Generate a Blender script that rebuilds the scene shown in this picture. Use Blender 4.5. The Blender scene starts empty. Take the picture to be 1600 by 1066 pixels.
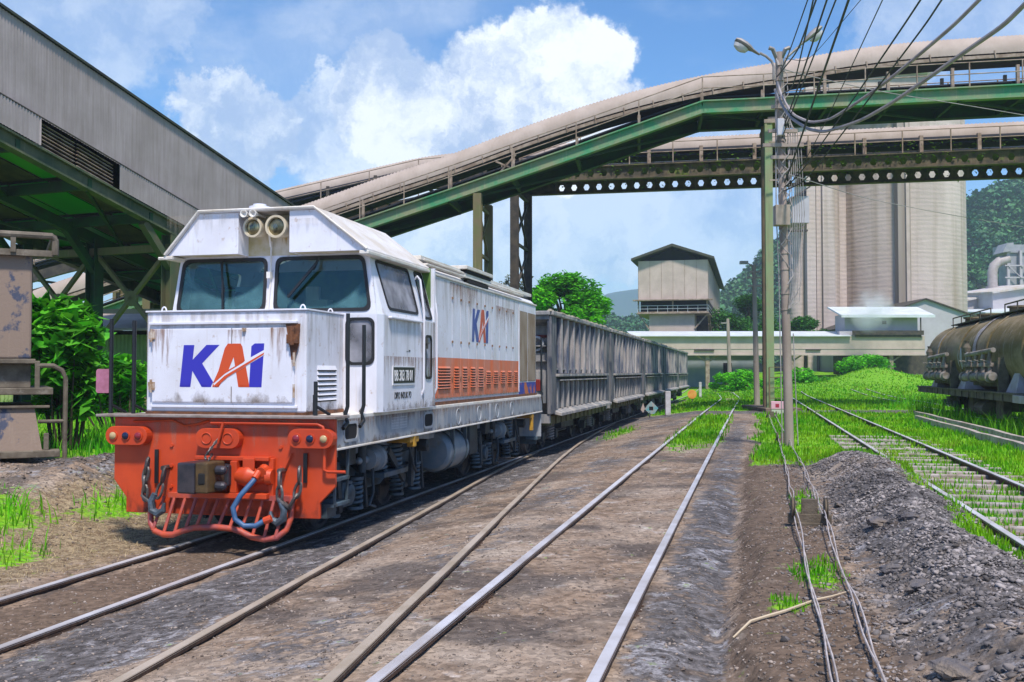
import bpy, bmesh, math, random
import numpy as np
from mathutils import Vector, Matrix, noise
from mathutils.geometry import tessellate_polygon
random.seed(7); rng = np.random.default_rng(7)
PI = math.pi
# ---------------------------------------------------------------- camera, sky, sun, exposure
SC = bpy.context.scene
F = 1555.0; TH = math.atan(375 / F); CT = math.cos(TH); ST = math.sin(TH); CZ = 2.0; PITCH = math.atan(49 / F)
cam_d = bpy.data.cameras.new('camera'); cam = bpy.data.objects.new('camera', cam_d)
SC.collection.objects.link(cam); SC.camera = cam
cam.location = (0, 0, CZ); cam.rotation_euler = (PI / 2 + PITCH, 0, 0)
cam_d.sensor_width = 36; cam_d.lens = 36 * F / 1600; cam_d.clip_end = 9000; cam_d.clip_start = 0.05
SC.view_settings.view_transform = 'Standard'; SC.view_settings.look = 'None'
SC.view_settings.exposure = 0.3; SC.view_settings.gamma = 1; SC.cycles.volume_bounces = 2; SC.cycles.max_bounces = 8; SC.view_settings.use_curve_mapping = False
SUN_EL = math.radians(60); SUN_AZ = math.radians(168)
sd = bpy.data.lights.new('sun', 'SUN'); sd.energy = 4.3; sd.angle = math.radians(6); sd.color = (1, .93, .83)
sun = bpy.data.objects.new('sun', sd); SC.collection.objects.link(sun)
sv = Vector((math.sin(SUN_AZ) * math.cos(SUN_EL), math.cos(SUN_AZ) * math.cos(SUN_EL), math.sin(SUN_EL)))
sun.rotation_euler = sv.to_track_quat('Z', 'Y').to_euler()
def pdir(u, v):
    a = (u - 800) / F; b = (533 - v) / F
    return Vector((a, math.cos(PITCH) - b * math.sin(PITCH), math.sin(PITCH) + b * math.cos(PITCH))).normalized()
def make_world():
    w = bpy.data.worlds.new('World'); SC.world = w; w.use_nodes = True
    nt = w.node_tree; N = nt.nodes; L = nt.links; N.clear()
    out = N.new('ShaderNodeOutputWorld'); bg = N.new('ShaderNodeBackground'); bg.inputs[1].default_value = 0.11
    sky = N.new('ShaderNodeTexSky'); sky.sky_type = 'NISHITA'; sky.sun_disc = False
    sky.sun_elevation = SUN_EL; sky.sun_rotation = SUN_AZ; sky.air_density = 1.2; sky.dust_density = .4; sky.ozone_density = 2.0
    tc = N.new('ShaderNodeTexCoord')
    def noi(vec, scale, detail, rough=.55):
        n = N.new('ShaderNodeTexNoise'); n.inputs['Scale'].default_value = scale; n.inputs['Detail'].default_value = detail
        n.inputs['Roughness'].default_value = rough; L.new(vec, n.inputs['Vector']); return n
    def math_(op, a, b):
        m = N.new('ShaderNodeMath'); m.operation = op
        for i, x in enumerate((a, b)):
            if isinstance(x, (int, float)): m.inputs[i].default_value = x
            else: L.new(x, m.inputs[i])
        return m.outputs[0]
    def ramp(x, a, b, lo=0., hi=1., smooth=True):
        r = N.new('ShaderNodeMapRange'); r.interpolation_type = 'SMOOTHSTEP' if smooth else 'LINEAR'
        L.new(x, r.inputs[0]); r.inputs[1].default_value = a; r.inputs[2].default_value = b; r.inputs[3].default_value = lo; r.inputs[4].default_value = hi
        return r.outputs[0]
    def mixc(f, a, b):
        m = N.new('ShaderNodeMix'); m.data_type = 'RGBA'
        if isinstance(f, (int, float)): m.inputs[0].default_value = f
        else: L.new(f, m.inputs[0])
        for i, x in ((6, a), (7, b)):
            if isinstance(x, tuple): m.inputs[i].default_value = (*x, 1)
            else: L.new(x, m.inputs[i])
        return m.outputs[2]
    gen = tc.outputs['Generated']
    n1 = noi(gen, 17, 9, .66)
    sub = N.new('ShaderNodeVectorMath'); sub.operation = 'SUBTRACT'; L.new(n1.outputs['Color'], sub.inputs[0]); sub.inputs[1].default_value = (.5, .5, .5)
    sca = N.new('ShaderNodeVectorMath'); sca.operation = 'SCALE'; L.new(sub.outputs[0], sca.inputs[0]); sca.inputs[3].default_value = .10
    add = N.new('ShaderNodeVectorMath'); add.operation = 'ADD'; L.new(gen, add.inputs[0]); L.new(sca.outputs[0], add.inputs[1])
    warped = add.outputs[0]
    blobs = [(855, 75, 72, 1), (770, 125, 88, 1), (925, 110, 72, 1), (845, 175, 130, 1), (985, 185, 60, .8), (600, 145, 85, .95), (680, 190, 110, .95),
             (540, 180, 80, .8), (345, 180, 75, .9), (395, 215, 70, .9), (470, 205, 75, .8), (120, 30, 130, .62), (230, 10, 90, .6), (560, 60, 120, .3),
             (1440, 15, 110, .6), (1560, 20, 90, .6), (720, 330, 200, .75), (930, 330, 130, .7), (1090, 310, 150, .65), (620, 270, 150, .8), (470, 110, 90, .35),
             (1150, 60, 60, .0)]
    acc = None
    for (u, v, r, a) in blobs:
        d = N.new('ShaderNodeVectorMath'); d.operation = 'DISTANCE'; L.new(warped, d.inputs[0]); d.inputs[1].default_value = pdir(u, v)
        R_ = r / F
        x = ramp(d.outputs['Value'], R_ * .80, R_ * 1.10, a, 0.)
        acc = x if acc is None else math_('MAXIMUM', acc, x)
    sep = N.new('ShaderNodeSeparateXYZ'); L.new(gen, sep.inputs[0])
    mp = N.new('ShaderNodeMapping'); mp.inputs['Scale'].default_value = (1, 1, 2.6); L.new(gen, mp.inputs[0])
    n2 = noi(mp.outputs[0], 3.2, 7, .6)
    lay = ramp(n2.outputs[0], .42, .70, 0, .6)
    n2b = noi(mp.outputs[0], 9, 6, .6)
    low = ramp(sep.outputs['Z'], .03, .24, .72, 0)
    low = math_('MULTIPLY', low, ramp(n2b.outputs[0], .3, .62, .45, 1.))
    cov = math_('MAXIMUM', math_('MAXIMUM', acc, lay), low)
    n3 = noi(warped, 9, 7, .62)
    shade = ramp(n3.outputs[0], .36, .60, 0, 1)
    bright = (7.9, 8.4, 9.0); grey = (3.3, 4.4, 6.6)
    edge = ramp(acc, .45, 1., 0, 1)
    ccol = mixc(math_('MULTIPLY', shade, math_('ADD', math_('MULTIPLY', edge, .55), .45)), grey, bright)
    tint = N.new('ShaderNodeMix'); tint.data_type = 'RGBA'; tint.blend_type = 'MULTIPLY'; tint.inputs[0].default_value = 1
    L.new(sky.outputs[0], tint.inputs[6]); tint.inputs[7].default_value = (.50, .86, 1.25, 1)
    final = mixc(cov, tint.outputs[2], ccol)
    L.new(final, bg.inputs[0]); L.new(bg.outputs[0], out.inputs[0])
make_world()
# ---------------------------------------------------------------- helpers
COL = SC.collection
def W(lat, lon, z=0.0): return Vector((lat * CT + lon * ST, -lat * ST + lon * CT, z))
def at(u, v, Y):
    d = pdir(u, v); k = Y / d.y; return Vector((d.x * k, Y, CZ + d.z * k))
def sm(x, a, b):
    t = np.clip((np.asarray(x, float) - a) / (b - a), 0, 1); return t * t * (3 - 2 * t)
def hsh(lat, lon, s):  # cheap smooth value noise, vectorised
    x = np.asarray(lat, float) * s; y = np.asarray(lon, float) * s
    xi = np.floor(x); yi = np.floor(y); fx = x - xi; fy = y - yi; fx = fx * fx * (3 - 2 * fx); fy = fy * fy * (3 - 2 * fy)
    def h(i, j):
        v = np.sin(i * 127.1 + j * 311.7 + s * 17.3) * 43758.5453; return v - np.floor(v)
    return (h(xi, yi) * (1 - fx) + h(xi + 1, yi) * fx) * (1 - fy) + (h(xi, yi + 1) * (1 - fx) + h(xi + 1, yi + 1) * fx) * fy - .5
def zg(lat, lon):
    lat = np.asarray(lat, float); lon = np.asarray(lon, float)
    b = np.interp(lat, [-60, -30, -12, -9.2, -7.4, -5.2, -4.2, -2.2, 0, 2, 8, 40], [1.2, 1.0, .62, .38, .02, 0, .12, .40, .45, .5, .55, .9])
    b = b + sm(lon, 90, 130) * 1.1 + sm(lon, 60, 92) * sm(lat, -3, 4) * .5
    fade = 1 - sm(lon, 16.3, 19.0)
    crest = .38 * np.exp(-((lat - 1.38 - .02 * (lon - 8) - .08 * np.sin(lon * 1.9)) / .50) ** 2) * fade * (.8 + .5 * hsh(lat, lon, .5))
    mud = .07 * sm(lat, -.12 + 0.12 * np.sin(lon * 1.7), .02 + .1 * np.sin(lon * 1.7)) * (1 - sm(lat, .5, .9)) * (1 - sm(lon, 16, 20)) - .06 * np.exp(-((lat + .2) / .16) ** 2) * (1 - sm(lon, 15, 18))
    heap = .34 * np.exp(-((lat + 9.4) / .75) ** 2 - ((lon - 13.2) / 2.2) ** 2) + .2 * np.exp(-((lat + 10.8) / .8) ** 2 - ((lon - 12.2) / 1.5) ** 2)
    hump = 1.3 * np.exp(-((lat - 10.5) / 3.2) ** 2 - ((lon - 92) / 9) ** 2)
    rough_ = .03 * hsh(lat, lon, 2.1) + .015 * hsh(lat, lon, 6.7)
    rough_ = rough_ + (.09 * hsh(lat, lon, 3.3) + .06 * hsh(lat, lon, 9.1)) * np.clip(crest * 2.5 + heap * 2, 0, 1)
    return b + crest + mud + heap + hump + rough_
def zg1(lat, lon): return float(zg(lat, lon))
def fl(x, y): return x * CT - y * ST, x * ST + y * CT
def gz(x, y):
    a, b = fl(x, y); return zg1(a, b)
SPLIT = {'panel_seam', 'column_head', 'brow', 'bolt', 'hinge', 'roof_gutter', 'chain_peg', 'chain_bracket', 'door_catch', 'stringer', 'wall_opening', 'doorway', 'support_post', 'roof_hatch', 'yellow_bracket', 'lifting_eye', 'strap', 'sheet_seam', 'caked_dust', 'pilaster', 'cross_members', 'rear_hand_post', 'eyes', 'hood_bracket', 'indicator_wing', 'hand_post'}
class MB:
    def __init__(s): s.v = []; s.f = []; s.m = []; s.mi = 0
    def add(s, vs, fs):
        o = len(s.v); s.v += [tuple(p) for p in vs]; s.f += [tuple(i + o for i in f) for f in fs]; s.m += [s.mi] * len(fs); return s
    def box(s, x0, x1, y0, y1, z0, z1):
        return s.add([(x0, y0, z0), (x1, y0, z0), (x1, y1, z0), (x0, y1, z0), (x0, y0, z1), (x1, y0, z1), (x1, y1, z1), (x0, y1, z1)],
                     [(0, 3, 2, 1), (4, 5, 6, 7), (0, 1, 5, 4), (1, 2, 6, 5), (2, 3, 7, 6), (3, 0, 4, 7)])
    def hexa(s, P): return s.add(P, [(0, 3, 2, 1), (4, 5, 6, 7), (0, 1, 5, 4), (1, 2, 6, 5), (2, 3, 7, 6), (3, 0, 4, 7)])
    def beam(s, a, b, w, h, up=(0, 0, 1)):
        a = Vector(a); b = Vector(b); d = (b - a).normalized(); u = Vector(up)
        if abs(d.dot(u)) > .98: u = Vector((0, 1, 0))
        r = d.cross(u).normalized(); u = r.cross(d); r = r * w / 2; u = u * h / 2
        return s.hexa([a - r - u, a + r - u, b + r - u, b - r - u, a - r + u, a + r + u, b + r + u, b - r + u])
    def ibeam(s, a, b, w, h, t=.03, up=(0, 0, 1)):
        a = Vector(a); b = Vector(b); d = (b - a).normalized(); u = Vector(up)
        if abs(d.dot(u)) > .98: u = Vector((0, 1, 0))
        r = d.cross(u).normalized(); u = r.cross(d)
        s.beam(a + u * (h / 2 - t / 2), b + u * (h / 2 - t / 2), w, t, up); s.beam(a - u * (h / 2 - t / 2), b - u * (h / 2 - t / 2), w, t, up)
        return s.beam(a, b, t, h - 2 * t, up)
    def sweep(s, path, prof, closed=False, cap=True, up=(0, 0, 1)):
        path = [Vector(p) for p in path]; n = len(path); k = len(prof); vs = []; U = Vector(up)
        for i, p in enumerate(path):
            if closed: d = path[(i + 1) % n] - path[i - 1]
            else: d = path[min(i + 1, n - 1)] - path[max(i - 1, 0)]
            d.normalize(); uu = U if abs(d.dot(U)) < .97 else Vector((.3, .95, 0))
            r = d.cross(uu).normalized(); u = r.cross(d)
            vs += [p + r * q[0] + u * q[1] for q in prof]
        fs = []
        for i in range(n if closed else n - 1):
            for j in range(k):
                a = i * k + j; b = i * k + (j + 1) % k; c = ((i + 1) % n) * k
                fs.append((a, b, c + (j + 1) % k, c + j))
        if cap and not closed: fs += [tuple(range(k))[::-1], tuple(range((n - 1) * k, n * k))]
        return s.add(vs, fs)
    def tube(s, path, r, n=8, closed=False):
        # parallel-transported frame
        path = [Vector(p) for p in path]; N_ = len(path); vs = []; prev = None
        for i, p in enumerate(path):
            d = (path[(i + 1) % N_] - path[i - 1]) if closed else (path[min(i + 1, N_ - 1)] - path[max(i - 1, 0)])
            d.normalize()
            if prev is None:
                prev = d.orthogonal().normalized()
            prev = (prev - d * prev.dot(d)).normalized(); q = d.cross(prev)
            rr = r[i] if isinstance(r, (list, tuple)) else r
            vs += [p + (prev * math.cos(a) + q * math.sin(a)) * rr for a in [2 * PI * j / n for j in range(n)]]
        fs = []
        for i in range(N_ if closed else N_ - 1):
            for j in range(n):
                c = ((i + 1) % N_) * n
                fs.append((i * n + j, i * n + (j + 1) % n, c + (j + 1) % n, c + j))
        if not closed: fs += [tuple(range(n))[::-1], tuple(range((N_ - 1) * n, N_ * n))]
        return s.add(vs, fs)
    def cyl(s, a, b, r, n=16, r2=None):
        return s.tube([a, b], [r, r if r2 is None else r2], n)
    def lathe(s, prof, c, axis, n=24):
        # prof: (distance along axis, radius)
        A = Vector(axis).normalized(); P = A.orthogonal().normalized(); Q = A.cross(P); c = Vector(c); vs = []
        for (h, r) in prof: vs += [c + A * h + (P * math.cos(t) + Q * math.sin(t)) * r for t in [2 * PI * j / n for j in range(n)]]
        fs = [(i * n + j, i * n + (j + 1) % n, (i + 1) * n + (j + 1) % n, (i + 1) * n + j) for i in range(len(prof) - 1) for j in range(n)]
        fs += [tuple(range(n))[::-1], tuple(range((len(prof) - 1) * n, len(prof) * n))]
        return s.add(vs, fs)
    def plate(s, outer, holes, O, X, Y, th):
        # a flat plate with holes in the plane O + X,Y; th along -(X x Y)
        O = Vector(O); X = Vector(X); Y = Vector(Y); Nn = X.cross(Y).normalized() * -th
        loops = [outer] + list(holes); pts = [p for l in loops for p in l]
        tri = tessellate_polygon([[Vector((p[0], p[1], 0)) for p in l] for l in loops])
        vs = [O + X * p[0] + Y * p[1] for p in pts]; n = len(vs); vs2 = [v + Nn for v in vs]; fs = []
        for t in tri:
            a, b, c = [pts[i] for i in t]
            if (b[0] - a[0]) * (c[1] - a[1]) - (b[1] - a[1]) * (c[0] - a[0]) < 0: t = (t[0], t[2], t[1])
            fs.append(t); fs.append(tuple(i + n for i in reversed(t)))
        o = 0
        for l in loops:
            k = len(l)
            for i in range(k): fs.append((o + i, o + i + n, o + (i + 1) % k + n, o + (i + 1) % k))
            o += k
        return s.add(vs + vs2, fs)
    def spring(s, c, r, h, turns, wr):
        c = Vector(c); n = int(turns * 12)
        return s.tube([c + Vector((r * math.cos(2 * PI * i / 12), r * math.sin(2 * PI * i / 12), h * i / n)) for i in range(n + 1)], wr, 6)
    def build(s, name, mats, parent=None, smooth=False, bevel=0, loc=None, rotz=0):
        if name in SPLIT:
            P_ = list(range(len(s.v)))
            def fd(i):
                while P_[i] != i: P_[i] = P_[P_[i]]; i = P_[i]
                return i
            for f in s.f:
                for j in f[1:]: P_[fd(f[0])] = fd(j)
            comp = {}
            for k, f in enumerate(s.f): comp.setdefault(fd(f[0]), []).append(k)
            if 1 < len(comp) <= 100:
                o = None
                for ks in comp.values():
                    q = MB(); ids = sorted({j for k in ks for j in s.f[k]}); mp = {j: i for i, j in enumerate(ids)}
                    q.v = [s.v[j] for j in ids]; q.f = [tuple(mp[j] for j in s.f[k]) for k in ks]; q.m = [s.m[k] for k in ks]
                    o = q._build(name, mats, parent, smooth, bevel, loc, rotz)
                return o
        return s._build(name, mats, parent, smooth, bevel, loc, rotz)
    def _build(s, name, mats, parent=None, smooth=False, bevel=0, loc=None, rotz=0):
        me = bpy.data.meshes.new(name); me.from_pydata(s.v, [], s.f)
        if not isinstance(mats, (list, tuple)): mats = [mats]
        for m in mats: me.materials.append(m)
        if len(mats) > 1: me.polygons.foreach_set('material_index', s.m)
        o = bpy.data.objects.new(name, me); COL.objects.link(o)
        bm = bmesh.new(); bm.from_mesh(me); bmesh.ops.recalc_face_normals(bm, faces=bm.faces)
        bm.to_mesh(me); bm.free()
        if smooth:
            me.polygons.foreach_set('use_smooth', [True] * len(me.polygons))
            me.set_sharp_from_angle(angle=math.radians(38))
        if bevel:
            md = o.modifiers.new('edges', 'BEVEL'); md.width = bevel; md.segments = 2; md.limit_method = 'ANGLE'; md.angle_limit = math.radians(40)
        if parent: o.parent = parent
        if loc is not None: o.location = loc
        if rotz: o.rotation_euler = (0, 0, rotz)
        return o
def np_mesh(name, V, Fc, mats, k=3, parent=None, smooth=False):
    me = bpy.data.meshes.new(name); V = np.asarray(V, np.float32).reshape(-1, 3); Fc = np.asarray(Fc, np.int32).reshape(-1, k)
    me.vertices.add(len(V)); me.vertices.foreach_set('co', V.ravel())
    me.loops.add(Fc.size); me.loops.foreach_set('vertex_index', Fc.ravel())
    me.polygons.add(len(Fc)); me.polygons.foreach_set('loop_start', np.arange(len(Fc), dtype=np.int32) * k)
    me.update(calc_edges=True)
    for m in (mats if isinstance(mats, (list, tuple)) else [mats]): me.materials.append(m)
    if smooth: me.polygons.foreach_set('use_smooth', [True] * len(Fc))
    o = bpy.data.objects.new(name, me); COL.objects.link(o)
    if parent: o.parent = parent
    return o
def tag(o, label=None, cat=None, group=None, kind=None):
    if label: o['label'] = label
    if cat: o['category'] = cat
    if group: o['group'] = group
    if kind: o['kind'] = kind
    return o
def thing(name, label, cat, loc=(0, 0, 0), rotz=0, group=None):
    o = bpy.data.objects.new(name, None); COL.objects.link(o); o.location = loc; o.rotation_euler = (0, 0, rotz)
    o.empty_display_size = .2
    return tag(o, label, cat, group)
def copy_tree(o, parent=None):
    c = o.copy(); COL.objects.link(c); c.parent = parent
    for ch in [x for x in KIDS.get(o.name, [])]: copy_tree(ch, c)
    return c
KIDS = {}
def index_kids():
    KIDS.clear()
    for x in bpy.data.objects:
        if x.parent: KIDS.setdefault(x.parent.name, []).append(x)
def rrect(x0, x1, y0, y1, r, n=5):
    out = []
    for cx, cy, a0 in ((x1 - r, y1 - r, 0), (x0 + r, y1 - r, 90), (x0 + r, y0 + r, 180), (x1 - r, y0 + r, 270)):
        for i in range(n + 1):
            a = math.radians(a0 + 90 * i / n); out.append((cx + r * math.cos(a), cy + r * math.sin(a)))
    return out
def rpoly(pts, r, n=4):
    # round the corners of a convex polygon
    out = []; k = len(pts)
    for i in range(k):
        p = Vector(pts[i]).to_2d(); a = Vector(pts[i - 1]).to_2d(); b = Vector(pts[(i + 1) % k]).to_2d()
        da = (a - p).normalized() * r; db = (b - p).normalized() * r
        for j in range(n + 1):
            t = j / n; q = (p + da) * (1 - t) ** 2 + p * 2 * t * (1 - t) + (p + db) * t * t; out.append((q.x, q.y))
    return out
def inset(poly, d):
    cx = sum(p[0] for p in poly) / len(poly); cy = sum(p[1] for p in poly) / len(poly)
    w = max(p[0] for p in poly) - min(p[0] for p in poly); h = max(p[1] for p in poly) - min(p[1] for p in poly)
    return [(cx + (p[0] - cx) * (1 - 2 * d / w), cy + (p[1] - cy) * (1 - 2 * d / h)) for p in poly]
# ---------------------------------------------------------------- materials
def M(name, c1, c2=None, sc=3., rough=.6, metal=0., bump=0., bsc=30., streak=None, stc=(.12, .08, .04), spots=None, spc=(.1, .05, .03), lo=.38, hi=.62, stretch=None, detail=6, spec=.5, isl=0., bdist=.02, spsc=5., stlo=.55, sthi=.75):
    m = bpy.data.materials.new(name); m.use_nodes = True; nt = m.node_tree; N = nt.nodes; L = nt.links
    b = N['Principled BSDF']; b.inputs['Roughness'].default_value = rough; b.inputs['Metallic'].default_value = metal
    b.inputs['Specular IOR Level'].default_value = spec
    b.inputs['Base Color'].default_value = (*c1, 1)
    tc = N.new('ShaderNodeTexCoord'); vec = tc.outputs['Object']
    def mapped(scale):
        mp = N.new('ShaderNodeMapping'); mp.inputs['Scale'].default_value = scale; L.new(vec, mp.inputs[0]); return mp.outputs[0]
    def noi(v, s, d=6, r=.6):
        n = N.new('ShaderNodeTexNoise'); n.inputs['Scale'].default_value = s; n.inputs['Detail'].default_value = d; n.inputs['Roughness'].default_value = r
        L.new(v, n.inputs['Vector']); return n.outputs['Fac']
    def mr(x, a, c, hi_=1.):
        r = N.new('ShaderNodeMapRange'); L.new(x, r.inputs[0]); r.inputs[1].default_value = a; r.inputs[2].default_value = c; r.inputs[4].default_value = hi_; return r.outputs[0]
    def mix(f, a, c):
        x = N.new('ShaderNodeMix'); x.data_type = 'RGBA'; L.new(f, x.inputs[0])
        if isinstance(a, tuple): x.inputs[6].default_value = (*a, 1)
        else: L.new(a, x.inputs[6])
        x.inputs[7].default_value = (*c, 1); return x.outputs[2]
    col = None
    if c2:
        v = mapped(stretch) if stretch else vec
        col = mix(mr(noi(v, sc, detail), lo, hi), c1, c2)
    if streak:
        v = mapped((7, 7, .45)); col = mix(mr(noi(v, 1.3, 5, .65), stlo, sthi, streak), col or c1, stc)
    if spots:
        col = mix(mr(noi(vec, spsc, 8, .7), .6, .66, spots), col or c1, spc)
    if isl:
        g = N.new('ShaderNodeNewGeometry'); hs = N.new('ShaderNodeHueSaturation')
        r = N.new('ShaderNodeMapRange'); L.new(g.outputs['Random Per Island'], r.inputs[0]); r.inputs[3].default_value = 1 - isl; r.inputs[4].default_value = 1 + isl
        L.new(r.outputs[0], hs.inputs['Value'])
        if col: L.new(col, hs.inputs['Color'])
        else: hs.inputs['Color'].default_value = (*c1, 1)
        col = hs.outputs[0]
    if col: L.new(col, b.inputs['Base Color'])
    if bump:
        bp = N.new('ShaderNodeBump'); bp.inputs['Strength'].default_value = bump; bp.inputs['Distance'].default_value = bdist
        L.new(noi(vec, bsc, 6, .65), bp.inputs['Height']); L.new(bp.outputs[0], b.inputs['Normal'])
    return m
# ---------------------------------------------------------------- ground
def grass_mask(lat, lon):
    n = hsh(lat, lon, .55) + .6 * hsh(lat, lon, 1.7) + .35 * hsh(lat, lon, 5.1)
    right = sm(lat + .25 * n, 1.75, 2.1) * (1 - sm(lat, 34, 44) * .3)
    t4 = np.exp(-((lat - 2.68) / .62) ** 4)
    right = right * (1 - t4 * (.55 + .6 * n) * (1 - sm(lon, 24, 38)))
    for rl in (2.15, 3.22): right = right * (1 - .95 * np.exp(-((lat - rl) / .10) ** 2) * (1 - sm(lon, 42, 50)))
    right = right * (1 - .55 * sm(hsh(lat, lon, .33) + .4 * hsh(lat, lon, 1.3), .12, .4))
    pole = sm(lat + .3 * n, -.05, .35) * sm(lon + 1.5 * n, 16.2, 18.2)
    mid = np.exp(-((lat + 1.3) / .6) ** 4) * sm(lon + 2 * n, 19.5, 24) * (1 - .9 * sm(lon, 36.5, 38.5) * (1 - sm(lon, 41, 43)))
    farr = sm(lon + 3 * n, 41, 45) * sm(lat, -4.9, -3.6)
    far2 = sm(lon, 68, 76)
    left = sm(-lat + .5 * n, 8.9, 9.6) * sm(lon + 1.5 * n, 13.4, 14.8) + .75 * sm(-lat + .8 * n, 8.6, 9.6) * sm(lon, 14.5, 16)
    lp = .8 * np.exp(-((lat + 9.9) / .7) ** 2 - ((lon - 10.2) / .8) ** 2) + .75 * np.exp(-((lat + 8.0) / .5) ** 2 - ((lon - 13.6) / .9) ** 2) + .9 * np.exp(-((lat + 8.7) / .5) ** 2 - ((lon - 9.9) / .7) ** 2) + .8 * np.exp(-((lat + 8.2) / .35) ** 2 - ((lon - 12.0) / .9) ** 2) + .7 * np.exp(-((lat + 7.6) / .3) ** 2 - ((lon - 9.0) / .5) ** 2)
    tuft = .8 * np.exp(-((lat - .45) / .16) ** 2 - ((lon - 7.6) / .5) ** 2) + .7 * np.exp(-((lat - .55) / .14) ** 2 - ((lon - 11.6) / 1.2) ** 2) + .6 * np.exp(-((lat - .2) / .12) ** 2 - ((lon - 6.6) / .2) ** 2) + .6 * np.exp(-((lat + 3.9) / .4) ** 2 - ((lon - 30) / 3) ** 2)
    cross = sm(lon + 1.2 * n, 37.8, 38.8) * (1 - sm(lon + 1.2 * n, 41.2, 42.2)) * (1 - sm(lat, 8, 11))
    tr4p = np.exp(-((lat - 1.3) / .9) ** 2) * sm(lon, 60, 63) * 0
    g = np.maximum.reduce([right, pole, mid, farr, far2, left, lp, tuft])
    g = g * (1 - .92 * cross)
    trk = np.exp(-((lat + 1.3) / .55) ** 4) * sm(lon, 52, 56) * (1 - sm(lon, 75, 88))
    g = g * (1 - .75 * trk * (n > -.1)) * (1 - .8 * np.exp(-((lat + .35) / .2) ** 2) * sm(lon, 16, 18) * (1 - sm(lon, 34, 37)))
    return np.clip(g + .25 * n * (g > .25) * (g < .9), 0, 1)
def build_ground():
    nr, nc = 520, 620
    d = 2.2 * (3200 / 2.2) ** (np.linspace(0, 1, nr) ** 1.12) - 4.0
    k = np.linspace(-1, 1, nc); k = np.sign(k) * (0.45 * np.abs(k) + 1.15 * np.abs(k) ** 3)
    D, K = np.meshgrid(d, k, indexing='ij'); X = K * (D + 7.5) * 1.15; Y = D
    lat = X * CT - Y * ST; lon = X * ST + Y * CT
    Z = zg(lat, lon)
    dist = np.hypot(X, Y)
    Z = Z + .012 * hsh(lat, lon, 17.) * (dist < 30)
    # ruts either side of the rails, near part
    V = np.stack([X, Y, Z], -1).reshape(-1, 3)
    i = np.arange(nr - 1)[:, None] * nc + np.arange(nc - 1)[None, :]
    Fq = np.stack([i, i + 1, i + nc + 1, i + nc], -1).reshape(-1, 4)
    g = grass_mask(lat, lon)
    n = hsh(lat, lon, .7) + .5 * hsh(lat, lon, 2.9)
    crest = np.exp(-((lat - 1.35) / .62) ** 4) * (1 - sm(lon, 16.5, 18.5))
    heap = np.exp(-((lat + 9.5) / 1.3) ** 2 - ((lon - 13) / 2.4) ** 2)
    dark = np.maximum.reduce([crest * (.62 + .9 * n), heap * .55,
        .85 * np.exp(-((lat + .42) / .3) ** 4) * (1 - sm(lon, 30, 36)) * (.75 + n * .5),
        .95 * np.exp(-((lat + 4.45) / .66) ** 4) * (1 - .5 * sm(lon, 24, 40)),  # dark ballast beside the train, also carrying its shade in the colour
        .85 * np.exp(-((lat + 5.7) / .7) ** 4) * sm(lon, 10, 12),  # shade under locomotive and wagons painted into the ballast tone
        .75 * np.exp(-((lat + 2.6) / .55) ** 4) * (.5 + n),
        .9 * sm(lon, 38.2, 39.2) * (1 - sm(lon, 41.5, 42.5)) * (lat > -6)])
    dark = np.maximum(dark, .55 * np.exp(-((lat + 5.7) / 1.3) ** 4) * sm(lon, 11, 13))  # wider, weaker band of painted shade beneath the train
    mud = np.exp(-((lat - .28) / .42) ** 6) * (1 - sm(lon, 17, 22))
    mud = np.maximum(mud, .8 * np.exp(-((lat + 5.7) / .48) ** 6) * (1 - sm(lon, 11, 12)))
    straw = np.clip(np.exp(-((lat + 7.9) / 1.3) ** 4) * (1 - sm(lon, 16, 20)) + .25 * n, 0, 1) * (lat < -6.3)
    me = np_mesh('ground', V, Fq, ground_mat(), 4, smooth=True)
    ca = me.data.color_attributes.new('mask', 'FLOAT_COLOR', 'POINT')
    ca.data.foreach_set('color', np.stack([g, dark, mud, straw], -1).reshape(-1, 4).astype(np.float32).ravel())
    tag(me, 'brown dirt and ballast yard ground between the tracks', 'ground', kind='structure')
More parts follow.
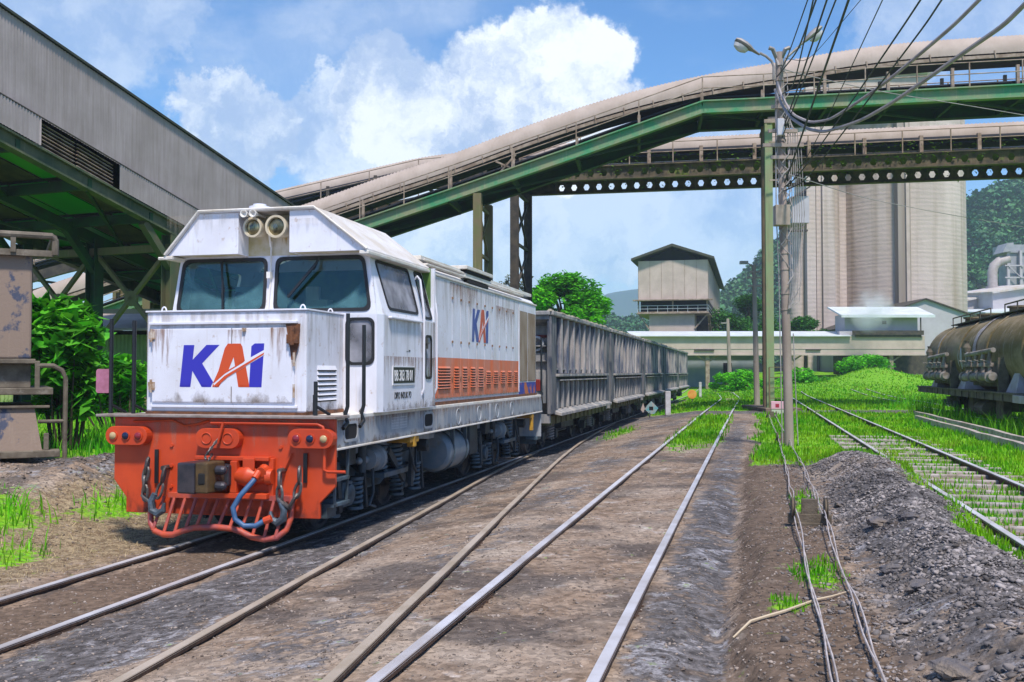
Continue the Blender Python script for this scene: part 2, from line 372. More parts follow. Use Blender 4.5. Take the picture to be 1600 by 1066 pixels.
def ground_mat():
    m = bpy.data.materials.new('yard_ground'); m.use_nodes = True; nt = m.node_tree; N = nt.nodes; L = nt.links
    b = N['Principled BSDF']; b.inputs['Roughness'].default_value = .92; b.inputs['Specular IOR Level'].default_value = .25
    tc = N.new('ShaderNodeTexCoord').outputs['Object']
    at_ = N.new('ShaderNodeAttribute'); at_.attribute_name = 'mask'; sp = N.new('ShaderNodeSeparateColor'); L.new(at_.outputs['Color'], sp.inputs[0])
    def noi(s, d=8, r=.65):
        n = N.new('ShaderNodeTexNoise'); n.inputs['Scale'].default_value = s; n.inputs['Detail'].default_value = d; n.inputs['Roughness'].default_value = r; L.new(tc, n.inputs['Vector']); return n.outputs['Fac']
    def mr(x, a, c, lo=0., hi=1.):
        r = N.new('ShaderNodeMapRange'); L.new(x, r.inputs[0]); r.inputs[1].default_value = a; r.inputs[2].default_value = c; r.inputs[3].default_value = lo; r.inputs[4].default_value = hi; return r.outputs[0]
    def mth(op, a, c):
        q = N.new('ShaderNodeMath'); q.operation = op
        for i, x in enumerate((a, c)):
            if isinstance(x, (int, float)): q.inputs[i].default_value = x
            else: L.new(x, q.inputs[i])
        return q.outputs[0]
    def mix(f, a, c):
        x = N.new('ShaderNodeMix'); x.data_type = 'RGBA'; L.new(f, x.inputs[0])
        for i, y in ((6, a), (7, c)):
            if isinstance(y, tuple): x.inputs[i].default_value = (*y, 1)
            else: L.new(y, x.inputs[i])
        return x.outputs[2]
    nA, nB, nC, nD = noi(1.1), noi(9), noi(46, 6, .7), noi(3.3, 9, .7)
    vo = N.new('ShaderNodeTexVoronoi'); vo.inputs['Scale'].default_value = 26; vo.feature = 'F1'; L.new(tc, vo.inputs['Vector'])
    vo2 = N.new('ShaderNodeTexVoronoi'); vo2.inputs['Scale'].default_value = 60; L.new(tc, vo2.inputs['Vector'])
    dirt = mix(mr(nB, .35, .65), (.285, .205, .150), (.145, .098, .068))
    dirt = mix(mr(nA, .45, .7), dirt, (.34, .275, .225))
    dirt = mix(mr(nD, .57, .66, 0, .75), dirt, (.44, .39, .37))
    dirt = mix(mr(nC, .56, .66, 0, .6), dirt, (.07, .055, .045))
    nE = noi(.8, 5, .6); dirt = mix(mr(nE, .50, .60, 0, .75), dirt, (.062, .052, .05))
    grav_shade = mix(mr(nB, .4, .6), (.055, .048, .046), (.15, .135, .135))
    grav_shade = mix(mr(nD, .55, .62, 0, .7), grav_shade, (.36, .34, .36))
    grav_shade = mix(mr(nC, .52, .68), grav_shade, (.035, .033, .036))
    vcol = N.new('ShaderNodeMix'); vcol.data_type = 'RGBA'; vcol.blend_type = 'OVERLAY'; vcol.inputs[0].default_value = .32
    hv = N.new('ShaderNodeSeparateColor'); L.new(vo.outputs['Color'], hv.inputs[0])
    cb = N.new('ShaderNodeCombineColor'); [L.new(hv.outputs[0], cb.inputs[i]) for i in range(3)]
    mud = mix(mr(nB, .35, .7), (.155, .108, .078), (.095, .064, .045))
    mud = mix(mr(nD, .58, .68, 0, .7), mud, (.26, .21, .17))
    straw = mix(mr(nB, .4, .6), (.25, .19, .12), (.12, .075, .045))
    straw = mix(mr(nC, .5, .62, 0, .8), straw, (.40, .32, .20))
    grs = mix(mr(nB, .35, .65), (.09, .32, .008), (.20, .38, .012))
    grs = mix(mr(nD, .55, .68, 0, .6), grs, (.14, .12, .04))
    jit = mth('MULTIPLY', mth('SUBTRACT', nB, .5), 1.3)
    jit2 = mth('MULTIPLY', mth('SUBTRACT', nD, .5), 1.6)
    f = lambda ch, a=.35, c=.6: mr(mth('ADD', mth('ADD', ch, jit), jit2), a, c)
    col = mix(f(at_.outputs['Alpha']), dirt, straw)
    col = mix(f(sp.outputs[1]), col, grav_shade)  # gravel tone, also used as painted shade along the train
    col = mix(f(sp.outputs[2], .4, .55), col, mud)
    col = mix(f(sp.outputs[0], .3, .5), col, grs)
    L.new(col, vcol.inputs[6]); L.new(cb.outputs[0], vcol.inputs[7])
    L.new(vcol.outputs[2], b.inputs['Base Color'])
    h = mth('ADD', mth('MULTIPLY', nB, .6), mth('ADD', mth('MULTIPLY', nC, .25), mth('MULTIPLY', vo.outputs['Distance'], -.2)))
    h = mth('ADD', h, mth('MULTIPLY', vo2.outputs['Distance'], -.2))
    bp = N.new('ShaderNodeBump'); bp.inputs['Strength'].default_value = .7; bp.inputs['Distance'].default_value = .022
    L.new(h, bp.inputs['Height']); L.new(bp.outputs[0], b.inputs['Normal'])
    return m
build_ground()
# ---------------------------------------------------------------- railway tracks
rail_side = M('rusty_rail', (.10, .055, .035), (.05, .03, .022), 14, .8, .2, .4, 60)
rail_head = M('polished_rail_head', (.66, .64, .68), (.46, .42, .42), 1.2, .42, .25, .1, 60)
rail_tan = M('tan_dusty_rail_head', (.46, .38, .31), (.34, .27, .20), 1.5, .6, .2, .1, 60)
def rail(par, pts, head=None, up=0.):
    # pts: (lat, lon) ; subdivided, follows the ground
    P = []
    for (a, b), (c, d) in zip(pts[:-1], pts[1:]):
        n = max(2, int(abs(d - b) / 1.2))
        for i in range(n): t = i / n; P.append((a + (c - a) * t, b + (d - b) * t))
    P.append(pts[-1])
    for _ in range(2):
        P = [P[0]] + [((P[i - 1][0] + P[i][0] * 2 + P[i + 1][0]) / 4, P[i][1]) for i in range(1, len(P) - 1)] + [P[-1]]
    base = lambda a, b: float(np.interp(a, [-12, -9.2, -7.4, -5.2, -4.2, -2.2, 0, 2, 8, 40], [.62, .38, .02, 0, .12, .40, .45, .5, .55, .9]) + sm(b, 90, 130) * 1.1 + sm(b, 60, 92) * sm(a, -3, 4) * .5)
    path = [W(a, b, base(a, b) - .042 + up) for a, b in P]
    m = MB()
    m.mi = 0; m.sweep(path, [(-.06, -.05), (.06, -.05), (.06, -.035), (.014, -.02), (.014, .055), (.034, .063), (.034, .094), (-.034, .094), (-.034, .063), (-.014, .055), (-.014, -.02), (-.06, -.035)])
    m.mi = 1; m.sweep(path, [(-.0345, .085), (.0345, .085), (.030, .1), (-.030, .1)])
    ro = m.build('rail', [rail_side, head or rail_head], par, smooth=False)
    for k in range(5, len(path) - 1, 9):
        if path[k].y > 40: break
        for sd_ in (-1, 1):
            q = MB(); d_ = (path[k + 1] - path[k - 1]).normalized(); s_ = Vector((d_.y, -d_.x, 0)) * sd_ * .026; c_ = path[k] + s_ + Vector((0, 0, .03)); q.beam(c_ - d_ * .28, c_ + d_ * .28, .022, .05)
            for j in (-.2, -.07, .07, .2): q.box(c_.x + d_.x * j + s_.x * .4 - .016, c_.x + d_.x * j + s_.x * .4 + .016, c_.y + d_.y * j + s_.y * .4 - .016, c_.y + d_.y * j + s_.y * .4 + .016, c_.z - .016, c_.z + .016)
            q.build('fishplate', rail_side, ro)
def track(label, rails, head=None, up=0.):
    t = thing('railway_track', label, 'railway track', W(0, 0, 0), 0, 'railway tracks across the yard'); t.location = (0, 0, 0)
    for r in rails: rail(t, r, head, up)
    return t
track('railway track running under the white and orange locomotive', [[(-5.2, .5), (-5.2, 60), (-5.3, 110)], [(-6.26, .5), (-6.26, 60), (-6.36, 110)]])
track('merging track with dull brown rails that joins the locomotive track', [[(-3.05, 1), (-3.44, 4.8), (-3.82, 8.4), (-4.35, 14), (-4.85, 19), (-5.12, 24)], [(-1.75, 1.5), (-2.05, 4.5), (-2.4, 7.7), (-3.1, 13.5), (-3.85, 20), (-4.4, 25.5), (-4.8, 31.6), (-5.12, 38)]], rail_tan)
track('middle track with shiny silver rails nearest the centre', [[(-1.85, .5), (-1.83, 40), (-1.75, 60), (-2.6, 78), (-5, 95)], [(-.77, .5), (-.77, 40), (-.7, 60), (-1.4, 76), (-3.6, 95)]])
t4 = track('grassy track with pale sleepers on the right', [[(2.15, 1), (2.15, 70)], [(3.22, 1), (3.22, 70)]], None, .045)
slp = M('pale_sleeper', (.42, .37, .36), (.24, .19, .16), 5, .9, 0, .4, 40)
for i in range(26):
    m = MB(); lo = 8.4 + i * .62; z = .50 + .012 * math.sin(i * 3.1); c = W(2.68, lo, z)
    rr = W(1, 0) - W(0, 0); a = c - rr * .98; b = c + rr * .98
    m.beam(a, b, .10, .10).build('sleeper', slp, t4, bevel=.015)
t6 = track('overgrown track beneath the grimy tank wagon', [[(6.85, 12), (6.85, 75)], [(7.92, 12), (7.92, 75)]])
# concrete channel at the right
kerb = M('weathered_concrete', (.46, .40, .38), (.27, .22, .19), 4, .9, 0, .4, 40, spots=.6, spc=(.12, .10, .07))
t = thing('concrete_channel', 'two pale concrete kerbs of a shallow channel in the grass', 'channel', (0, 0, 0))
for la, l0, l1 in ((4.92, 16, 34), (5.42, 15, 37.5)):
    m = MB(); m.sweep([W(la + .03 * math.sin(l0 + q), l0 + q, zg1(la, l0 + q) + .07) for q in range(0, int(l1 - l0))], [(-.06, -.2), (.06, -.2), (.06, .08), (-.06, .08)]); m.build('kerb', kerb, t)
# trampled path + far puddled track piece lies in the ground mask
# ---------------------------------------------------------------- loose stone
def ico():
    bm = bmesh.new(); bmesh.ops.create_icosphere(bm, subdivisions=1, radius=1); bm.verts.ensure_lookup_table()
    V = np.array([v.co[:] for v in bm.verts]); Fa = np.array([[v.index for v in f.verts] for f in bm.faces]); bm.free(); return V, Fa
IV, IF = ico()
def stones(name, lat, lon, size, mat, label, sink=.3):
    n = len(lat); k = len(IV)
    V = IV[None] * (1 + .8 * (rng.random((n, k, 1)) - .5)) * size[:, None, None] * (np.stack([.7 + .8 * rng.random(n), .7 + .8 * rng.random(n), .4 + .45 * rng.random(n)], -1)[:, None, :])
    a = rng.random(n) * 2 * PI; c, s_ = np.cos(a)[:, None], np.sin(a)[:, None]
    X = V[..., 0] * c - V[..., 1] * s_; Y = V[..., 0] * s_ + V[..., 1] * c; Z = V[..., 2] + (rng.random((n, 1)) - .5) * X
    x = lat * CT + lon * ST; y = -lat * ST + lon * CT; z = zg(lat, lon) + size * (.5 - sink)
    V = np.stack([X + x[:, None], Y + y[:, None], Z + z[:, None]], -1).reshape(-1, 3)
    Fa = (IF[None] + (np.arange(n) * k)[:, None, None]).reshape(-1, 3)
    o = np_mesh(name, V, Fa, mat); tag(o, label, 'gravel', kind='stuff'); return o
gmat = M('grey_gravel', (.085, .075, .075), (.27, .235, .225), 1.5, .9, 0, .3, 60, isl=.7, spots=.8, spc=(.16, .12, .085), spsc=1.6)
bmat = M('brown_pebbles', (.27, .22, .19), (.14, .105, .085), 2.0, .9, 0, .3, 60, isl=.6)
n = 60000
lo = 2.5 + 15.5 * rng.random(n) ** 1.3; la = 1.32 + (.34 + .16 * rng.random(n)) * rng.standard_normal(n) + .12 * np.sin(lo * 1.9)
ok = (hsh(la, lo, 1.1) + .5 * hsh(la, lo, 3.7) + .25 * rng.standard_normal(n) > -.28) & (la < 2.4) & (la > .15) & (lo < 18.2 - .5 * rng.random(n)); la, lo = la[ok], lo[ok]
stones('gravel_heap', la, lo, np.minimum(.004 + .006 * rng.random(len(la)) ** 1.5 / np.maximum(rng.random(len(la)), .05) ** .5, .026), gmat, 'grey crushed stone heaped beside the signal wires')
n = 90000
lo = 3.2 + 34 * rng.random(n) ** 1.9; la = -8.2 + 9.0 * rng.random(n)
stones('pebbles', la, lo, .0025 + .011 * rng.random(n) ** 5, bmat, 'small brown pebbles scattered between the tracks', .4)
n = 9000
lo = 3.5 + 15 * rng.random(n) ** 1.5; la = -.2 + 1.0 * rng.random(n)
stones('pebbles', la, lo, .002 + .010 * rng.random(n) ** 5, bmat, 'small brown pebbles on the mud beside the signal wires', .3)
n = 3500
la = -9.5 + 1.0 * rng.standard_normal(n); lo = 12.8 + 1.5 * rng.standard_normal(n); ok = la < -7.4; la, lo = la[ok], lo[ok]
stones('rubble', la, lo, .005 + .022 * rng.random(len(la)) ** 4, bmat, 'dark rubble heap at the left between wagon and locomotive')
rockm = M('dark_slate_rock', (.10, .095, .11), (.23, .18, .14), 5, .8, 0, .9, 18, bdist=.04)
for i, (u, v, r_, lab) in enumerate([(1375, 812, .17, 'largest brown rock slab on the crest of the gravel'), (1312, 786, .13, 'brown rock on the left flank of the gravel heap'), (1395, 885, .16, 'dark slate slab in the middle of the gravel heap'), (1432, 910, .13, 'grey rock in front of the dark slate slab'),
        (1490, 1040, .15, 'angular dark rock at the bottom of the gravel'), (1335, 762, .09, 'small dark rock near the top end of the gravel'), (1470, 828, .1, 'brown stone on the right crest of the gravel'), (1420, 806, .12, 'pale brown slab behind the largest rock')]):
    best = None
    for lo_ in np.arange(4, 20, .1):
        d = pdir(u, v)
        p = Vector((0, 0, CZ)) + d * (lo_ / (d.x * ST + d.y * CT)); a_, b_ = fl(p.x, p.y); e = abs(p.z - zg1(a_, b_) - .04)
        if best is None or e < best[0]: best = (e, a_, b_)
    _, a_, b_ = best; bm = bmesh.new(); bmesh.ops.create_icosphere(bm, subdivisions=3, radius=1)
    for v_ in bm.verts:
        q = v_.co * 1.3 + Vector((i * 7.1, 0, 0)); s_ = 1 + .45 * noise.noise(q) + .18 * noise.noise(q * 3)
        v_.co = Vector((round(v_.co.x * 2.2) / 2.2 * .5 + v_.co.x * .5, v_.co.y * .75, v_.co.z * .42)) * s_ * r_ * .62
    me = bpy.data.meshes.new('rock'); bm.to_mesh(me); bm.free(); me.materials.append(rockm)
    o = bpy.data.objects.new('rock', me); COL.objects.link(o); o.location = W(a_, b_, zg1(a_, b_) + r_ * .12); o.rotation_euler = (.2, .15, i * 1.3)
    tag(o, lab, 'rock', 'rocks on the gravel heap')
# ---------------------------------------------------------------- grass
def blades(name, N_, mat, label, lonr, latf, hf, wf, mask=None, lean=.5):
    lon = lonr[0] * (lonr[1] / lonr[0]) ** rng.random(N_)
    ang = np.tan(np.radians(-31 + 64 * rng.random(N_))); x = ang * lon * 1.02; y = lon * 1.0
    lat = x * CT - y * ST; lo_ = x * ST + y * CT
    g = (mask or grass_mask)(lat, lo_); ok = (rng.random(N_) < g * 1.15 - .1) & latf(lat, lo_)
    x, y, lat, lo_ = x[ok], y[ok], lat[ok], lo_[ok]; n = len(x); z = zg(lat, lo_)
    h = hf(y) * (.45 + .9 * rng.random(n) ** 1.5) * (.8 + 1.2 * (hsh(lat, lo_, .9) + .4)); w = wf(y) * (.7 + .6 * rng.random(n))
    a = rng.random(n) * 2 * PI; dx, dy = np.cos(a), np.sin(a); la_ = lean * h * rng.random(n); b = rng.random(n) * 2 * PI
    p0 = np.stack([x - dx * w, y - dy * w, z - .02], -1); p1 = np.stack([x + dx * w, y + dy * w, z - .02], -1)
    mx, my = x + np.cos(b) * la_ * .35, y + np.sin(b) * la_ * .35
    p2 = np.stack([mx + dx * w * .7, my + dy * w * .7, z + h * .6], -1); p3 = np.stack([mx - dx * w * .7, my - dy * w * .7, z + h * .6], -1)
    p4 = np.stack([x + np.cos(b) * la_, y + np.sin(b) * la_, z + h], -1)
    V = np.stack([p0, p1, p2, p3, p4], 1).reshape(-1, 3); i = (np.arange(n) * 5)[:, None]
    Fa = np.concatenate([i + np.array([[0, 1, 2]]), i + np.array([[0, 2, 3]]), i + np.array([[3, 2, 4]])], 0)
    o = np_mesh(name, V, Fa, mat); tag(o, label, 'grass', kind='stuff'); return o
def leafmat(name, c1, c2, sc=1.5, isl=.35, tr=.35, spots=None):
    m = M(name, c1, c2, sc, .55, 0, isl=isl, spec=.25, spots=spots, spc=(.30, .27, .06), spsc=.8); nt = m.node_tree; b = nt.nodes['Principled BSDF']
    tb = nt.nodes.new('ShaderNodeBsdfTranslucent'); mx = nt.nodes.new('ShaderNodeMixShader'); mx.inputs[0].default_value = tr
    src = b.inputs['Base Color'].links[0].from_socket; nt.links.new(src, tb.inputs[0])
    out = nt.nodes['Material Output']; nt.links.new(b.outputs[0], mx.inputs[1]); nt.links.new(tb.outputs[0], mx.inputs[2]); nt.links.new(mx.outputs[0], out.inputs[0]); return m
gr1 = leafmat('grass_blades', (.065, .31, .004), (.23, .42, .008), .8, .5, .35, .85)
gr2 = leafmat('lush_grass', (.07, .38, .006), (.20, .48, .010), .6, .45, .35, .4)
hf = lambda d: np.clip(.035 + .0017 * d, 0, .10); wf = lambda d: .0022 + .00055 * d
blades('grass', 330000, gr1, 'bright green grass growing between the tracks', (4.5, 105), lambda a, b: a > -5, hf, wf)
blades('tall_grass', 60000, gr2, 'tall bright grass on the left bank by the locomotive', (8, 45), lambda a, b: a < -7, lambda d: .21 + 0 * d, lambda d: .006 + .0003 * d, lean=.9)
strawm = leafmat('dry_straw', (.42, .33, .18), (.30, .21, .12), 2, .4, .1)
def straw_mask(lat, lon): return (np.exp(-((lat + 7.7) / 1.1) ** 4) * (1 - sm(lon, 13, 16))) * .8
blades('dry_grass', 60000, strawm, 'dry straw litter on the dirt left of the locomotive', (5, 20), lambda a, b: a < -6.5, lambda d: .05 + 0 * d, lambda d: .003 + 0 * d, mask=straw_mask, lean=3.)
def t6mask(lat, lon): return np.exp(-((lat - 6.0) / .55) ** 4) * sm(lon, 14, 17) * (1 - sm(lon, 44, 48)) + np.exp(-((lat - 10) / 3.) ** 4) * .5
blades('tall_grass', 90000, gr2, 'tall tufts of grass hiding the wheels of the tank wagon', (12, 50), lambda a, b: a > 5.5, lambda d: .36 + 0 * d, lambda d: .010 + 0 * d, mask=t6mask, lean=.6)
# ---------------------------------------------------------------- locomotive (local frame: x right, y back, z up)
white = M('faded_white_paint', (.74, .74, .83), (.66, .65, .71), 2.2, .42, 0, .12, 12, streak=.6, stc=(.44, .34, .22), spots=.45, spc=(.35, .2, .1), stlo=.56, sthi=.80, bdist=.006, spsc=9)
cream = M('cream_dusty_roof', (.60, .54, .47), (.72, .69, .66), 3, .7, 0, .25, 25, streak=.4, stc=(.36, .27, .14))
orange = M('orange_paint', (.58, .062, .012), (.46, .045, .010), 2.0, .45, 0, .15, 14, streak=.35, stc=(.30, .05, .025), bdist=.006, stlo=.58, sthi=.9)
louvo = M('faded_orange_panel', (.66, .15, .055), (.55, .22, .15), 2.4, .6, 0, .15, 14, streak=.6, stc=(.50, .33, .28), stretch=(1, 1, .4))
rust = M('rust', (.20, .075, .03), (.09, .04, .025), 9, .9, 0, .5, 50)
sill = M('grey_blue_sill', (.20, .235, .29), (.33, .35, .38), 2.5, .6, 0, .2, 20, streak=.75, stc=(.50, .46, .42), stlo=.48, sthi=.72)
undr = M('dirty_blue_grey_gear', (.035, .055, .072), (.015, .018, .02), 4, .6, 0, .4, 30, spots=.6, spc=(.10, .07, .045))
undl = M('blue_grey_gear', (.075, .12, .16), (.035, .05, .06), 4, .5, 0, .3, 30, spots=.5, spc=(.12, .09, .06))
tankm = M('blue_grey_tank', (.115, .165, .215), (.20, .22, .24), 3, .5, 0, .2, 30, spots=.4, spc=(.16, .12, .08))
black = M('black_enamel', (.012, .013, .016), None, rough=.4)
dark = M('dark_void', (.008, .008, .009), None, rough=.9)
rubber = M('black_rubber_seal', (.012, .012, .014), None, rough=.6)
steel = M('worn_steel', (.16, .15, .15), (.07, .06, .055), 8, .45, .6, .3, 40)
brass = M('worn_coupler_steel', (.055, .055, .07), (.20, .13, .045), 4, .5, .5, .35, 30)
blueh = M('blue_hose', (.03, .085, .20), (.05, .12, .25), 8, .5)
yellow = M('yellow_paint', (.55, .30, .02), (.25, .13, .03), 6, .7)
kblue = M('logo_blue', (.035, .03, .42), None, rough=.4)
kblue2 = M('logo_faded_blue', (.04, .075, .30), (.09, .13, .33), 5, .5)
korange = M('logo_orange', (.60, .075, .015), None, rough=.4)
kwhite = M('logo_white', (.74, .74, .83), None, rough=.4)
pinkm = M('faded_pink_plate', (.45, .17, .27), (.34, .12, .18), 8, .7, spots=.5, spc=(.2, .08, .1))
green_int = M('green_cab_interior', (.10, .20, .03), (.05, .11, .03), 3, .6)
teal_int = M('teal_cab_interior', (.03, .10, .13), None, rough=.6)
def glassm(name, tint, dirt=.35, dcol=(.35, .45, .5), wipe=None):
    m = bpy.data.materials.new(name); m.use_nodes = True; nt = m.node_tree; N = nt.nodes; L = nt.links; N.clear()
    o = N.new('ShaderNodeOutputMaterial'); t = N.new('ShaderNodeBsdfTransparent'); t.inputs[0].default_value = (*tint, 1)
    g = N.new('ShaderNodeBsdfGlossy'); g.inputs['Roughness'].default_value = .06; g.inputs[0].default_value = (.8, .9, 1, 1)
    fr = N.new('ShaderNodeFresnel'); fr.inputs[0].default_value = 1.5; mx = N.new('ShaderNodeMixShader'); L.new(fr.outputs[0], mx.inputs[0]); L.new(t.outputs[0], mx.inputs[1]); L.new(g.outputs[0], mx.inputs[2])
    d = N.new('ShaderNodeBsdfDiffuse'); d.inputs[0].default_value = (*dcol, 1); n = N.new('ShaderNodeTexNoise'); n.inputs['Scale'].default_value = 2.2; n.inputs['Detail'].default_value = 5
    tc = N.new('ShaderNodeTexCoord'); L.new(tc.outputs['Object'], n.inputs[0]); r = N.new('ShaderNodeMapRange'); L.new(n.outputs[0], r.inputs[0]); r.inputs[1].default_value = .3; r.inputs[2].default_value = .75; r.inputs[4].default_value = dirt
    FAC = r.outputs[0]
    if wipe:
        mn = None
        for (px, pz, R) in wipe:
            ds = N.new('ShaderNodeVectorMath'); ds.operation = 'DISTANCE'; cx = N.new('ShaderNodeMapping'); cx.inputs['Scale'].default_value = (1, 0, 1); L.new(tc.outputs['Object'], cx.inputs[0]); L.new(cx.outputs[0], ds.inputs[0]); ds.inputs[1].default_value = (px, 0, pz)
            q = N.new('ShaderNodeMapRange'); L.new(ds.outputs['Value'], q.inputs[0]); q.inputs[1].default_value = R - .02; q.inputs[2].default_value = R + .03; q.inputs[3].default_value = .06; q.inputs[4].default_value = 1.5
            if mn is None: mn = q.outputs[0]
            else:
                k = N.new('ShaderNodeMath'); k.operation = 'MINIMUM'; L.new(mn, k.inputs[0]); L.new(q.outputs[0], k.inputs[1]); mn = k.outputs[0]
        k = N.new('ShaderNodeMath'); k.operation = 'MULTIPLY'; L.new(mn, k.inputs[0]); L.new(FAC, k.inputs[1]); FAC = k.outputs[0]
    m2 = N.new('ShaderNodeMixShader'); L.new(FAC, m2.inputs[0]); L.new(mx.outputs[0], m2.inputs[1]); L.new(d.outputs[0], m2.inputs[2]); L.new(m2.outputs[0], o.inputs[0]); return m
glass = glassm('dusty_windscreen', (.82, .93, .84), .60, (.10, .23, .26), [(.60, 3.45, .66), (-.62, 3.55, .62)])
sglass = glassm('milky_side_glass', (.5, .52, .55), .95, (.42, .42, .48))
lensm = glassm('lamp_lens', (.8, .8, .7), .25)
LOC = thing('locomotive', 'white and orange diesel locomotive with KAI lettering at the head of the train', 'locomotive', W(-5.75, 10.05, 0), -TH)
def P(name, mb, mat, par=None, **k): return mb.build(name, mat, par or LOC, **k)
LL = 11.03; HB = 1.34
# frame
m = MB(); m.mi = 0
m.box(-HB, HB, .06, LL, 1.475, 1.52); m.mi = 1
for s_ in (-1, 1): m.box(min(s_ * HB, s_ * (HB - .03)), max(s_ * HB, s_ * (HB - .03)), .06, LL - .02, 1.17, 1.475)
m.box(-HB + .02, HB - .02, LL - .06, LL - .02, .62, 1.48); m.box(-1.0, 1.0, .3, LL - .3, 1.0, 1.16)
m.mi = 2
for s_ in (-1, 1): m.box(min(s_ * (HB + .012), s_ * (HB - .05)), max(s_ * (HB + .012), s_ * (HB - .05)), .07, LL - .03, 1.145, 1.17)
P('frame', m, [cream, sill, cream], bevel=.006)
for s_ in (-1, 1):
    for y0 in (.28, 3.05):
        m = MB(); m.mi = 0; X = (0, s_, 0); O = (s_ * (HB + .012), y0 if s_ > 0 else y0 + .36, 1.25)
        o_ = rrect(-.03, .39, -.03, .2, .07); h_ = rrect(0, .36, 0, .17, .06)
        m.plate(o_, [h_], O, X, (0, 0, 1), .02); m.mi = 1; m.plate(h_, [], Vector(O) + Vector((-s_ * .008, 0, 0)), X, (0, 0, 1), .003); P('lifting_socket', m, [sill, dark])
    for y0 in (4.7, 5.9, 7.1, 8.2):
        m = MB(); m.tube([(s_ * (HB + .002), y0 + .12 * math.cos(a), 1.32 + .12 * math.sin(a)) for a in [2 * PI * i / 20 for i in range(20)]], .008, 5, True); P('inspection_cover', m, sill)
    m = MB(); m.box(min(s_ * HB, s_ * (HB + .03)), max(s_ * HB, s_ * (HB + .03)), 6.55, 6.62, 1.17, 1.46); P('frame_strap', m, sill)
# stencil tables on the sill
m = MB()
for bx in (1.78, 2.08):
    for i in range(5): m.box(HB, HB + .003, bx, bx + .26, 1.285 + i * .035, 1.290 + i * .035)
    for i in range(8): m.box(HB, HB + .003, bx + i * .037, bx + i * .037 + .004, 1.285, 1.43)
P('stencil_table', m, M('stencil_white', (.6, .6, .62), rough=.7))
# buffer plate
m = MB(); m.plate([(-1.2, .41), (1.18, .41), (1.18, .58), (1.36, .76), (1.36, 1.49), (-1.36, 1.49), (-1.36, .78), (-1.2, .58)], [], (0, 0, 0), (1, 0, 0), (0, 0, 1), .05)
P('buffer_plate', m, orange, bevel=.008)
m = MB(); m.box(-1.54, 1.4, -.10, .3, 1.495, 1.525); P('footplate', m, M('bent_grey_footplate', (.30, .26, .25), (.18, .14, .12), 5, .8, 0, .5, 12), bevel=.006)
m = MB()
for x in (-.62, .72):
    for z in (.72, .95, 1.18): m.cyl((x, 0, z), (x, -.018, z), .022, 6)
P('bolt', m, orange)
red = M('red_lamp_lens', (.22, .02, .03), rough=.2); amb = M('clear_lamp_lens', (.45, .33, .17), rough=.15); blu = M('dark_blue_lamp_lens', (.01, .015, .05), rough=.15)
def stadium(cx, cz, hw, r): return [(cx + hw + r * math.cos(a), cz + r * math.sin(a)) for a in [math.radians(-90 + 18 * i) for i in range(11)]] + [(cx - hw + r * math.cos(a), cz + r * math.sin(a)) for a in [math.radians(90 + 18 * i) for i in range(11)]]
for cx, cols in ((-1.13, (amb, blu, red)), (1.12, (red, blu, amb))):
    m = MB(); m.plate(stadium(cx, 1.285, .16, .105), [], (0, -.12, 0), (1, 0, 0), (0, 0, 1), .12); h_ = P('lamp_housing', m, orange, bevel=.008)
    for i, c in enumerate(cols):
        q = MB(); X = cx + (i - 1) * .16; q.mi = 1; q.lathe([(0, .055), (.012, .055), (.012, .042)], (X, -.12, 1.285), (0, -1, 0), 20); q.mi = 0; q.lathe([(0, .042), (.02, .04), (.032, .025), (.036, .005)], (X, -.12, 1.285), (0, -1, 0), 20)
        P('marker_lamp', q, [c, orange], h_, smooth=True)
m = MB(); m.plate(stadium(0, 1.27, .16, .11), [], (0, -.10, 0), (1, 0, 0), (0, 0, 1), .10)
for X in (-.13, .13): m.tube([(X + .06 * math.cos(a), -.105, 1.27 + .06 * math.sin(a)) for a in [2 * PI * i / 18 for i in range(18)]], .007, 5, True)
P('blanked_lamp_housing', m, orange, bevel=.006)
m = MB(); m.tube([(-.1, -.06, 1.44), (.3, -.06, 1.44), (1.18, -.06, 1.44), (1.24, -.06, 1.41), (1.26, -.06, 1.33), (1.26, -.06, .95), (1.3, -.06, .93), (1.5, -.05, .93)], .018, 8)
m.tube([(-1.1, -.02, 1.44), (-.6, -.02, 1.46), (-.45, -.02, 1.40), (-.3, -.02, 1.42), (-.15, -.02, 1.46)], .012, 6); P('air_pipe', m, orange, smooth=True)
# coupler
m = MB(); m.box(-.28, .62, -.14, 0, .62, .68); m.box(-.28, .62, -.10, 0, 1.03, 1.075); m.box(.18, .26, -.14, 0, .68, 1.03); m.box(-.3, -.22, -.1, 0, .68, 1.03); m.box(.32, .46, -.12, -.09, .93, 1.06)
P('coupler_pocket', m, orange, bevel=.008)
m = MB(); m.lathe([(0, .09), (.12, .12), (.16, .12), (.22, .075), (.34, .075), (.36, .095), (.42, .08)], (.24, -.06, .86), (1, 0, 0), 18); P('drawgear_cylinder', m, orange, smooth=True)
m = MB(); m.mi = 0
m.hexa([(-.27, -.46, .70), (-.04, -.50, .70), (0, -.16, .70), (-.22, -.02, .70), (-.27, -.46, 1.03), (-.04, -.50, 1.03), (0, -.16, 1.03), (-.22, -.02, 1.03)])
m.mi = 1; m.hexa([(-.035, -.49, .71), (.12, -.50, .71), (.16, -.2, .71), (0, -.2, .71), (-.035, -.49, 1.04), (.12, -.50, 1.04), (.16, -.2, 1.04), (0, -.2, 1.04)])
m.mi = 2; m.box(0.005, .095, -.505, -.45, .80, .93)
m.mi = 0; m.box(-.14, .2, -.2, 0, .76, .99)
for z in (.78, .95): m.lathe([(0, .05), (.1, .05), (.13, .02)], (.14, -.36, z), (1, 0, 0), 12)
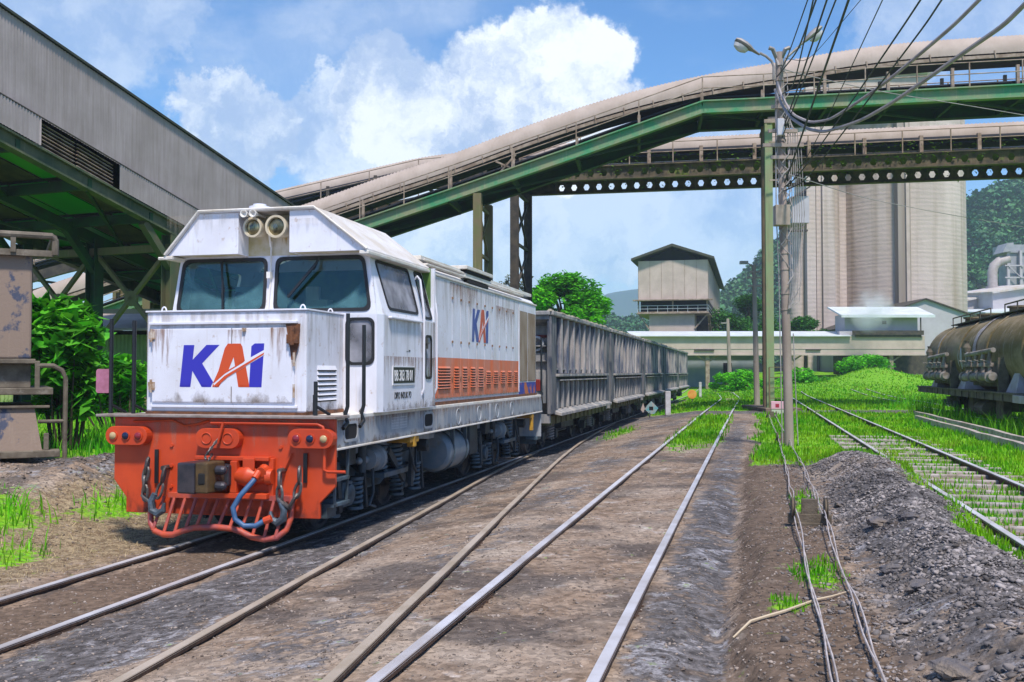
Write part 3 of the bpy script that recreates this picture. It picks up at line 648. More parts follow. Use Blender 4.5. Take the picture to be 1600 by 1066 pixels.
P('coupler_head', m, [M('dark_steel_face', (.025, .028, .04), (.07, .06, .07), 5, .4, .4, .3, 30), M('ochre_worn_face', (.11, .065, .02), (.05, .03, .015), 4, .6, .1, .4, 25), dark, steel], bevel=.022)
def chain(pts, r=.034, w=.011, mat=steel, name='chain', par=None):
    m = MB(); P_ = [Vector(p) for p in pts]; seg = []; L_ = r * 2.1
    acc = [P_[0]]
    for a, b in zip(P_[:-1], P_[1:]):
        n = max(1, round((b - a).length / L_)); acc += [a + (b - a) * (i + 1) / n for i in range(n)]
    for i, (a, b) in enumerate(zip(acc[:-1], acc[1:])):
        c = (a + b) / 2; d = (b - a).normalized(); s1 = d.cross(Vector((0, 1, 0))); s1 = s1.normalized() if s1.length > .1 else Vector((1, 0, 0)); s2 = d.cross(s1)
        q = s1 if i % 2 else s2; q = (q + (s1 + s2) * .25).normalized()
        m.tube([c + d * (L_ * .72) * math.cos(t) + q * r * .62 * math.sin(t) for t in [2 * PI * k / 12 for k in range(12)]], w, 6, True)
    return P(name, m, mat, par, smooth=True)
chain([(-.03, -.15, 1.10), (.02, -.34, 1.02)], .02, .007); chain([(.03, -.13, 1.27), (-.02, -.25, 1.13), (-.07, -.22, 1.09), (-.02, -.3, 1.06)], .02, .007)
m = MB(); m.tube([(.09, -.13, 1.45), (.03, -.14, 1.22)], .016, 8); P('uncoupling_lever', m, orange)
hookm = M('blue_grey_hook', (.09, .13, .18), (.05, .06, .07), 8, .5, .3, .3, 40)
def hook(c, sx):
    c = Vector(c); m = MB(); m.tube([c + Vector((sx * x, -.01, z)) for x, z in ((0, .10), (-.04, .02), (-.03, -.08), (.04, -.12), (.11, -.08), (.12, .0))], [.03, .038, .045, .045, .035, .015], 8); return P('hook', m, hookm, smooth=True)
chain([(-.86, -.1, 1.0), (-.88, -.12, .8), (-.87, -.13, .6), (-.80, -.14, .56)], .06, .017); chain([(-.64, -.1, .94), (-.66, -.13, .76), (-.71, -.14, .6)], .06, .017); hook((-.73, -.15, .55), 1)
chain([(.99, -.1, .98), (1.0, -.12, .8), (.96, -.13, .66), (.90, -.14, .56)], .06, .017); chain([(.76, -.1, .93), (.77, -.13, .75), (.78, -.14, .62), (.88, -.14, .55)], .06, .017); hook((.80, -.15, .50), -1)
m = MB()
for x, z0, z1 in ((-.80, .75, 1.13), (1.02, .80, 1.12)): m.box(x - .022, x + .022, -.03, -.012, z0, z1)
P('chain_bracket', m, black)
m = MB()
for x in (-.66, .76): m.tube([(x, 0, .93), (x, -.12, .93)], .03, 8)
P('chain_peg', m, steel)
m = MB(); m.tube([(.52, -.12, .90), (.50, -.22, .82), (.40, -.3, .68), (.33, -.33, .55), (.36, -.34, .43), (.46, -.33, .36), (.58, -.3, .36), (.68, -.26, .42)], .030, 10); P('brake_hose', m, blueh, smooth=True)
m = MB(); m.lathe([(0, .05), (.05, .065), (.1, .05), (.14, .06)], (.56, -.02, .95), (0, -1, -.25), 12); m.cyl((.53, -.12, .93), (.51, -.2, .85), .04, 10); m.cyl((.66, -.27, .41), (.74, -.25, .44), .04, 10); m.box(.6, .66, -.06, 0, .6, 1.06); m.cyl((.78, -.03, .95), (.86, -.03, 1.12), .012, 6); P('hose_valve', m, orange, bevel=.005)
# plow
m = MB(); pp = [(-.82, -.06, .60), (-.83, -.08, .42), (-.80, -.12, .31), (-.72, -.16, .235), (-.60, -.18, .205), (-.48, -.19, .21), (-.36, -.20, .255), (-.2, -.21, .30), (.05, -.21, .315), (.25, -.21, .305), (.36, -.20, .275), (.48, -.19, .22), (.62, -.18, .20), (.76, -.16, .22), (.85, -.12, .30), (.88, -.08, .42), (.88, -.05, .64)]
m.tube(pp, .034, 10); m.box(-.62, .90, -.07, 0, .60, .655)
def pz(x):
    return np.interp(x, [p[0] for p in pp[3:14]], [p[2] for p in pp[3:14]])
for i in range(12):
    x = -.70 + i * .135; m.tube([(x + .02, -.05, .61), (x - .035, -.18, float(pz(x - .035)) + .01)], .019, 7)

P('rail_guard', m, M('scuffed_orange_guard', (.50, .075, .03), (.30, .07, .07), 6, .5, 0, .3, 25), smooth=True)
# nose hood
NX0, NX1, NY0, NY1, NZ = -1.05, .95, .14, 1.17, 2.69
m = MB(); m.mi = 0; m.box(NX0, NX1, NY0, NY1, 1.55, NZ); P('nose_hood', m, white, bevel=.02)
m = MB(); m.box(NX0 + .09, NX1 - .14, NY0 - .03, NY0, 1.66, 2.5); P('nose_panel', m, white, bevel=.008)
m = MB(); m.box(NX0 + .05, NX1 - .1, NY0 - .05, NY0, 2.545, 2.575); m.box(NX0 - .01, NX1 + .01, NY0 - .02, NY1, NZ - .0, NZ + .02); m.box(NX0 + .08, NX1 - .1, NY0 - .035, NY0, 1.60, 1.63); P('nose_trim', m, white, bevel=.005)
m = MB(); m.box(NX0, NX1, NY0 - .012, NY0 + .02, 1.525, 1.555); m.box(NX1 - .02, NX1 + .012, NY0, NY1, 1.52, 1.56); P('rusty_skirt', m, rust)
m = MB()
for z in (1.8, 2.38): m.box(NX0 + .05, NX0 + .13, NY0 - .045, NY0 - .01, z, z + .09); m.cyl((NX0 + .09, NY0 - .05, z - .03), (NX0 + .09, NY0 - .05, z + .12), .014, 8)
for z in (1.75, 2.1): m.cyl((NX1 - .13, NY0 - .045, z - .03), (NX1 - .13, NY0 - .045, z + .12), .014, 8)
m.box(.19, .23, NY0 - .06, NY0 - .01, 2.46, 2.50)
P('hinge', m, M('dirty_white_hinge', (.55, .48, .42), (.3, .18, .1), 12, .7))
m = MB(); m.box(NX1 - .21, NX1 - .08, NY0 - .075, NY0 - .01, 2.32, 2.42); m.cyl((NX1 - .15, NY0 - .07, 2.3), (NX1 - .15, NY0 - .07, 2.5), .03, 8)
m.plate([(NX1 - .24, 2.54), (NX1 - .06, 2.54), (NX1 - .08, 2.3), (NX1 - .13, 2.14), (NX1 - .17, 2.14), (NX1 - .19, 2.3)], [], (0, NY0 - .033, 0), (1, 0, 0), (0, 0, 1), .003); P('rusty_latch', m, rust, bevel=.004)
m = MB()
for x, y in ((NX0 + .15, .25), (NX1 - .1, .25), (NX1 - .1, 1.0), (NX0 + .15, 1.1)): m.tube([(x + .03 * math.cos(a), y, NZ + .02 + .05 * math.sin(a)) for a in [PI * i / 8 for i in range(9)]], .009, 6)
P('lifting_eye', m, white)
def louvre(mb, O, X, w, z0, z1, n, d=.012, hh=.022):
    O = Vector(O); X = Vector(X); Nn = X.cross(Vector((0, 0, 1)))
    for i in range(n):
        z = z0 + (z1 - z0) * i / (n - 1); a = O + Vector((0, 0, z)); b = a + X * w
        mb.hexa([a, b, b + Nn * .001, a + Nn * .001, a + Vector((0, 0, hh)), b + Vector((0, 0, hh)), b + Nn * d + Vector((0, 0, 0)), a + Nn * d + Vector((0, 0, 0))])
m = MB()
m.mi = 0
for i in range(7): z = 1.68 + i * .058; m.hexa([(NX1, .42, z), (NX1 + .025, .42, z + .0), (NX1 + .025, .92, z + .0), (NX1, .92, z), (NX1, .42, z + .05), (NX1 + .002, .42, z + .05), (NX1 + .002, .92, z + .05), (NX1, .92, z + .05)])
m.mi = 1
for i in range(7): z = 1.68 + i * .058; m.box(NX1 + .0005, NX1 + .022, .425, .915, z - .016, z - .001)
P('nose_louvres', m, [white, dark])
# ---- KAI lettering
LX, LY = lambda x: (x - 475) / 480, lambda y: (1080 - y) / 222
Kp = [(497, 862), (558, 862), (549, 938), (628, 862), (703, 862), (604, 957), (668, 1052), (655, 1078), (603, 1078), (548, 995), (537, 1078), (475, 1078)]
Ap = [(664, 1078), (668, 1056), (698, 995), (733, 880), (750, 856), (822, 856), (833, 872), (875, 1078), (812, 1078), (784, 925), (750, 1003), (700, 1078)]
Ip = [(903, 856), (956, 856), (942, 1078), (872, 1078), (884, 870)]
Sw = [(668, 1056), (735, 1000), (955, 890), (957, 915), (760, 1022), (676, 1076)]
Sr = [(672, 1072), (735, 1020), (957, 902), (953, 913), (750, 1028), (690, 1077)]
Sr2 = [(667, 1056), (730, 1003), (850, 942), (840, 952), (735, 1010), (674, 1058)]
def kai(O, X, w, h, mats, name='railway_logo'):
    m = MB(); O = Vector(O); Xn = Vector(X); Nn = Xn.cross(Vector((0, 0, 1)))
    for poly, mi, off in ((Kp, 0, .002), (Ap, 1, .002), (Ip, 0, .002), (Sw, 2, .004), (Sr, 1, .006), (Sr2, 1, .0058)):
        m.mi = mi; m.plate([(LX(a) * w, LY(b) * h) for a, b in poly], [], O + Nn * off, Xn, (0, 0, 1), .0015)
    return P(name, m, mats)
kai((-.60, NY0 - .03, 1.83), (1, 0, 0), 1.05, .49, [kblue, korange, kwhite])
# ---- cab : a shell with real openings
ZB, ZW, ZT = 1.52, 2.70, 3.46
YF, YR, YB_ = 1.16, 1.28, 3.30
def fp(x, z):   # front face leans back a little above the belt
    return YF + (0 if z < ZW else (z - ZW) * .10)
BW, TW = 1.42, 1.22   # half widths
m = MB()
Xv = Vector((1, 0, 0)); Yv = Vector((0, .10, 1)).normalized()
up_o = [(-1.38, 0), (1.38, 0), (1.24, .76), (-1.30, .76)]
wl = rpoly([(-1.31, .05), (-.10, .05), (-.10, .72), (-1.25, .72)], .10); wr = rpoly([(.03, .05), (1.30, .05), (1.18, .72), (.03, .72)], .10)
O1 = Vector((0, YF, ZW)); m.plate(up_o, [wl, wr], O1, Xv, Yv, .05)
# lower front, with square window, and chamfered corner
sqw = rrect(1.0, 1.24, 2.13, 2.66, .07)
m.plate([(-1.38, ZB), (1.38, ZB), (1.38, ZW), (-1.38, ZW)], [rrect(.99, 1.34, 2.10, 2.65, .08)], (0, YF, 0), Xv, (0, 0, 1), .04)
for s_ in (-1, 1):   # chamfer strips
    m.hexa([(s_ * 1.38, YF + .001, ZB), (s_ * BW, YR, ZB), (s_ * (BW - .04), YR, ZB), (s_ * 1.34, YF + .03, ZB), (s_ * 1.38, YF + .001, ZW), (s_ * BW, YR, ZW), (s_ * (BW - .04), YR, ZW), (s_ * 1.34, YF + .03, ZW)])
    t_ = 1.24 if s_ > 0 else 1.30
    m.hexa([(s_ * 1.38, YF + .001, ZW), (s_ * BW, YR, ZW), (s_ * (BW - .04), YR, ZW), (s_ * 1.34, YF + .03, ZW), (s_ * t_, YF + .077, ZT), (s_ * TW, YR + .02, ZT), (s_ * (TW - .04), YR + .02, ZT), (s_ * (t_ - .04), YF + .1, ZT)])
# sides : belt below, tumblehome above
side_w1 = rpoly([(1.50, .08), (2.62, .08), (2.62, .70), (1.42, .70)], .08); side_w2 = rpoly([(2.86, .04), (3.17, .04), (3.17, .70), (2.86, .70)], .06)
for s_ in (-1, 1):
    sv_ = Vector((s_ * -(BW - TW), 0, ZT - ZW)); ln = sv_.length; sv_.normalize()
    if s_ > 0: m.plate([(YR, 0), (YB_, 0), (YB_, ln), (YR + .02, ln)], [side_w1, side_w2], (BW, 0, ZW), (0, 1, 0), sv_, .04)
    else: m.plate([(-YB_, 0), (-YR, 0), (-YR - .02, ln), (-YB_, ln)], [[(-a, b) for a, b in reversed(side_w1)]], (-BW, 0, ZW), (0, -1, 0), sv_, .04)
    if s_ > 0: m.plate([(YR, ZB), (YB_, ZB), (YB_, ZW), (YR, ZW)], [rrect(2.86, 3.12, 1.92, 2.50, .07)], (BW, 0, 0), (0, 1, 0), (0, 0, 1), .04)
    else: m.plate([(-YB_, ZB), (-YR, ZB), (-YR, ZW), (-YB_, ZW)], [], (-BW, 0, 0), (0, -1, 0), (0, 0, 1), .04)
m.box(-BW, BW, YB_ - .04, YB_, ZB, ZT)
P('cab_body', m, white)
m = MB(); m.box(-BW + .05, BW - .05, YB_ - .07, YB_ - .045, ZB, ZT); m.box(-BW + .05, BW - .05, YF + .1, YB_ - .1, 1.9, 1.93); m.mi = 1; m.box(-1.3, -.75, 2.6, 3.1, 1.93, 3.2); m.box(.75, 1.25, 2.7, 3.1, 1.93, 2.95); m.mi = 2; m.box(-.42, -.22, 3.0, 3.08, 2.75, 3.22); m.box(-.15, .1, 2.6, 2.8, 2.2, 3.0)
P('cab_interior', m, [green_int, teal_int, cream], bevel=.03)
def win(name, poly, O, X, Y, mat, wd=.03):
    O = Vector(O); X = Vector(X); Y = Vector(Y); Nn = X.cross(Y).normalized()
    m = MB(); m.plate(inset(poly, -.012), [inset(poly, wd)], O + Nn * .012, X, Y, .03); fr = P(name, m, rubber)
    g = MB(); g.plate(inset(poly, wd * .8), [], O + Nn * -.004, X, Y, .006); P('pane', g, mat, fr); return fr
win('windscreen', wl, O1, Xv, Yv, glass); win('windscreen', wr, O1, Xv, Yv, glass)
win('front_corner_window', rrect(.99, 1.34, 2.10, 2.65, .08), (0, YF, 0), Xv, (0, 0, 1), sglass, .022)
sv_ = Vector((-(BW - TW), 0, ZT - ZW)).normalized()
w1 = win('cab_side_window', side_w1, (BW, 0, ZW), (0, 1, 0), sv_, sglass, .022)
m = MB(); m.plate(rpoly([(2.20, .14), (2.54, .14), (2.54, .64), (2.02, .64)], .05), [], Vector((BW, 0, ZW)) + Vector((-.02, 0, 0)), (0, 1, 0), sv_, .004); P('open_pane', m, dark, w1)
win('door_window', side_w2, (BW, 0, ZW), (0, 1, 0), sv_, sglass, .02); win('door_lower_window', rrect(2.86, 3.12, 1.92, 2.50, .07), (BW, 0, 0), (0, 1, 0), (0, 0, 1), sglass, .02)
m = MB()
for z, d in ((2.66, .05),): m.box(BW, BW + .05, YR + .15, YR + 1.35, z, z + .03)
P('arm_rest', m, white, bevel=.01)
m = MB(); m.box(BW, BW + .006, 2.76, 2.775, ZB + .02, ZW); m.box(BW, BW + .006, 3.22, 3.235, ZB + .02, ZW); m.box(BW - .0, BW + .008, 1.75, 1.77, ZB + .02, 1.55); P('door_seam', m, M('seam_shadow', (.2, .17, .16)))
m = MB(); m.box(BW, BW + .05, 2.79, 2.84, 2.32, 2.46); m.cyl((BW + .04, 2.76, 2.40), (BW + .04, 2.9, 2.40), .012, 6); P('door_handle', m, steel)
def handrail(x, y, z0, z1, mat, bow=.0, name='handrail'):
    m = MB(); m.tube([(x - .05, y, z1 - .04), (x - .01, y, z1), (x + .03, y, z1 - .05), (x + .05 + bow, y, z1 - .5 if bow else z1 - .2), (x + .05 + bow, y, z0 + .2), (x + .04, y, z0 + .08), (x - .04, y - .03, z0)], .016, 8); return P(name, m, mat, smooth=True)
handrail(BW - .06, 2.72, 1.58, 3.30, white, .04); handrail(BW - .10, 3.40, 1.58, 3.32, white, .04)
# plates & text
def text(s, O, X, size, mat, sx=1., par=None, bold=0., name='lettering', up=(0, 0, 1), ext=.002):
    c = bpy.data.curves.new(name, 'FONT'); c.body = s; c.size = size; c.extrude = ext; c.offset = bold; c.resolution_u = 3
    t = bpy.data.objects.new('t', c); COL.objects.link(t); bpy.context.view_layer.update()
    me = bpy.data.meshes.new_from_object(t.evaluated_get(bpy.context.evaluated_depsgraph_get())); bpy.data.objects.remove(t)
    me.materials.clear(); me.materials.append(mat); o = bpy.data.objects.new(name, me); COL.objects.link(o); o.parent = par or LOC
    X = Vector(X).normalized(); U = Vector(up); Z = X.cross(U)
    o.matrix_local = Matrix.Translation(O) @ Matrix([[X[i] * sx, U[i], Z[i], 0] for i in range(3)] + [[0, 0, 0, 1]]); return o
plw = M('plate_white', (.7, .7, .72)); plb = M('plate_black', (.015, .015, .018), rough=.4)
m = MB(); m.mi = 0; m.box(BW, BW + .012, 1.58, 2.40, 1.84, 2.08); m.mi = 1; m.box(BW + .004, BW + .015, 1.595, 2.385, 1.865, 2.065); pl_ = P('number_plate', m, [plw, plb])
text('BB 303 78 01', (BW + .017, 1.615, 1.892), (0, 1, 0), .20, plw, .64, pl_, .0)
text('DIPO INDUK PD', (BW + .003, 1.66, 1.67), (0, 1, 0), .12, plb, .72, None, .0)
m = MB(); m.box(BW, BW + .004, 2.1, 2.17, 2.27, 2.275); m.box(BW, BW + .004, 2.19, 2.24, 2.27, 2.29); P('small_stencil', m, plb)
# ---- roof and brow
YBf = .93; YRe = 3.32; XT0, XT1 = -.88, .66
m = MB()
rf = [(-1.36, 3.44), (-1.36, 3.48), (XT0, 4.0), (XT1, 3.98), (1.36, 3.48), (1.36, 3.44)]
# roof skin (thin shell open below)
m.mi = 0
def skin(y0, y1, a, b, th=.03):
    (x0, z0), (x1, z1) = a, b; m.hexa([(x0, y0, z0 - th), (x1, y0, z1 - th), (x1, y1, z1 - th), (x0, y1, z0 - th), (x0, y0, z0), (x1, y0, z1), (x1, y1, z1), (x0, y1, z0)])
skin(YBf, YRe, (-1.33, 3.47), (XT0, 3.99)); skin(YBf, YRe, (XT0, 3.99), (XT1, 3.99)); skin(YBf, YRe, (XT1, 3.99), (1.33, 3.47))
P('cab_roof', m, M('sun_bleached_roof', (.66, .63, .64), (.54, .48, .42), 2.4, .6, 0, .2, 20, streak=.3, stc=(.4, .3, .16)))
m = MB(); m.box(1.24, 1.36, YBf, YRe, 3.40, 3.445); m.box(-1.36, -1.24, YBf, YRe, 3.40, 3.445); P('roof_gutter', m, cream, bevel=.01)
m = MB()
m.plate([(-1.31, 3.45), (-.35, 3.45), (-.35, 3.955), (XT0 + .0, 3.955)], [], (0, YBf + .03, 0), Xv, (0, 0, 1), .03)
m.plate([(.33, 3.45), (1.31, 3.45), (XT1, 3.955), (.33, 3.955)], [], (0, YBf + .03, 0), Xv, (0, 0, 1), .03)
m.box(-.38, -.352, YBf + .031, 1.24, 3.45, 3.955); m.box(.332, .36, YBf + .031, 1.24, 3.45, 3.955)
P('brow', m, white)
m = MB(); m.box(-.36, .34, 1.22, 1.26, 3.45, 3.95); m.box(-1.28, -.38, YBf + .06, 1.25, 3.455, 3.475); m.box(.36, 1.28, YBf + .06, 1.25, 3.455, 3.475); P('lamp_recess', m, M('recess_dirty_cream', (.55, .50, .42), (.40, .33, .16), 4, .7, streak=.6, stc=(.3, .25, .1)))
m = MB(); m.tube([(1.34, YBf - .005, 3.46), (XT1, YBf - .005, 3.985), (XT0, YBf - .005, 3.985), (-1.34, YBf - .005, 3.46)], .016, 6); P('roof_edge', m, cream)
m = MB(); m.cyl((-.14, 1.1, 3.98), (-.14, 1.1, 4.04), .13, 14); m.cyl((-.14, 1.1, 4.04), (-.14, 1.1, 4.07), .08, 14); P('roof_vent', m, white, smooth=True)
for x, z, r_ in ((-.16, 3.77, .125), (.15, 3.77, .14)):
    m = MB(); m.lathe([(-.3, r_ * .6), (-.02, r_), (.03, r_), (.03, r_ * .8), (0, r_ * .8), (-.06, r_ * .35)], (x, .98, z), (0, -1, 0), 28); h_ = P('headlamp', m, M('headlamp_rim', (.62, .54, .40), (.5, .42, .3), 6, .5), smooth=True)
    g = MB(); g.lathe([(-.005, r_ * .8), (.01, r_ * .6), (.02, r_ * .3), (.022, .004)], (x, .98, z), (0, -1, 0), 24); P('lens', g, M('sealed_lamp_glass', (.32, .28, .16), (.10, .09, .05), 9, .08, .6), h_, smooth=True)
    g = MB(); g.lathe([(.0, .02), (.04, .03), (.045, .002)], (x, .98, z), (0, -1, 0), 12); P('bulb', g, lensm, h_)
for x in (-.23, -.11):
    m = MB(); m.lathe([(-.3, .015), (-.1, .022), (0, .042), (.02, .048), (.02, .038), (-.02, .02)], (x, .88, 3.925), (0, -1, 0), 18); P('horn', m, cream, smooth=True)
m = MB(); m.tube([(-.03, 1.20, 3.62), (-.03, 1.18, 3.1), (-.04, 1.13, 2.74)], .012, 6); m.tube([(.02, 1.15, 3.85), (-.02, 1.12, 3.7), (-.03, 1.18, 3.55)], .012, 6); m.box(-.06, -.01, 1.13, 1.2, 3.16, 3.24); m.cyl((-1.5, 1.05, 3.43), (-1.25, 1.05, 3.43), .02, 6); P('conduit', m, cream)
m = MB(); m.mi = 0; m.tube([(-.70, 1.19, 3.42), (-.67, 1.14, 3.2), (-.63, 1.12, 3.0)], .016, 6); m.beam((-.64, 1.11, 3.10), (-.63, 1.10, 2.76), .025, .03); P('wiper', m, black)
m = MB(); m.tube([(.62, 1.19, 3.42), (.56, 1.14, 3.25)], .016, 6); m.beam((.60, 1.13, 3.32), (.24, 1.11, 2.92), .025, .03); P('wiper', m, black)
# ---- long hood
HY0, HY1, HS, HZ = 3.31, 10.62, 1.28, 3.50
m = MB(); m.mi = 0
hp = [(-HS, 1.55), (-HS, 3.42), (-HS + .10, 3.52), (-.62, 3.70), (.62, 3.70), (HS - .10, 3.52), (HS, 3.42), (HS, 1.55)]
m.add([(x, HY0, z) for x, z in hp] + [(x, HY1, z) for x, z in hp], [tuple(range(8))[::-1], tuple(range(8, 16))] + [(i, i + 8, (i + 1) % 8 + 8, (i + 1) % 8) for i in range(8)])
P('long_hood', m, white, bevel=.012)
m = MB(); m.box(HS - .005, HS + .03, HY0, HY1, 3.405, 3.435); m.box(HS - .06, HS + .02, HY0, 9.4, 3.52, 3.545); m.tube([(HS - .03, HY0, 3.6), (HS - .03, 5.2, 3.6), (HS - .02, 7.0, 3.575), (HS - .03, 9.5, 3.58)], .014, 6); m.box(.4, HS - .08, HY0, HY1 - .05, 3.60, 3.66); P('roof_rail', m, cream, bevel=.004)
m = MB(); m.box(.5, HS + .04, 5.25, 6.9, 3.66, 3.72); m.box(.5, HS + .0, 5.3, 6.85, 3.52, 3.60); m.mi = 1; m.box(.5, HS + .02, 5.3, 6.85, 3.60, 3.66); m.box(HS - .05, HS + .035, 5.35, 6.6, 3.44, 3.50); P('air_intake', m, [cream, dark], bevel=.008)
m = MB()
for y in (4.6, 6.0, 7.4): m.cyl((.3, y, 3.7), (.3, y, 3.82), .05, 8)
m.box(-.5, .5, 4.2, 5.4, 3.70, 3.76); m.box(-.4, .4, 7.2, 9.8, 3.70, 3.78); P('roof_hatch', m, cream, bevel=.01)
doors = [3.70, 4.52, 4.98, 5.44, 5.92, 6.42, 6.92, 7.44, 7.96, 8.48, 8.98]
zo = 2.22
for s_ in (1, -1):
    for i, (a, b) in enumerate(zip(doors[:-1], doors[1:])):
        m = MB(); x0, x1 = sorted((s_ * HS, s_ * (HS + .014))); m.mi = 0; m.box(x0, x1, a + .008, b - .008, zo, 3.38)
        m.mi = 1; m.box(x0, x1, a + .008, b - .008, 1.62, zo)
        if s_ > 0:
            n_ = 8; z0, z1 = (1.76, 2.06) if i < 5 else (1.80, 2.00); n_ = 8 if i < 5 else 6
            for k in range(n_):
                z = z0 + (z1 - z0) * k / (n_ - 1); y0, y1 = a + .12, b - .12
                m.mi = 1; m.hexa([(x1, y0, z), (x1 + .02, y0, z), (x1 + .02, y1, z), (x1, y1, z), (x1, y0, z + .028), (x1 + .002, y0, z + .028), (x1 + .002, y1, z + .028), (x1, y1, z + .028)])
                m.mi = 2; m.box(x1 + .0005, x1 + .018, y0 + .005, y1 - .005, z - .012, z - .001)
        P('hood_door', m, [white, louvo, dark])
m = MB()
for y in doors[1:-1:1]:
    for z in (1.9, 2.45, 3.12): m.box(HS + .012, HS + .03, y - .02, y + .02, z, z + .035)
P('door_catch', m, M('rusty_catch', (.3, .17, .1), (.14, .08, .05), 20, .8))
m = MB(); m.mi = 0; m.box(HS - .01, HS + .016, 9.02, HY1 - .06, 1.62, 3.38); m.mi = 1
for a, b in ((9.08, 9.72), (9.80, 10.5)):
    m.mi = 1; m.box(HS, HS + .019, a, b, 1.82, 3.22); m.mi = 2
    for k in range(13): y = a + (b - a) * (k + .5) / 13; m.box(HS + .019, HS + .03, y - .012, y + .012, 1.83, 3.21)
m.mi = 3; m.box(HS, HS + .02, 9.04, HY1 - .07, 1.56, 1.80)
P('radiator_grille', m, [white, M('soot_brown', (.10, .075, .05), (.2, .16, .12), 1.5, .8, stretch=(1, 1, .5)), M('dirty_grey_slat', (.27, .24, .20), (.14, .10, .06), 1.6, .8, stretch=(1, 1, .5)), M('blue_orange_skirt', (.03, .05, .30), (.5, .14, .05), 3.5, .6, lo=.5, hi=.55)])
kai((HS + .016, 5.62, 2.50), (0, 1, 0), 1.05, .56, [kblue2, M('logo_faded_orange', (.50, .11, .06)), kwhite])
m = MB(); m.box(-HS, HS + .03, HY0, HY1, 1.525, 1.57); P('hood_skirt', m, rust)
# walkway handrails
for x, y, z1 in ((1.09, .08, 1.90), (1.36, .33, 2.66), (1.37, .78, 2.55), (-1.5, .12, 2.62), (-1.2, .12, 2.60)):
    m = MB()
    if x > 1.1: m.tube([(x, y, z1), (x, y, 1.62), (x - .03, y, 1.52), (x - .0, y + .0, 1.44), (x - .14 if x < 1.2 else x, y - .12, 1.38)], .024, 8); m.tube([(x, y, 1.60), (x - .15, y + .25, 1.54)], .015, 6)
    else: m.tube([(x, y, 1.52), (x, y, z1)], .024, 8); m.tube([(x + .02, y, 1.62), (x + .1, y + .15, 1.53)], .018, 6)
    P('hand_post', m, black, smooth=True)
m = MB(); m.box(1.0, 1.03, .2, .23, 1.53, 1.75); P('cock', m, black)
m = MB(); m.plate(rrect(-1.70, -1.51, 1.76, 2.04, .03), [], (0, .12, 0), Xv, (0, 0, 1), .008); P('signal_plate', m, pinkm)
m = MB()
for x in (1.2, 1.34): m.tube([(x, LL - .1, 2.75), (x, LL - .1, 1.5), (x, LL, 1.3)], .022, 8)
P('rear_hand_post', m, black); m = MB(); m.box(1.2, 1.32, LL - .1, LL - .02, 1.6, 1.85); P('tail_lamp', m, M('dark_red_lamp', (.20, .02, .015), rough=.35), bevel=.02)
m = MB(); m.mi = 0; m.box(-1.2, 1.2, LL + .0, LL + .05, .45, 1.47); m.box(1.0, 1.25, LL - .15, LL + .25, .55, .62); m.mi = 1; m.box(-.15, .15, LL, LL + .5, .8, 1.0); P('rear_plate', m, [undl, steel], bevel=.01)
m = MB(); m.box(HB - .35, HB + .0, 2.5, 2.85, 1.06, 1.14); m.box(HB - .1, HB + .01, 2.62, 2.72, 1.0, 1.16); m.box(HB - .3, HB + .0, 9.9, 10.2, 1.06, 1.13); m.box(HB - .06, HB + .01, 10.0, 10.1, .8, 1.14); P('yellow_bracket', m, yellow, bevel=.015)
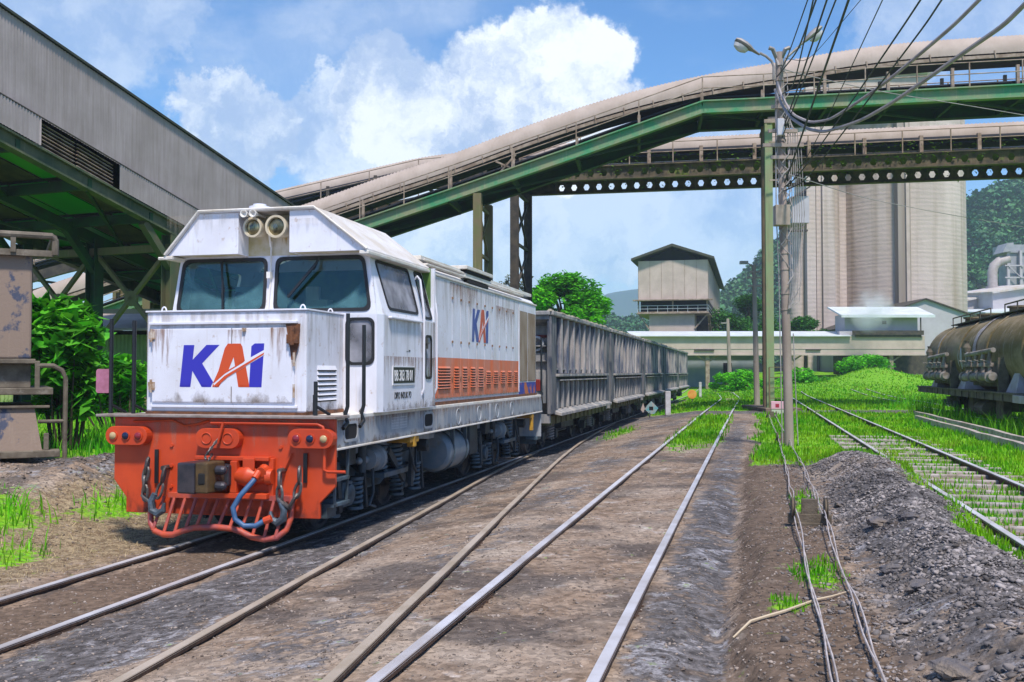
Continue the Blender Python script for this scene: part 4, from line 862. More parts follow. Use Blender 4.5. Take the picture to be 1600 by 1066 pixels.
# ---- bogies
wheelm = M('worn_wheel', (.06, .07, .085), (.13, .12, .12), 6, .5, .5, .3, 30)
def wheelset(par, y, r, xg=.57, name='wheel'):
    for s_ in (-1, 1):
        m = MB(); m.lathe([(-.06, .1), (-.05, r * .8), (-.06, r + .025), (-.03, r + .025), (-.02, r), (.05, r - .008), (.055, r - .06), (.02, r - .08), (.02, .16), (.09, .13), (.09, .04)], (s_ * xg, y, r + .1), (s_, 0, 0), 36); P(name, m, wheelm, par, smooth=True)
    m = MB(); m.cyl((-xg, y, r + .1), (xg, y, r + .1), .08, 10); P('axle', m, undr, par)
def bogie(yc, wb=2.2):
    B = MB()
    for s_ in (-1, 1):
        B.plate([(yc - 1.75, .72), (yc - 1.35, .52), (yc - .8, .62), (yc - .45, .48), (yc + .45, .48), (yc + .8, .62), (yc + 1.35, .52), (yc + 1.75, .72), (yc + 1.7, .86), (yc + .6, .82), (yc + .3, .70), (yc - .3, .70), (yc - .6, .82), (yc - 1.7, .86)], [], (s_ * .80 if s_ > 0 else -.74, 0, 0), (0, 1, 0), (0, 0, 1), .06)
    B.box(-.8, .8, yc - .3, yc + .3, .5, .8)
    fr = P('bogie', B, undl, bevel=.01)
    for y in (yc - wb / 2, yc + wb / 2):
        wheelset(fr, y, .43)
        for s_ in (-1, 1):
            m = MB(); m.box(min(s_ * .80, s_ * .98), max(s_ * .80, s_ * .98), y - .15, y + .15, .38, .68); m.plate([(y - .34, .62), (y + .34, .62), (y + .12, .30), (y - .12, .30)], [], (s_ * .84 if s_ > 0 else -.82, 0, 0), (0, 1, 0), (0, 0, 1), .02)
            m.lathe([(0, .12), (.05, .12), (.07, .05)], (s_ * .98, y, .53), (s_, 0, 0), 14); P('axle_box', m, undl, fr, bevel=.01)
            for dy in (-.36, .36):
                m = MB(); m.spring((s_ * .92, y + dy, .34), .085, .32, 5.5, .022); m.cyl((s_ * .92, y + dy, .30), (s_ * .92, y + dy, .335), .11, 12); m.cyl((s_ * .92, y + dy, .66), (s_ * .92, y + dy, .70), .11, 12); P('spring', m, undl, fr, smooth=True)
    for s_ in (1, -1):
        m = MB(); m.spring((s_ * 1.05, yc + .28, .72), .10, .34, 5.5, .026); m.spring((s_ * 1.05, yc - .28, .72), .10, .34, 5.5, .026); m.box(min(s_ * .8, s_ * 1.2), max(s_ * .8, s_ * 1.2), yc - .45, yc + .45, .66, .72); P('bolster_spring', m, undl, fr, smooth=True)
        m = MB(); m.lathe([(0, .06), (.02, .17), (.10, .17), (.12, .13), (.30, .13), (.32, .05), (.55, .045), (.6, .02)], (s_ * 1.08, yc - .45, .92), (0, -1, 0), 20); P('brake_cylinder', m, tankm, fr, smooth=True)
        m = MB(); m.beam((s_ * 1.12, yc - .1, .98), (s_ * 1.12, yc + .5, .55), .04, .10); m.beam((s_ * 1.0, yc - 1.5, .95), (s_ * 1.02, yc - 1.45, .35), .05, .09); m.beam((s_ * 1.06, yc + 1.0, 1.05), (s_ * 1.06, yc + .95, .4), .05, .1); m.cyl((s_ * 1.1, yc - .95, 1.12), (s_ * 1.1, yc - .95, .78), .05, 10)
        m.tube([(s_ * 1.1, yc - .6, .85), (s_ * 1.12, yc - .62, .5), (s_ * 1.1, yc - .7, .35), (s_ * 1.1, yc - .5, .3)], .02, 6); m.box(min(s_ * .9, s_ * 1.1), max(s_ * .9, s_ * 1.1), yc - 1.45, yc - 1.15, .9, 1.1)
        m.tube([(s_ * 1.15, yc + .6, 1.05), (s_ * 1.17, yc + .75, .72), (s_ * 1.12, yc + 1.0, .6), (s_ * 1.05, yc + 1.2, .9)], .018, 6); m.lathe([(0, .09), (.18, .09), (.2, .03)], (s_ * 1.0, yc + 1.35, .95), (s_, 0, 0), 14)
        for yy in (yc - 1.55, yc - .65, yc + .65, yc + 1.55):
            m.beam((s_ * .66, yy, .75), (s_ * .66, yy, .25), .04, .07); m.box(min(s_ * .5, s_ * .7), max(s_ * .5, s_ * .7), yy - .04, yy + .04, .3, .55); m.beam((s_ * 1.0, yy, .85), (s_ * 1.0, yy + .1, .3), .03, .05)
        P('brake_rigging', m, undr, fr)
bogie(2.35); bogie(8.65)
m = MB(); m.lathe([(-.02, .1), (0, .26), (.06, .31), (1.05, .31), (1.11, .26), (1.13, .1)], (.95, 4.55, .78), (0, 1, 0), 28); T_ = P('air_tank', m, tankm, smooth=True)
m = MB()
for y in (4.75, 5.45): m.tube([(.95 + .325 * math.cos(a), y, .78 + .325 * math.sin(a)) for a in [2 * PI * i / 24 for i in range(24)]], .012, 5, True); m.box(1.2, 1.26, y - .02, y + .02, .8, 1.15)
P('strap', m, undl, T_)
m = MB(); m.lathe([(-.02, .1), (0, .26), (.06, .31), (1.05, .31), (1.11, .26), (1.13, .1)], (-.95, 4.55, .78), (0, 1, 0), 28); P('air_tank', m, tankm, smooth=True)
m = MB(); m.box(-.9, .62, 4.2, 6.9, .5, 1.1); m.box(.62, 1.15, 6.0, 6.5, .62, 1.12); P('fuel_tank', m, undr, bevel=.02)
m = MB(); m.box(1.0, 1.32, .08, .5, .80, .84); m.box(1.02, 1.3, .1, .55, .52, .56); m.beam((1.3, .12, .55), (1.3, .12, .92), .03, .03); m.beam((1.28, .5, .56), (1.3, .5, 1.15), .03, .03); m.box(1.0, 1.22, .1, .35, .40, .52); P('step', m, undl, bevel=.004)
# rust streaks, dust runs and grime that have a shape of their own
def stainmat(name, col, sc, a=1., up=True):
    m = bpy.data.materials.new(name); m.use_nodes = True; N = m.node_tree.nodes; L = m.node_tree.links; b = N['Principled BSDF']; b.inputs['Base Color'].default_value = (*col, 1); b.inputs['Roughness'].default_value = .85
    tc = N.new('ShaderNodeTexCoord'); mp = N.new('ShaderNodeMapping'); mp.inputs['Scale'].default_value = sc; L.new(tc.outputs['Object'], mp.inputs[0]); n = N.new('ShaderNodeTexNoise'); n.inputs['Scale'].default_value = 1; n.inputs['Detail'].default_value = 6; n.inputs['Roughness'].default_value = .65; L.new(mp.outputs[0], n.inputs[0])
    sp = N.new('ShaderNodeSeparateXYZ'); L.new(tc.outputs['Generated'], sp.inputs[0]); g = N.new('ShaderNodeMath'); g.operation = 'SUBTRACT' if not up else 'MULTIPLY'
    if up: L.new(sp.outputs[2], g.inputs[0]); g.inputs[1].default_value = 1.
    else: g.inputs[0].default_value = 1.; L.new(sp.outputs[2], g.inputs[1])
    ad = N.new('ShaderNodeMath'); ad.operation = 'MULTIPLY_ADD'; L.new(g.outputs[0], ad.inputs[0]); ad.inputs[1].default_value = .35; L.new(n.outputs[0], ad.inputs[2]); r = N.new('ShaderNodeMapRange'); L.new(ad.outputs[0], r.inputs[0]); r.inputs[1].default_value = .74; r.inputs[2].default_value = 1.0; r.inputs[4].default_value = a * .85; L.new(r.outputs[0], b.inputs['Alpha']); return m
st_r = stainmat('rust_run', (.26, .11, .04), (26, 26, 2.2), .8); st_d = stainmat('grey_dust_run', (.36, .30, .23), (9, 9, .9), .45); st_b = stainmat('low_grime', (.17, .12, .08), (7, 7, 5), .75, False); st_y = stainmat('ochre_run', (.42, .28, .05), (30, 30, 1.5), .9); st_k = stainmat('soot', (.05, .035, .03), (6, 6, 4), .7, False)
def stain(mat, a, b, z0, z1, off=.0015):
    # thin film between plan points a, b (outward = right-hand side of a->b)
    a = Vector((*a, 0)); b = Vector((*b, 0)); d = (b - a).normalized(); n_ = Vector((d.y, -d.x, 0)) * off; m = MB(); m.add([a + n_ + Vector((0, 0, z0)), b + n_ + Vector((0, 0, z0)), b + n_ + Vector((0, 0, z1)), a + n_ + Vector((0, 0, z1))], [(0, 1, 2, 3)]); o = P('stain', m, mat); o.visible_shadow = True
fx = NY0 - .0305
stain(st_b, (NX0 + .1, fx), (NX1 - .15, fx), 1.66, 1.86); stain(st_r, (NX1 - .42, fx), (NX1 - .15, fx), 1.66, 2.5); stain(st_r, (NX0 + .09, fx), (NX0 + .35, fx), 1.66, 2.5); stain(st_r, (.0, fx), (.22, fx), 2.1, 2.48); stain(st_d, (NX0, NY0), (NX1, NY0), 1.56, 2.68); stain(st_y, (NX1 - .17, fx), (NX1 - .1, NY0 - .031), 1.66, 2.2)
stain(st_d, (NX1, NY0), (NX1, NY1), 1.56, 2.68); stain(st_b, (NX1, NY0), (NX1, NY1), 1.56, 1.8)
stain(st_d, (-1.31, .93), (-.35, .93), 3.46, 3.94); stain(st_d, (.36, .93), (.9, .93), 3.46, 3.85)
stain(st_y, (.10, 1.215), (.18, 1.215), 3.45, 3.66, .006); stain(st_d, (-.34, 1.215), (.33, 1.215), 3.46, 3.93, .004)
stain(st_b, (BW, YR), (BW, YB_), 1.53, 1.85); stain(st_d, (BW, YR + .02), (BW, YB_), 1.55, 2.69); stain(st_r, (BW, YR + .02), (BW, YB_), 1.55, 2.2)
stain(st_d, (HS + .0145, HY0 + .1), (HS + .0145, 9.0), 2.23, 3.38); stain(st_r, (HS + .0145, 4.4), (HS + .0145, 6.0), 2.5, 3.38, .002); stain(st_r, (HS + .0145, 7.2), (HS + .0145, 8.6), 2.23, 3.2, .002); stain(st_b, (HS + .0145, HY0 + .1), (HS + .0145, 9.0), 1.60, 1.95, .022)
stain(st_d, (HB + .0, .1), (HB + .0, LL - .1), 1.175, 1.475, .002); stain(st_b, (HB, .1), (HB, LL - .1), 1.175, 1.32, .003); stain(st_r, (HB, .1), (HB, LL - .1), 1.175, 1.475, .0035)
stain(st_k, (-1.19, -.0005), (1.17, -.0005), .42, .95, .002); stain(st_d, (-1.35, 0), (1.35, 0), .8, 1.48, .0025)
m = MB(); m.box(.045, .055, NY0 - .0325, NY0 - .03, 1.66, 1.84); m.box(.045, .055, NY0 - .0325, NY0 - .03, 2.32, 2.5); P('panel_seam', m, bpy.data.materials['seam_shadow'])
# driver glimpsed behind the left windscreen
def skinned(name, pts, edges, mat, par=None, sub=2):
    me = bpy.data.meshes.new(name); me.from_pydata([p[:3] for p in pts], edges, []); me.materials.append(mat)
    o = bpy.data.objects.new(name, me); COL.objects.link(o)
    if par: o.parent = par
    sk = o.modifiers.new('skin', 'SKIN'); sk.use_smooth_shade = True
    lay = me.skin_vertices[0].data if me.skin_vertices else None
    if lay is None:
        bpy.context.view_layer.objects.active = o; bpy.ops.mesh.customdata_skin_add(); lay = me.skin_vertices[0].data
    for i, p in enumerate(pts): lay[i].radius = (p[3], p[4] if len(p) > 4 else p[3])
    lay[0].use_root = True
    ss = o.modifiers.new('sub', 'SUBSURF'); ss.levels = sub; ss.render_levels = sub
    return o
# ---------------------------------------------------------------- hopper wagons behind the locomotive
hopm = M('dusty_blue_grey_steel', (.12, .12, .13), (.035, .045, .07), 1.5, .75, 0, .3, 25, streak=.6, stc=(.34, .31, .30), stretch=(1.4, 1.4, .55), lo=.46, hi=.56, stlo=.5, sthi=.7)
hopr2 = M('streaked_rib', (.34, .30, .29), (.06, .08, .13), 1.2, .8, 0, .3, 25, streak=.6, stc=(.55, .50, .47), stretch=(1.6, 1.6, .5), lo=.44, hi=.56, stlo=.45, sthi=.65)
hopr = M('dusty_rib_steel', (.39, .35, .32), (.15, .16, .18), 2.2, .8, 0, .3, 25, streak=.5, stc=(.10, .10, .11), stretch=(1.4, 1.4, .4))
hopg = M('mossy_underframe', (.16, .17, .07), (.10, .085, .05), 3, .85, 0, .3, 30)
def part(name, mb, mat, par, **k): return mb.build(name, mat, par, **k)
def small_bogie(par, yc, mat1, mat2, r=.39, full=True):
    B = MB()
    for s_ in (-1, 1):
        B.plate([(yc - 1.1, .62), (yc - .75, .36), (yc - .5, .50), (yc - .28, .38), (yc + .28, .38), (yc + .5, .50), (yc + .75, .36), (yc + 1.1, .62), (yc + .5, .74), (yc - .5, .74)], [], (s_ * .86 if s_ > 0 else -.80, 0, 0), (0, 1, 0), (0, 0, 1), .06)
    B.box(-.85, .85, yc - .22, yc + .22, .45, .75)
    fr = part('bogie', B, mat1, par, bevel=.008)
    for y in (yc - .82, yc + .82):
        for s_ in (-1, 1):
            m = MB(); m.lathe([(-.05, .08), (-.05, r + .02), (-.025, r + .02), (-.02, r), (.05, r - .01), (.05, r - .06), (.015, r - .08), (.015, .14), (.1, .1), (.1, .03)], (s_ * .57, y, r + .1), (s_, 0, 0), 28); part('wheel', m, mat2, fr, smooth=True)
            m = MB(); m.box(min(s_ * .84, s_ * 1.0), max(s_ * .84, s_ * 1.0), y - .12, y + .12, .38, .6); part('axle_box', m, mat1, fr, bevel=.01)
    for s_ in (-1, 1):
        for dy in (-.12, .12):
            m = MB(); m.spring((s_ * .98, yc + dy, .40), .065, .32, 5, .02); part('spring', m, hopr, fr, smooth=True)
    return fr
def make_hopper():
    t = thing('hopper_wagon', '-', 'hopper wagon', (0, 0, 0), -TH, 'hopper wagons coupled in a line')
    L_ = 9.3
    m = MB()
    for s_ in (-1, 1): m.box(min(s_ * 1.22, s_ * 1.25), max(s_ * 1.22, s_ * 1.25), .55, L_ - .55, 1.98, 3.32)
    m.box(-1.24, 1.24, .55, .6, 1.9, 3.3); m.box(-1.24, 1.24, L_ - .6, L_ - .55, 1.9, 3.3)
    for s_ in (-1, 1): m.hexa([(s_ * .7, .6, 1.1), (s_ * 1.22, .6, 1.1), (s_ * 1.22, L_ - .6, 1.1), (s_ * .7, L_ - .6, 1.1), (s_ * 1.2, .6, 1.95), (s_ * 1.24, .6, 1.95), (s_ * 1.24, L_ - .6, 1.95), (s_ * 1.2, L_ - .6, 1.95)])
    m.box(-1.2, 1.2, .6, L_ - .6, 2.0, 3.12)
    part('hopper_body', m, hopm, t)
    for s_ in (-1, 1):
        x0, x1 = sorted((s_ * 1.25, s_ * 1.36))
        for y0, y1 in ((0.02, .62), (L_ - .62, L_ - .02)):
            m = MB(); m.box(x0, x1, y0, y1, 1.05, 3.3); part('corner_post', m, hopm, t, bevel=.02)
        for i in range(9):
            y = .62 + (i + .75) * (L_ - 1.24) / 9.5; m = MB(); xa, xb = sorted((s_ * 1.25, s_ * 1.37)); m.box(xa, xb, y - .10, y + .10, 1.965, 3.29)
            part('side_rib', m, hopr2, t, bevel=.02)
        m = MB(); x0, x1 = sorted((s_ * 1.2, s_ * 1.43)); m.box(x0, x1, .5, L_ - .5, 1.90, 1.965); m.box(x0, x1, .8, L_ - .8, 1.80, 1.83); part('side_ledge', m, hopr, t, bevel=.01)
        m = MB(); x0, x1 = sorted((s_ * 1.24, s_ * 1.30)); m.box(x0, x1, .62, L_ - .62, 2.06, 2.09); part('side_strap', m, hopr, t)
        m = MB(); x0, x1 = sorted((s_ * 1.25, s_ * 1.29)); m.box(x0, x1, .7, L_ - .7, 1.16, 1.8); part('discharge_door', m, hopm, t)
        for i in range(12):
            y = .8 + i * (L_ - 1.6) / 11; m = MB(); x0, x1 = sorted((s_ * 1.29, s_ * 1.36)); m.box(x0, x1, y - .05, y + .05, 1.15, 1.8); part('door_rib', m, hopr, t, bevel=.01)
        m = MB(); m.hexa([(s_ * 1.28, .45, 1.05), (s_ * 1.50, .45, 1.0), (s_ * 1.50, L_ - .4, 1.0), (s_ * 1.28, L_ - .4, 1.05), (s_ * 1.28, .45, 1.15), (s_ * 1.50, .45, 1.07), (s_ * 1.50, L_ - .4, 1.07), (s_ * 1.28, L_ - .4, 1.15)]); part('bottom_lip', m, hopr, t, bevel=.01)
        m = MB(); x0, x1 = sorted((s_ * 1.1, s_ * 1.25)); m.box(x0, x1, .1, L_ - .1, .80, 1.0)
        for i in range(14): y = .3 + i * .67; x2, x3 = sorted((s_ * 1.25, s_ * 1.29)); m.box(x2, x3, y, y + .05, .80, 1.0)
        part('sole_bar', m, hopg, t)
    # rim, ragged with caked dust
    m = MB()
    for a, b in (((-1.33, .0), (-1.33, L_)), ((1.33, 0), (1.33, L_)), ((-1.33, 0.02), (1.33, .02)), ((-1.33, L_ - .02), (1.33, L_ - .02))):
        m.beam((*a, 3.34), (*b, 3.34), .16, .10)
    part('top_rim', m, hopr, t, bevel=.02)
    m = MB()
    for i in range(60):
        y = random.uniform(0, L_); s_ = random.choice((-1, 1)); c = Vector((s_ * (1.33 + random.uniform(-.05, .04)), y, 3.40)); h = random.uniform(.015, .05); w_ = random.uniform(.1, .4)
        m.hexa([c + Vector((-.06, -w_, -.02)), c + Vector((.06, -w_, -.02)), c + Vector((.06, w_, -.02)), c + Vector((-.06, w_, -.02)), c + Vector((-.03, -w_ * .6, h)), c + Vector((.03, -w_ * .6, h)), c + Vector((.03, w_ * .5, h * .6)), c + Vector((-.03, w_ * .5, h))])
    part('caked_dust', m, M('caked_dust', (.30, .26, .20), (.16, .15, .10), 6, .95, 0, .6, 30), t)
    for y, d in ((0, 1), (L_, -1)):
        m = MB(); m.mi = 0; Y = lambda q: y + d * q
        def bx(x0, x1, a, b, z0, z1): a, b = sorted((Y(a), Y(b))); m.box(x0, x1, a, b, z0, z1)
        bx(-1.25, 1.25, .42, .55, 1.05, 3.3); m.hexa([(-1.3, Y(0), 3.20), (1.3, Y(0), 3.20), (1.3, Y(.5), 3.05), (-1.3, Y(.5), 3.05), (-1.3, Y(0), 3.30), (1.3, Y(0), 3.30), (1.3, Y(.5), 3.30), (-1.3, Y(.5), 3.30)])
        for z in (2.62, 2.28, 2.05): bx(-1.25, 1.25, .2, .42, z - .03, z)
        bx(-1.25, 1.25, .3, .43, 2.05, 2.45); bx(-1.25, 1.25, .15, .43, 1.3, 2.02)
        m.mi = 1; bx(-1.2, 1.2, .39, .425, 2.80, 2.86)
        m.mi = 2
        for x in (-.95, -.55, .55, .95, 1.12):
            if abs(x) < 1.1: m.tube([(x + .15 * math.cos(a), Y(.30), 2.66 + .15 * math.sin(a)) for a in [2 * PI * i / 18 for i in range(18)]], .028, 6, True)
        m.mi = 0; m.tube([(.7, Y(.1), 1.6), (.75, Y(.05), 1.78), (1.0, Y(.05), 1.80), (1.12, Y(.05), 1.74), (1.14, Y(.1), 1.6)], .02, 6); bx(-1.3, 1.3, .05, .2, .85, 1.05)
        part('end_wall', m, [hopr, M('dull_red_strip', (.20, .04, .035), rough=.7), M('pale_ring', (.55, .56, .60), rough=.6)], t)
        m = MB(); a, b = sorted((Y(0), Y(-.28))); m.box(-.13, .13, a, b, .72, .95); part('coupler', m, steel, t, bevel=.02)
    for yc in (1.7, L_ - 1.7): small_bogie(t, yc, undr, wheelm)
    m = MB(); m.box(-.15, .15, .2, L_ - .2, .75, 1.0); m.box(-.9, .9, 3.6, 5.4, .55, .85); m.cyl((.6, 3.0, .6), (.6, 3.6, .6), .14, 12); part('centre_sill', m, undr, t)
    return t
hop = make_hopper(); hop['label'] = 'dusty hopper wagon coupled directly behind the locomotive'
index_kids()
STARTS = [22.0, 31.8, 41.7, 51.6, 61.5]
labs = [None, 'second hopper wagon behind the locomotive, pale streaks on blue-grey ribs', 'third hopper wagon behind the locomotive, darker blue-grey', 'fourth hopper wagon behind the locomotive, next to last', 'last hopper wagon at the far end of the train']
for i, lo in enumerate(STARTS):
    o = hop if i == 0 else copy_tree(hop)
    o.location = W(-5.75, lo, 0)
    if labs[i]: o['label'] = labs[i]
# ---------------------------------------------------------------- wagon at the left edge
lwm = M('peeling_beige_wagon', (.25, .18, .14), (.055, .065, .11), 2.2, .75, 0, .3, 25, lo=.54, hi=.58, streak=.5, stc=(.36, .28, .22), detail=9)
lw2 = M('dirty_brown_steel', (.17, .14, .105), (.09, .07, .05), 4, .8, 0, .3, 30, spots=.4, spc=(.30, .26, .22))
LW = thing('hopper_wagon', 'peeling beige hopper wagon cut off by the left edge of the photo', 'hopper wagon', (-7.15, 14.8, .55), math.radians(27))
m = MB(); m.box(-9, 0, .0, 2.6, 1.65, 3.25); part('hopper_body', m, lwm, LW, bevel=.03)
m = MB(); m.tube([(-9, -.12, 3.48), (.26, -.12, 3.48), (.30, -.1, 3.42), (.30, -.1, 3.2)], .05, 8); m.beam((-9, -.06, 3.22), (.28, -.06, 3.22), .12, .09); m.tube([(.28, -.1, 3.46), (.28, 2.6, 3.46)], .05, 8)
for x in (-3.4, -2.6, -1.8, -1.0, -.3): m.box(x, x + .07, -.15, -.08, 3.22, 3.5)
part('top_railing', m, lw2, LW)
m = MB(); m.box(-9, .06, -.04, 2.6, 1.58, 1.65); m.box(-9, .30, -.12, 2.6, 1.12, 1.22); m.box(-9, .0, .12, 2.4, 1.22, 1.58); m.box(-9, .26, -.06, .0, .92, .96); m.box(.05, .12, -.08, 0, 1.2, 1.62); part('cross_members', m, lw2, LW, bevel=.01)
m = MB(); m.hexa([(-9, -.10, .30), (.16, -.10, .30), (.16, 2.4, .30), (-9, 2.4, .30), (-9, 0, .95), (.05, 0, .95), (.05, 2.4, .95), (-9, 2.4, .95)]); part('lower_plate', m, lwm, LW)
m = MB(); m.box(-9, .40, -.25, .1, .20, .30); m.box(.18, .25, -.15, -.05, .3, .55); part('step_board', m, lw2, LW, bevel=.01)
m = MB(); m.tube([(.08, -.05, 1.55), (.30, -.05, 1.55), (.42, -.05, 1.48), (.47, -.05, 1.36), (.47, -.05, -.1)], .035, 8); m.tube([(.1, -.05, .72), (.47, -.05, .72)], .028, 8); part('handrail', m, lw2, LW, smooth=True)
m = MB(); m.box(-9, -.2, .3, 2.3, -.1, .2)
for x in (-1.2, -3.0): m.lathe([(0, .4), (.1, .4)], (x, .4, .05), (0, 1, 0), 24)
part('underframe', m, undr, LW)
# ---------------------------------------------------------------- tank wagon at the right
tkm = M('mossy_cement_tank', (.13, .095, .035), (.26, .20, .12), 1.3, .9, 0, .6, 14, streak=.5, stc=(.36, .32, .31), stretch=(1, .5, 1), lo=.42, hi=.6, spots=.5, spc=(.05, .055, .012), spsc=2.2)
tkd = M('caked_dark_steel', (.07, .06, .045), (.15, .125, .095), 4, .9, 0, .5, 25)
tkp = M('dusty_pipe', (.30, .27, .25), (.17, .14, .11), 4, .85, 0, .4, 30)
tkw = M('grey_white_patch', (.42, .40, .46), (.33, .29, .27), 3, .8, 0, .2, 20)
TW_ = thing('tank_wagon', 'grimy moss-stained bulk cement tank wagon in tall grass on the right', 'tank wagon', W(7.4, 22.5, .48), -TH)
TL = 17.6; R_ = 1.17; ZC = 2.02
m = MB(); m.lathe([(0, .2), (.06, .7), (.25, 1.05), (.5, R_), (TL - 1.5, R_), (TL - 1.15, 1.05), (TL - .9, .7), (TL - .8, .2)], (0, .4, ZC), (0, 1, 0), 40); part('tank', m, tkm, TW_, smooth=True)
for y in (3.2, 6.9, 10.6, 14.2):
    m = MB(); m.tube([(R_ * 1.012 * math.cos(a), y, ZC + R_ * 1.012 * math.sin(a)) for a in [2 * PI * i / 32 for i in range(32)]], .03, 6, True); part('tank_band', m, tkm, TW_)
for y, w_ in ((8.55, .55), (14.4, .35)):
    m = MB(); n_ = 12; vs = []
    for k in range(n_ + 1):
        a = PI * .55 + (PI * .46) * k / n_; ww = w_ * (.8 + .3 * math.sin(k * 1.3))
        vs += [((R_ + .02) * math.cos(a), y - ww / 2, ZC + (R_ + .02) * math.sin(a)), ((R_ + .02) * math.cos(a), y + ww / 2 + .1 * math.sin(k), ZC + (R_ + .02) * math.sin(a))]
    m.add(vs, [(2 * k, 2 * k + 1, 2 * k + 3, 2 * k + 2) for k in range(n_)]); part('cement_spill', m, M('pale_cement_spill', (.38, .35, .38), (.24, .20, .17), 5, .9, 0, .5, 20), TW_)
def disc(y, r_, zc, name):
    m = MB(); vs = [(0, 0, 0)]; k_ = 28; a0 = math.asin((zc - ZC) / R_)
    rr_ = R_ + .012; vs = []
    for j in (0, .5, 1):
        for i in range(k_):
            t_ = 2 * PI * i / k_; a = PI - (a0 + j * r_ * math.sin(t_) / R_); vs.append((rr_ * math.cos(a), y + j * r_ * math.cos(t_), ZC + rr_ * math.sin(a)))
    m.add(vs, [(k_ * q + i, k_ * q + (i + 1) % k_, k_ * (q + 1) + (i + 1) % k_, k_ * (q + 1) + i) for q in (0, 1) for i in range(k_)]); part(name, m, tkw, TW_)
disc(1.5, .80, 2.25, 'pale_round_patch'); disc(10.55, .34, 1.95, 'pale_oval_patch')
for yc in (1.2, 7.3, 13.3):
    m = MB(); m.hexa([(-.35, yc - .3, .80), (.35, yc - .3, .80), (.35, yc + .3, .80), (-.35, yc + .3, .80), (-1.05, yc - 1.5, 1.6), (1.05, yc - 1.5, 1.6), (1.05, yc + 1.5, 1.6), (-1.05, yc + 1.5, 1.6)]); part('discharge_cone', m, tkm, TW_)
for yc in (4.3, 10.35, 15.0):
    m = MB(); m.hexa([(-1.2, yc - .55, .98), (1.2, yc - .55, .98), (1.2, yc + .55, .98), (-1.2, yc + .55, .98), (-1.0, yc - .15, 1.65), (1.0, yc - .15, 1.65), (1.0, yc + .15, 1.65), (-1.0, yc + .15, 1.65)]); part('saddle', m, tkw, TW_)
for yc in (7.0, 13.3):
    m = MB(); m.tube([(-1.34, yc - 1.6, 2.10), (-1.36, yc + 1.6, 2.02)], .065, 10); m.tube([(-1.42, yc - 1.9, 1.42), (-1.42, yc + 1.9, 1.38)], .11, 12)
    for dy in (-1.6, -.55, .55, 1.6): m.lathe([(-.06, .15), (.06, .15)], (-1.42, yc + dy, 1.40), (0, 1, 0), 14)
    part('discharge_pipe', m, tkp, TW_, smooth=True)
    for dy in (-1.3, -.5, .3, 1.1, 1.5):
        m = MB(); m.tube([(-1.34, yc + dy, 2.1), (-1.38, yc + dy, 1.85), (-1.36, yc + dy, 1.6), (-1.40, yc + dy, 1.42)], .05, 8); m.lathe([(-.05, .10), (0, .11), (.05, .10)], (-1.37, yc + dy, 1.72), (0, 0, 1), 12); m.tube([(-1.40, yc + dy, 1.8), (-1.55, yc + dy + .15, 1.85)], .018, 6); part('valve', m, tkp, TW_, smooth=True)
    m = MB(); m.box(-1.15, -1.0, yc - 1.8, yc + 1.8, 1.15, 1.9); m.hexa([(-1.3, yc - 1.9, 1.0), (-1.1, yc - 1.9, 1.0), (-1.1, yc - 1.8, 1.0), (-1.3, yc - 1.8, 1.0), (-1.3, yc - 1.9, 1.9), (-1.0, yc - 1.9, 1.9), (-1.0, yc - 1.8, 1.9), (-1.3, yc - 1.8, 1.9)]); m.lathe([(0, .09), (.14, .11), (.26, .05), (.34, .07)], (-1.32, yc + 1.75, 2.1), (0, 0, 1), 12); part('valve_backing', m, tkd, TW_)
m = MB(); m.box(-1.32, -1.22, 0, TL, .80, .98); m.box(1.22, 1.32, 0, TL, .80, .98); m.box(-1.36, 1.36, 0, TL, .98, 1.02)
for i in range(16): m.box(-1.35, -1.32, .5 + i, .56 + i, .8, .98)
part('underframe', m, tkd, TW_)
m = MB(); m.box(-1.42, -1.1, -.2, 3.2, .80, .98); part('grey_step_beam', m, tkw, TW_, bevel=.01)
m = MB()
for y0, y1 in ((2.4, 7.8), (9.5, 15.2)):
    m.tube([(-.5, y0, 3.42), (-.5, y1, 3.42)], .022, 6)
    k_ = int((y1 - y0) / 1.3)
    for i in range(k_ + 1): yy = y0 + (y1 - y0) * i / k_; m.tube([(-.5, yy, 3.0), (-.5, yy, 3.42)], .018, 6)
m.box(-.55, .6, 2.0, 15.3, 3.16, 3.19); part('roof_walkway', m, tkd, TW_)
for y in (4.6, 8.0, 11.9, 14.0):
    m = MB(); m.cyl((0, y, 3.1), (0, y, 3.34), .34, 16); m.cyl((0, y, 3.34), (0, y, 3.39), .40, 16); part('hatch', m, tkm, TW_, smooth=True)
m = MB(); m.tube([(-1.38, 1.0, .95), (-1.38, 1.0, 1.75), (-1.38, .8, 1.82), (-1.38, .2, 1.82)], .03, 8); m.tube([(-1.38, 1.0, .9), (-1.38, 1.0, .2)], .02, 6); m.box(-1.42, -1.3, .8, 1.05, .15, .25); part('side_handrail', m, tkp, TW_)
for yc in (2.6, 13.4): small_bogie(TW_, yc, undr, wheelm)
m = MB(); m.box(-1.1, -.9, 5.5, 6.3, .3, .8); m.cyl((-1.0, 7.5, .5), (-1.0, 8.6, .5), .2, 14); m.box(-1.0, .5, 9.6, 10.2, .35, .8); part('brake_gear', m, tkd, TW_, bevel=.01)
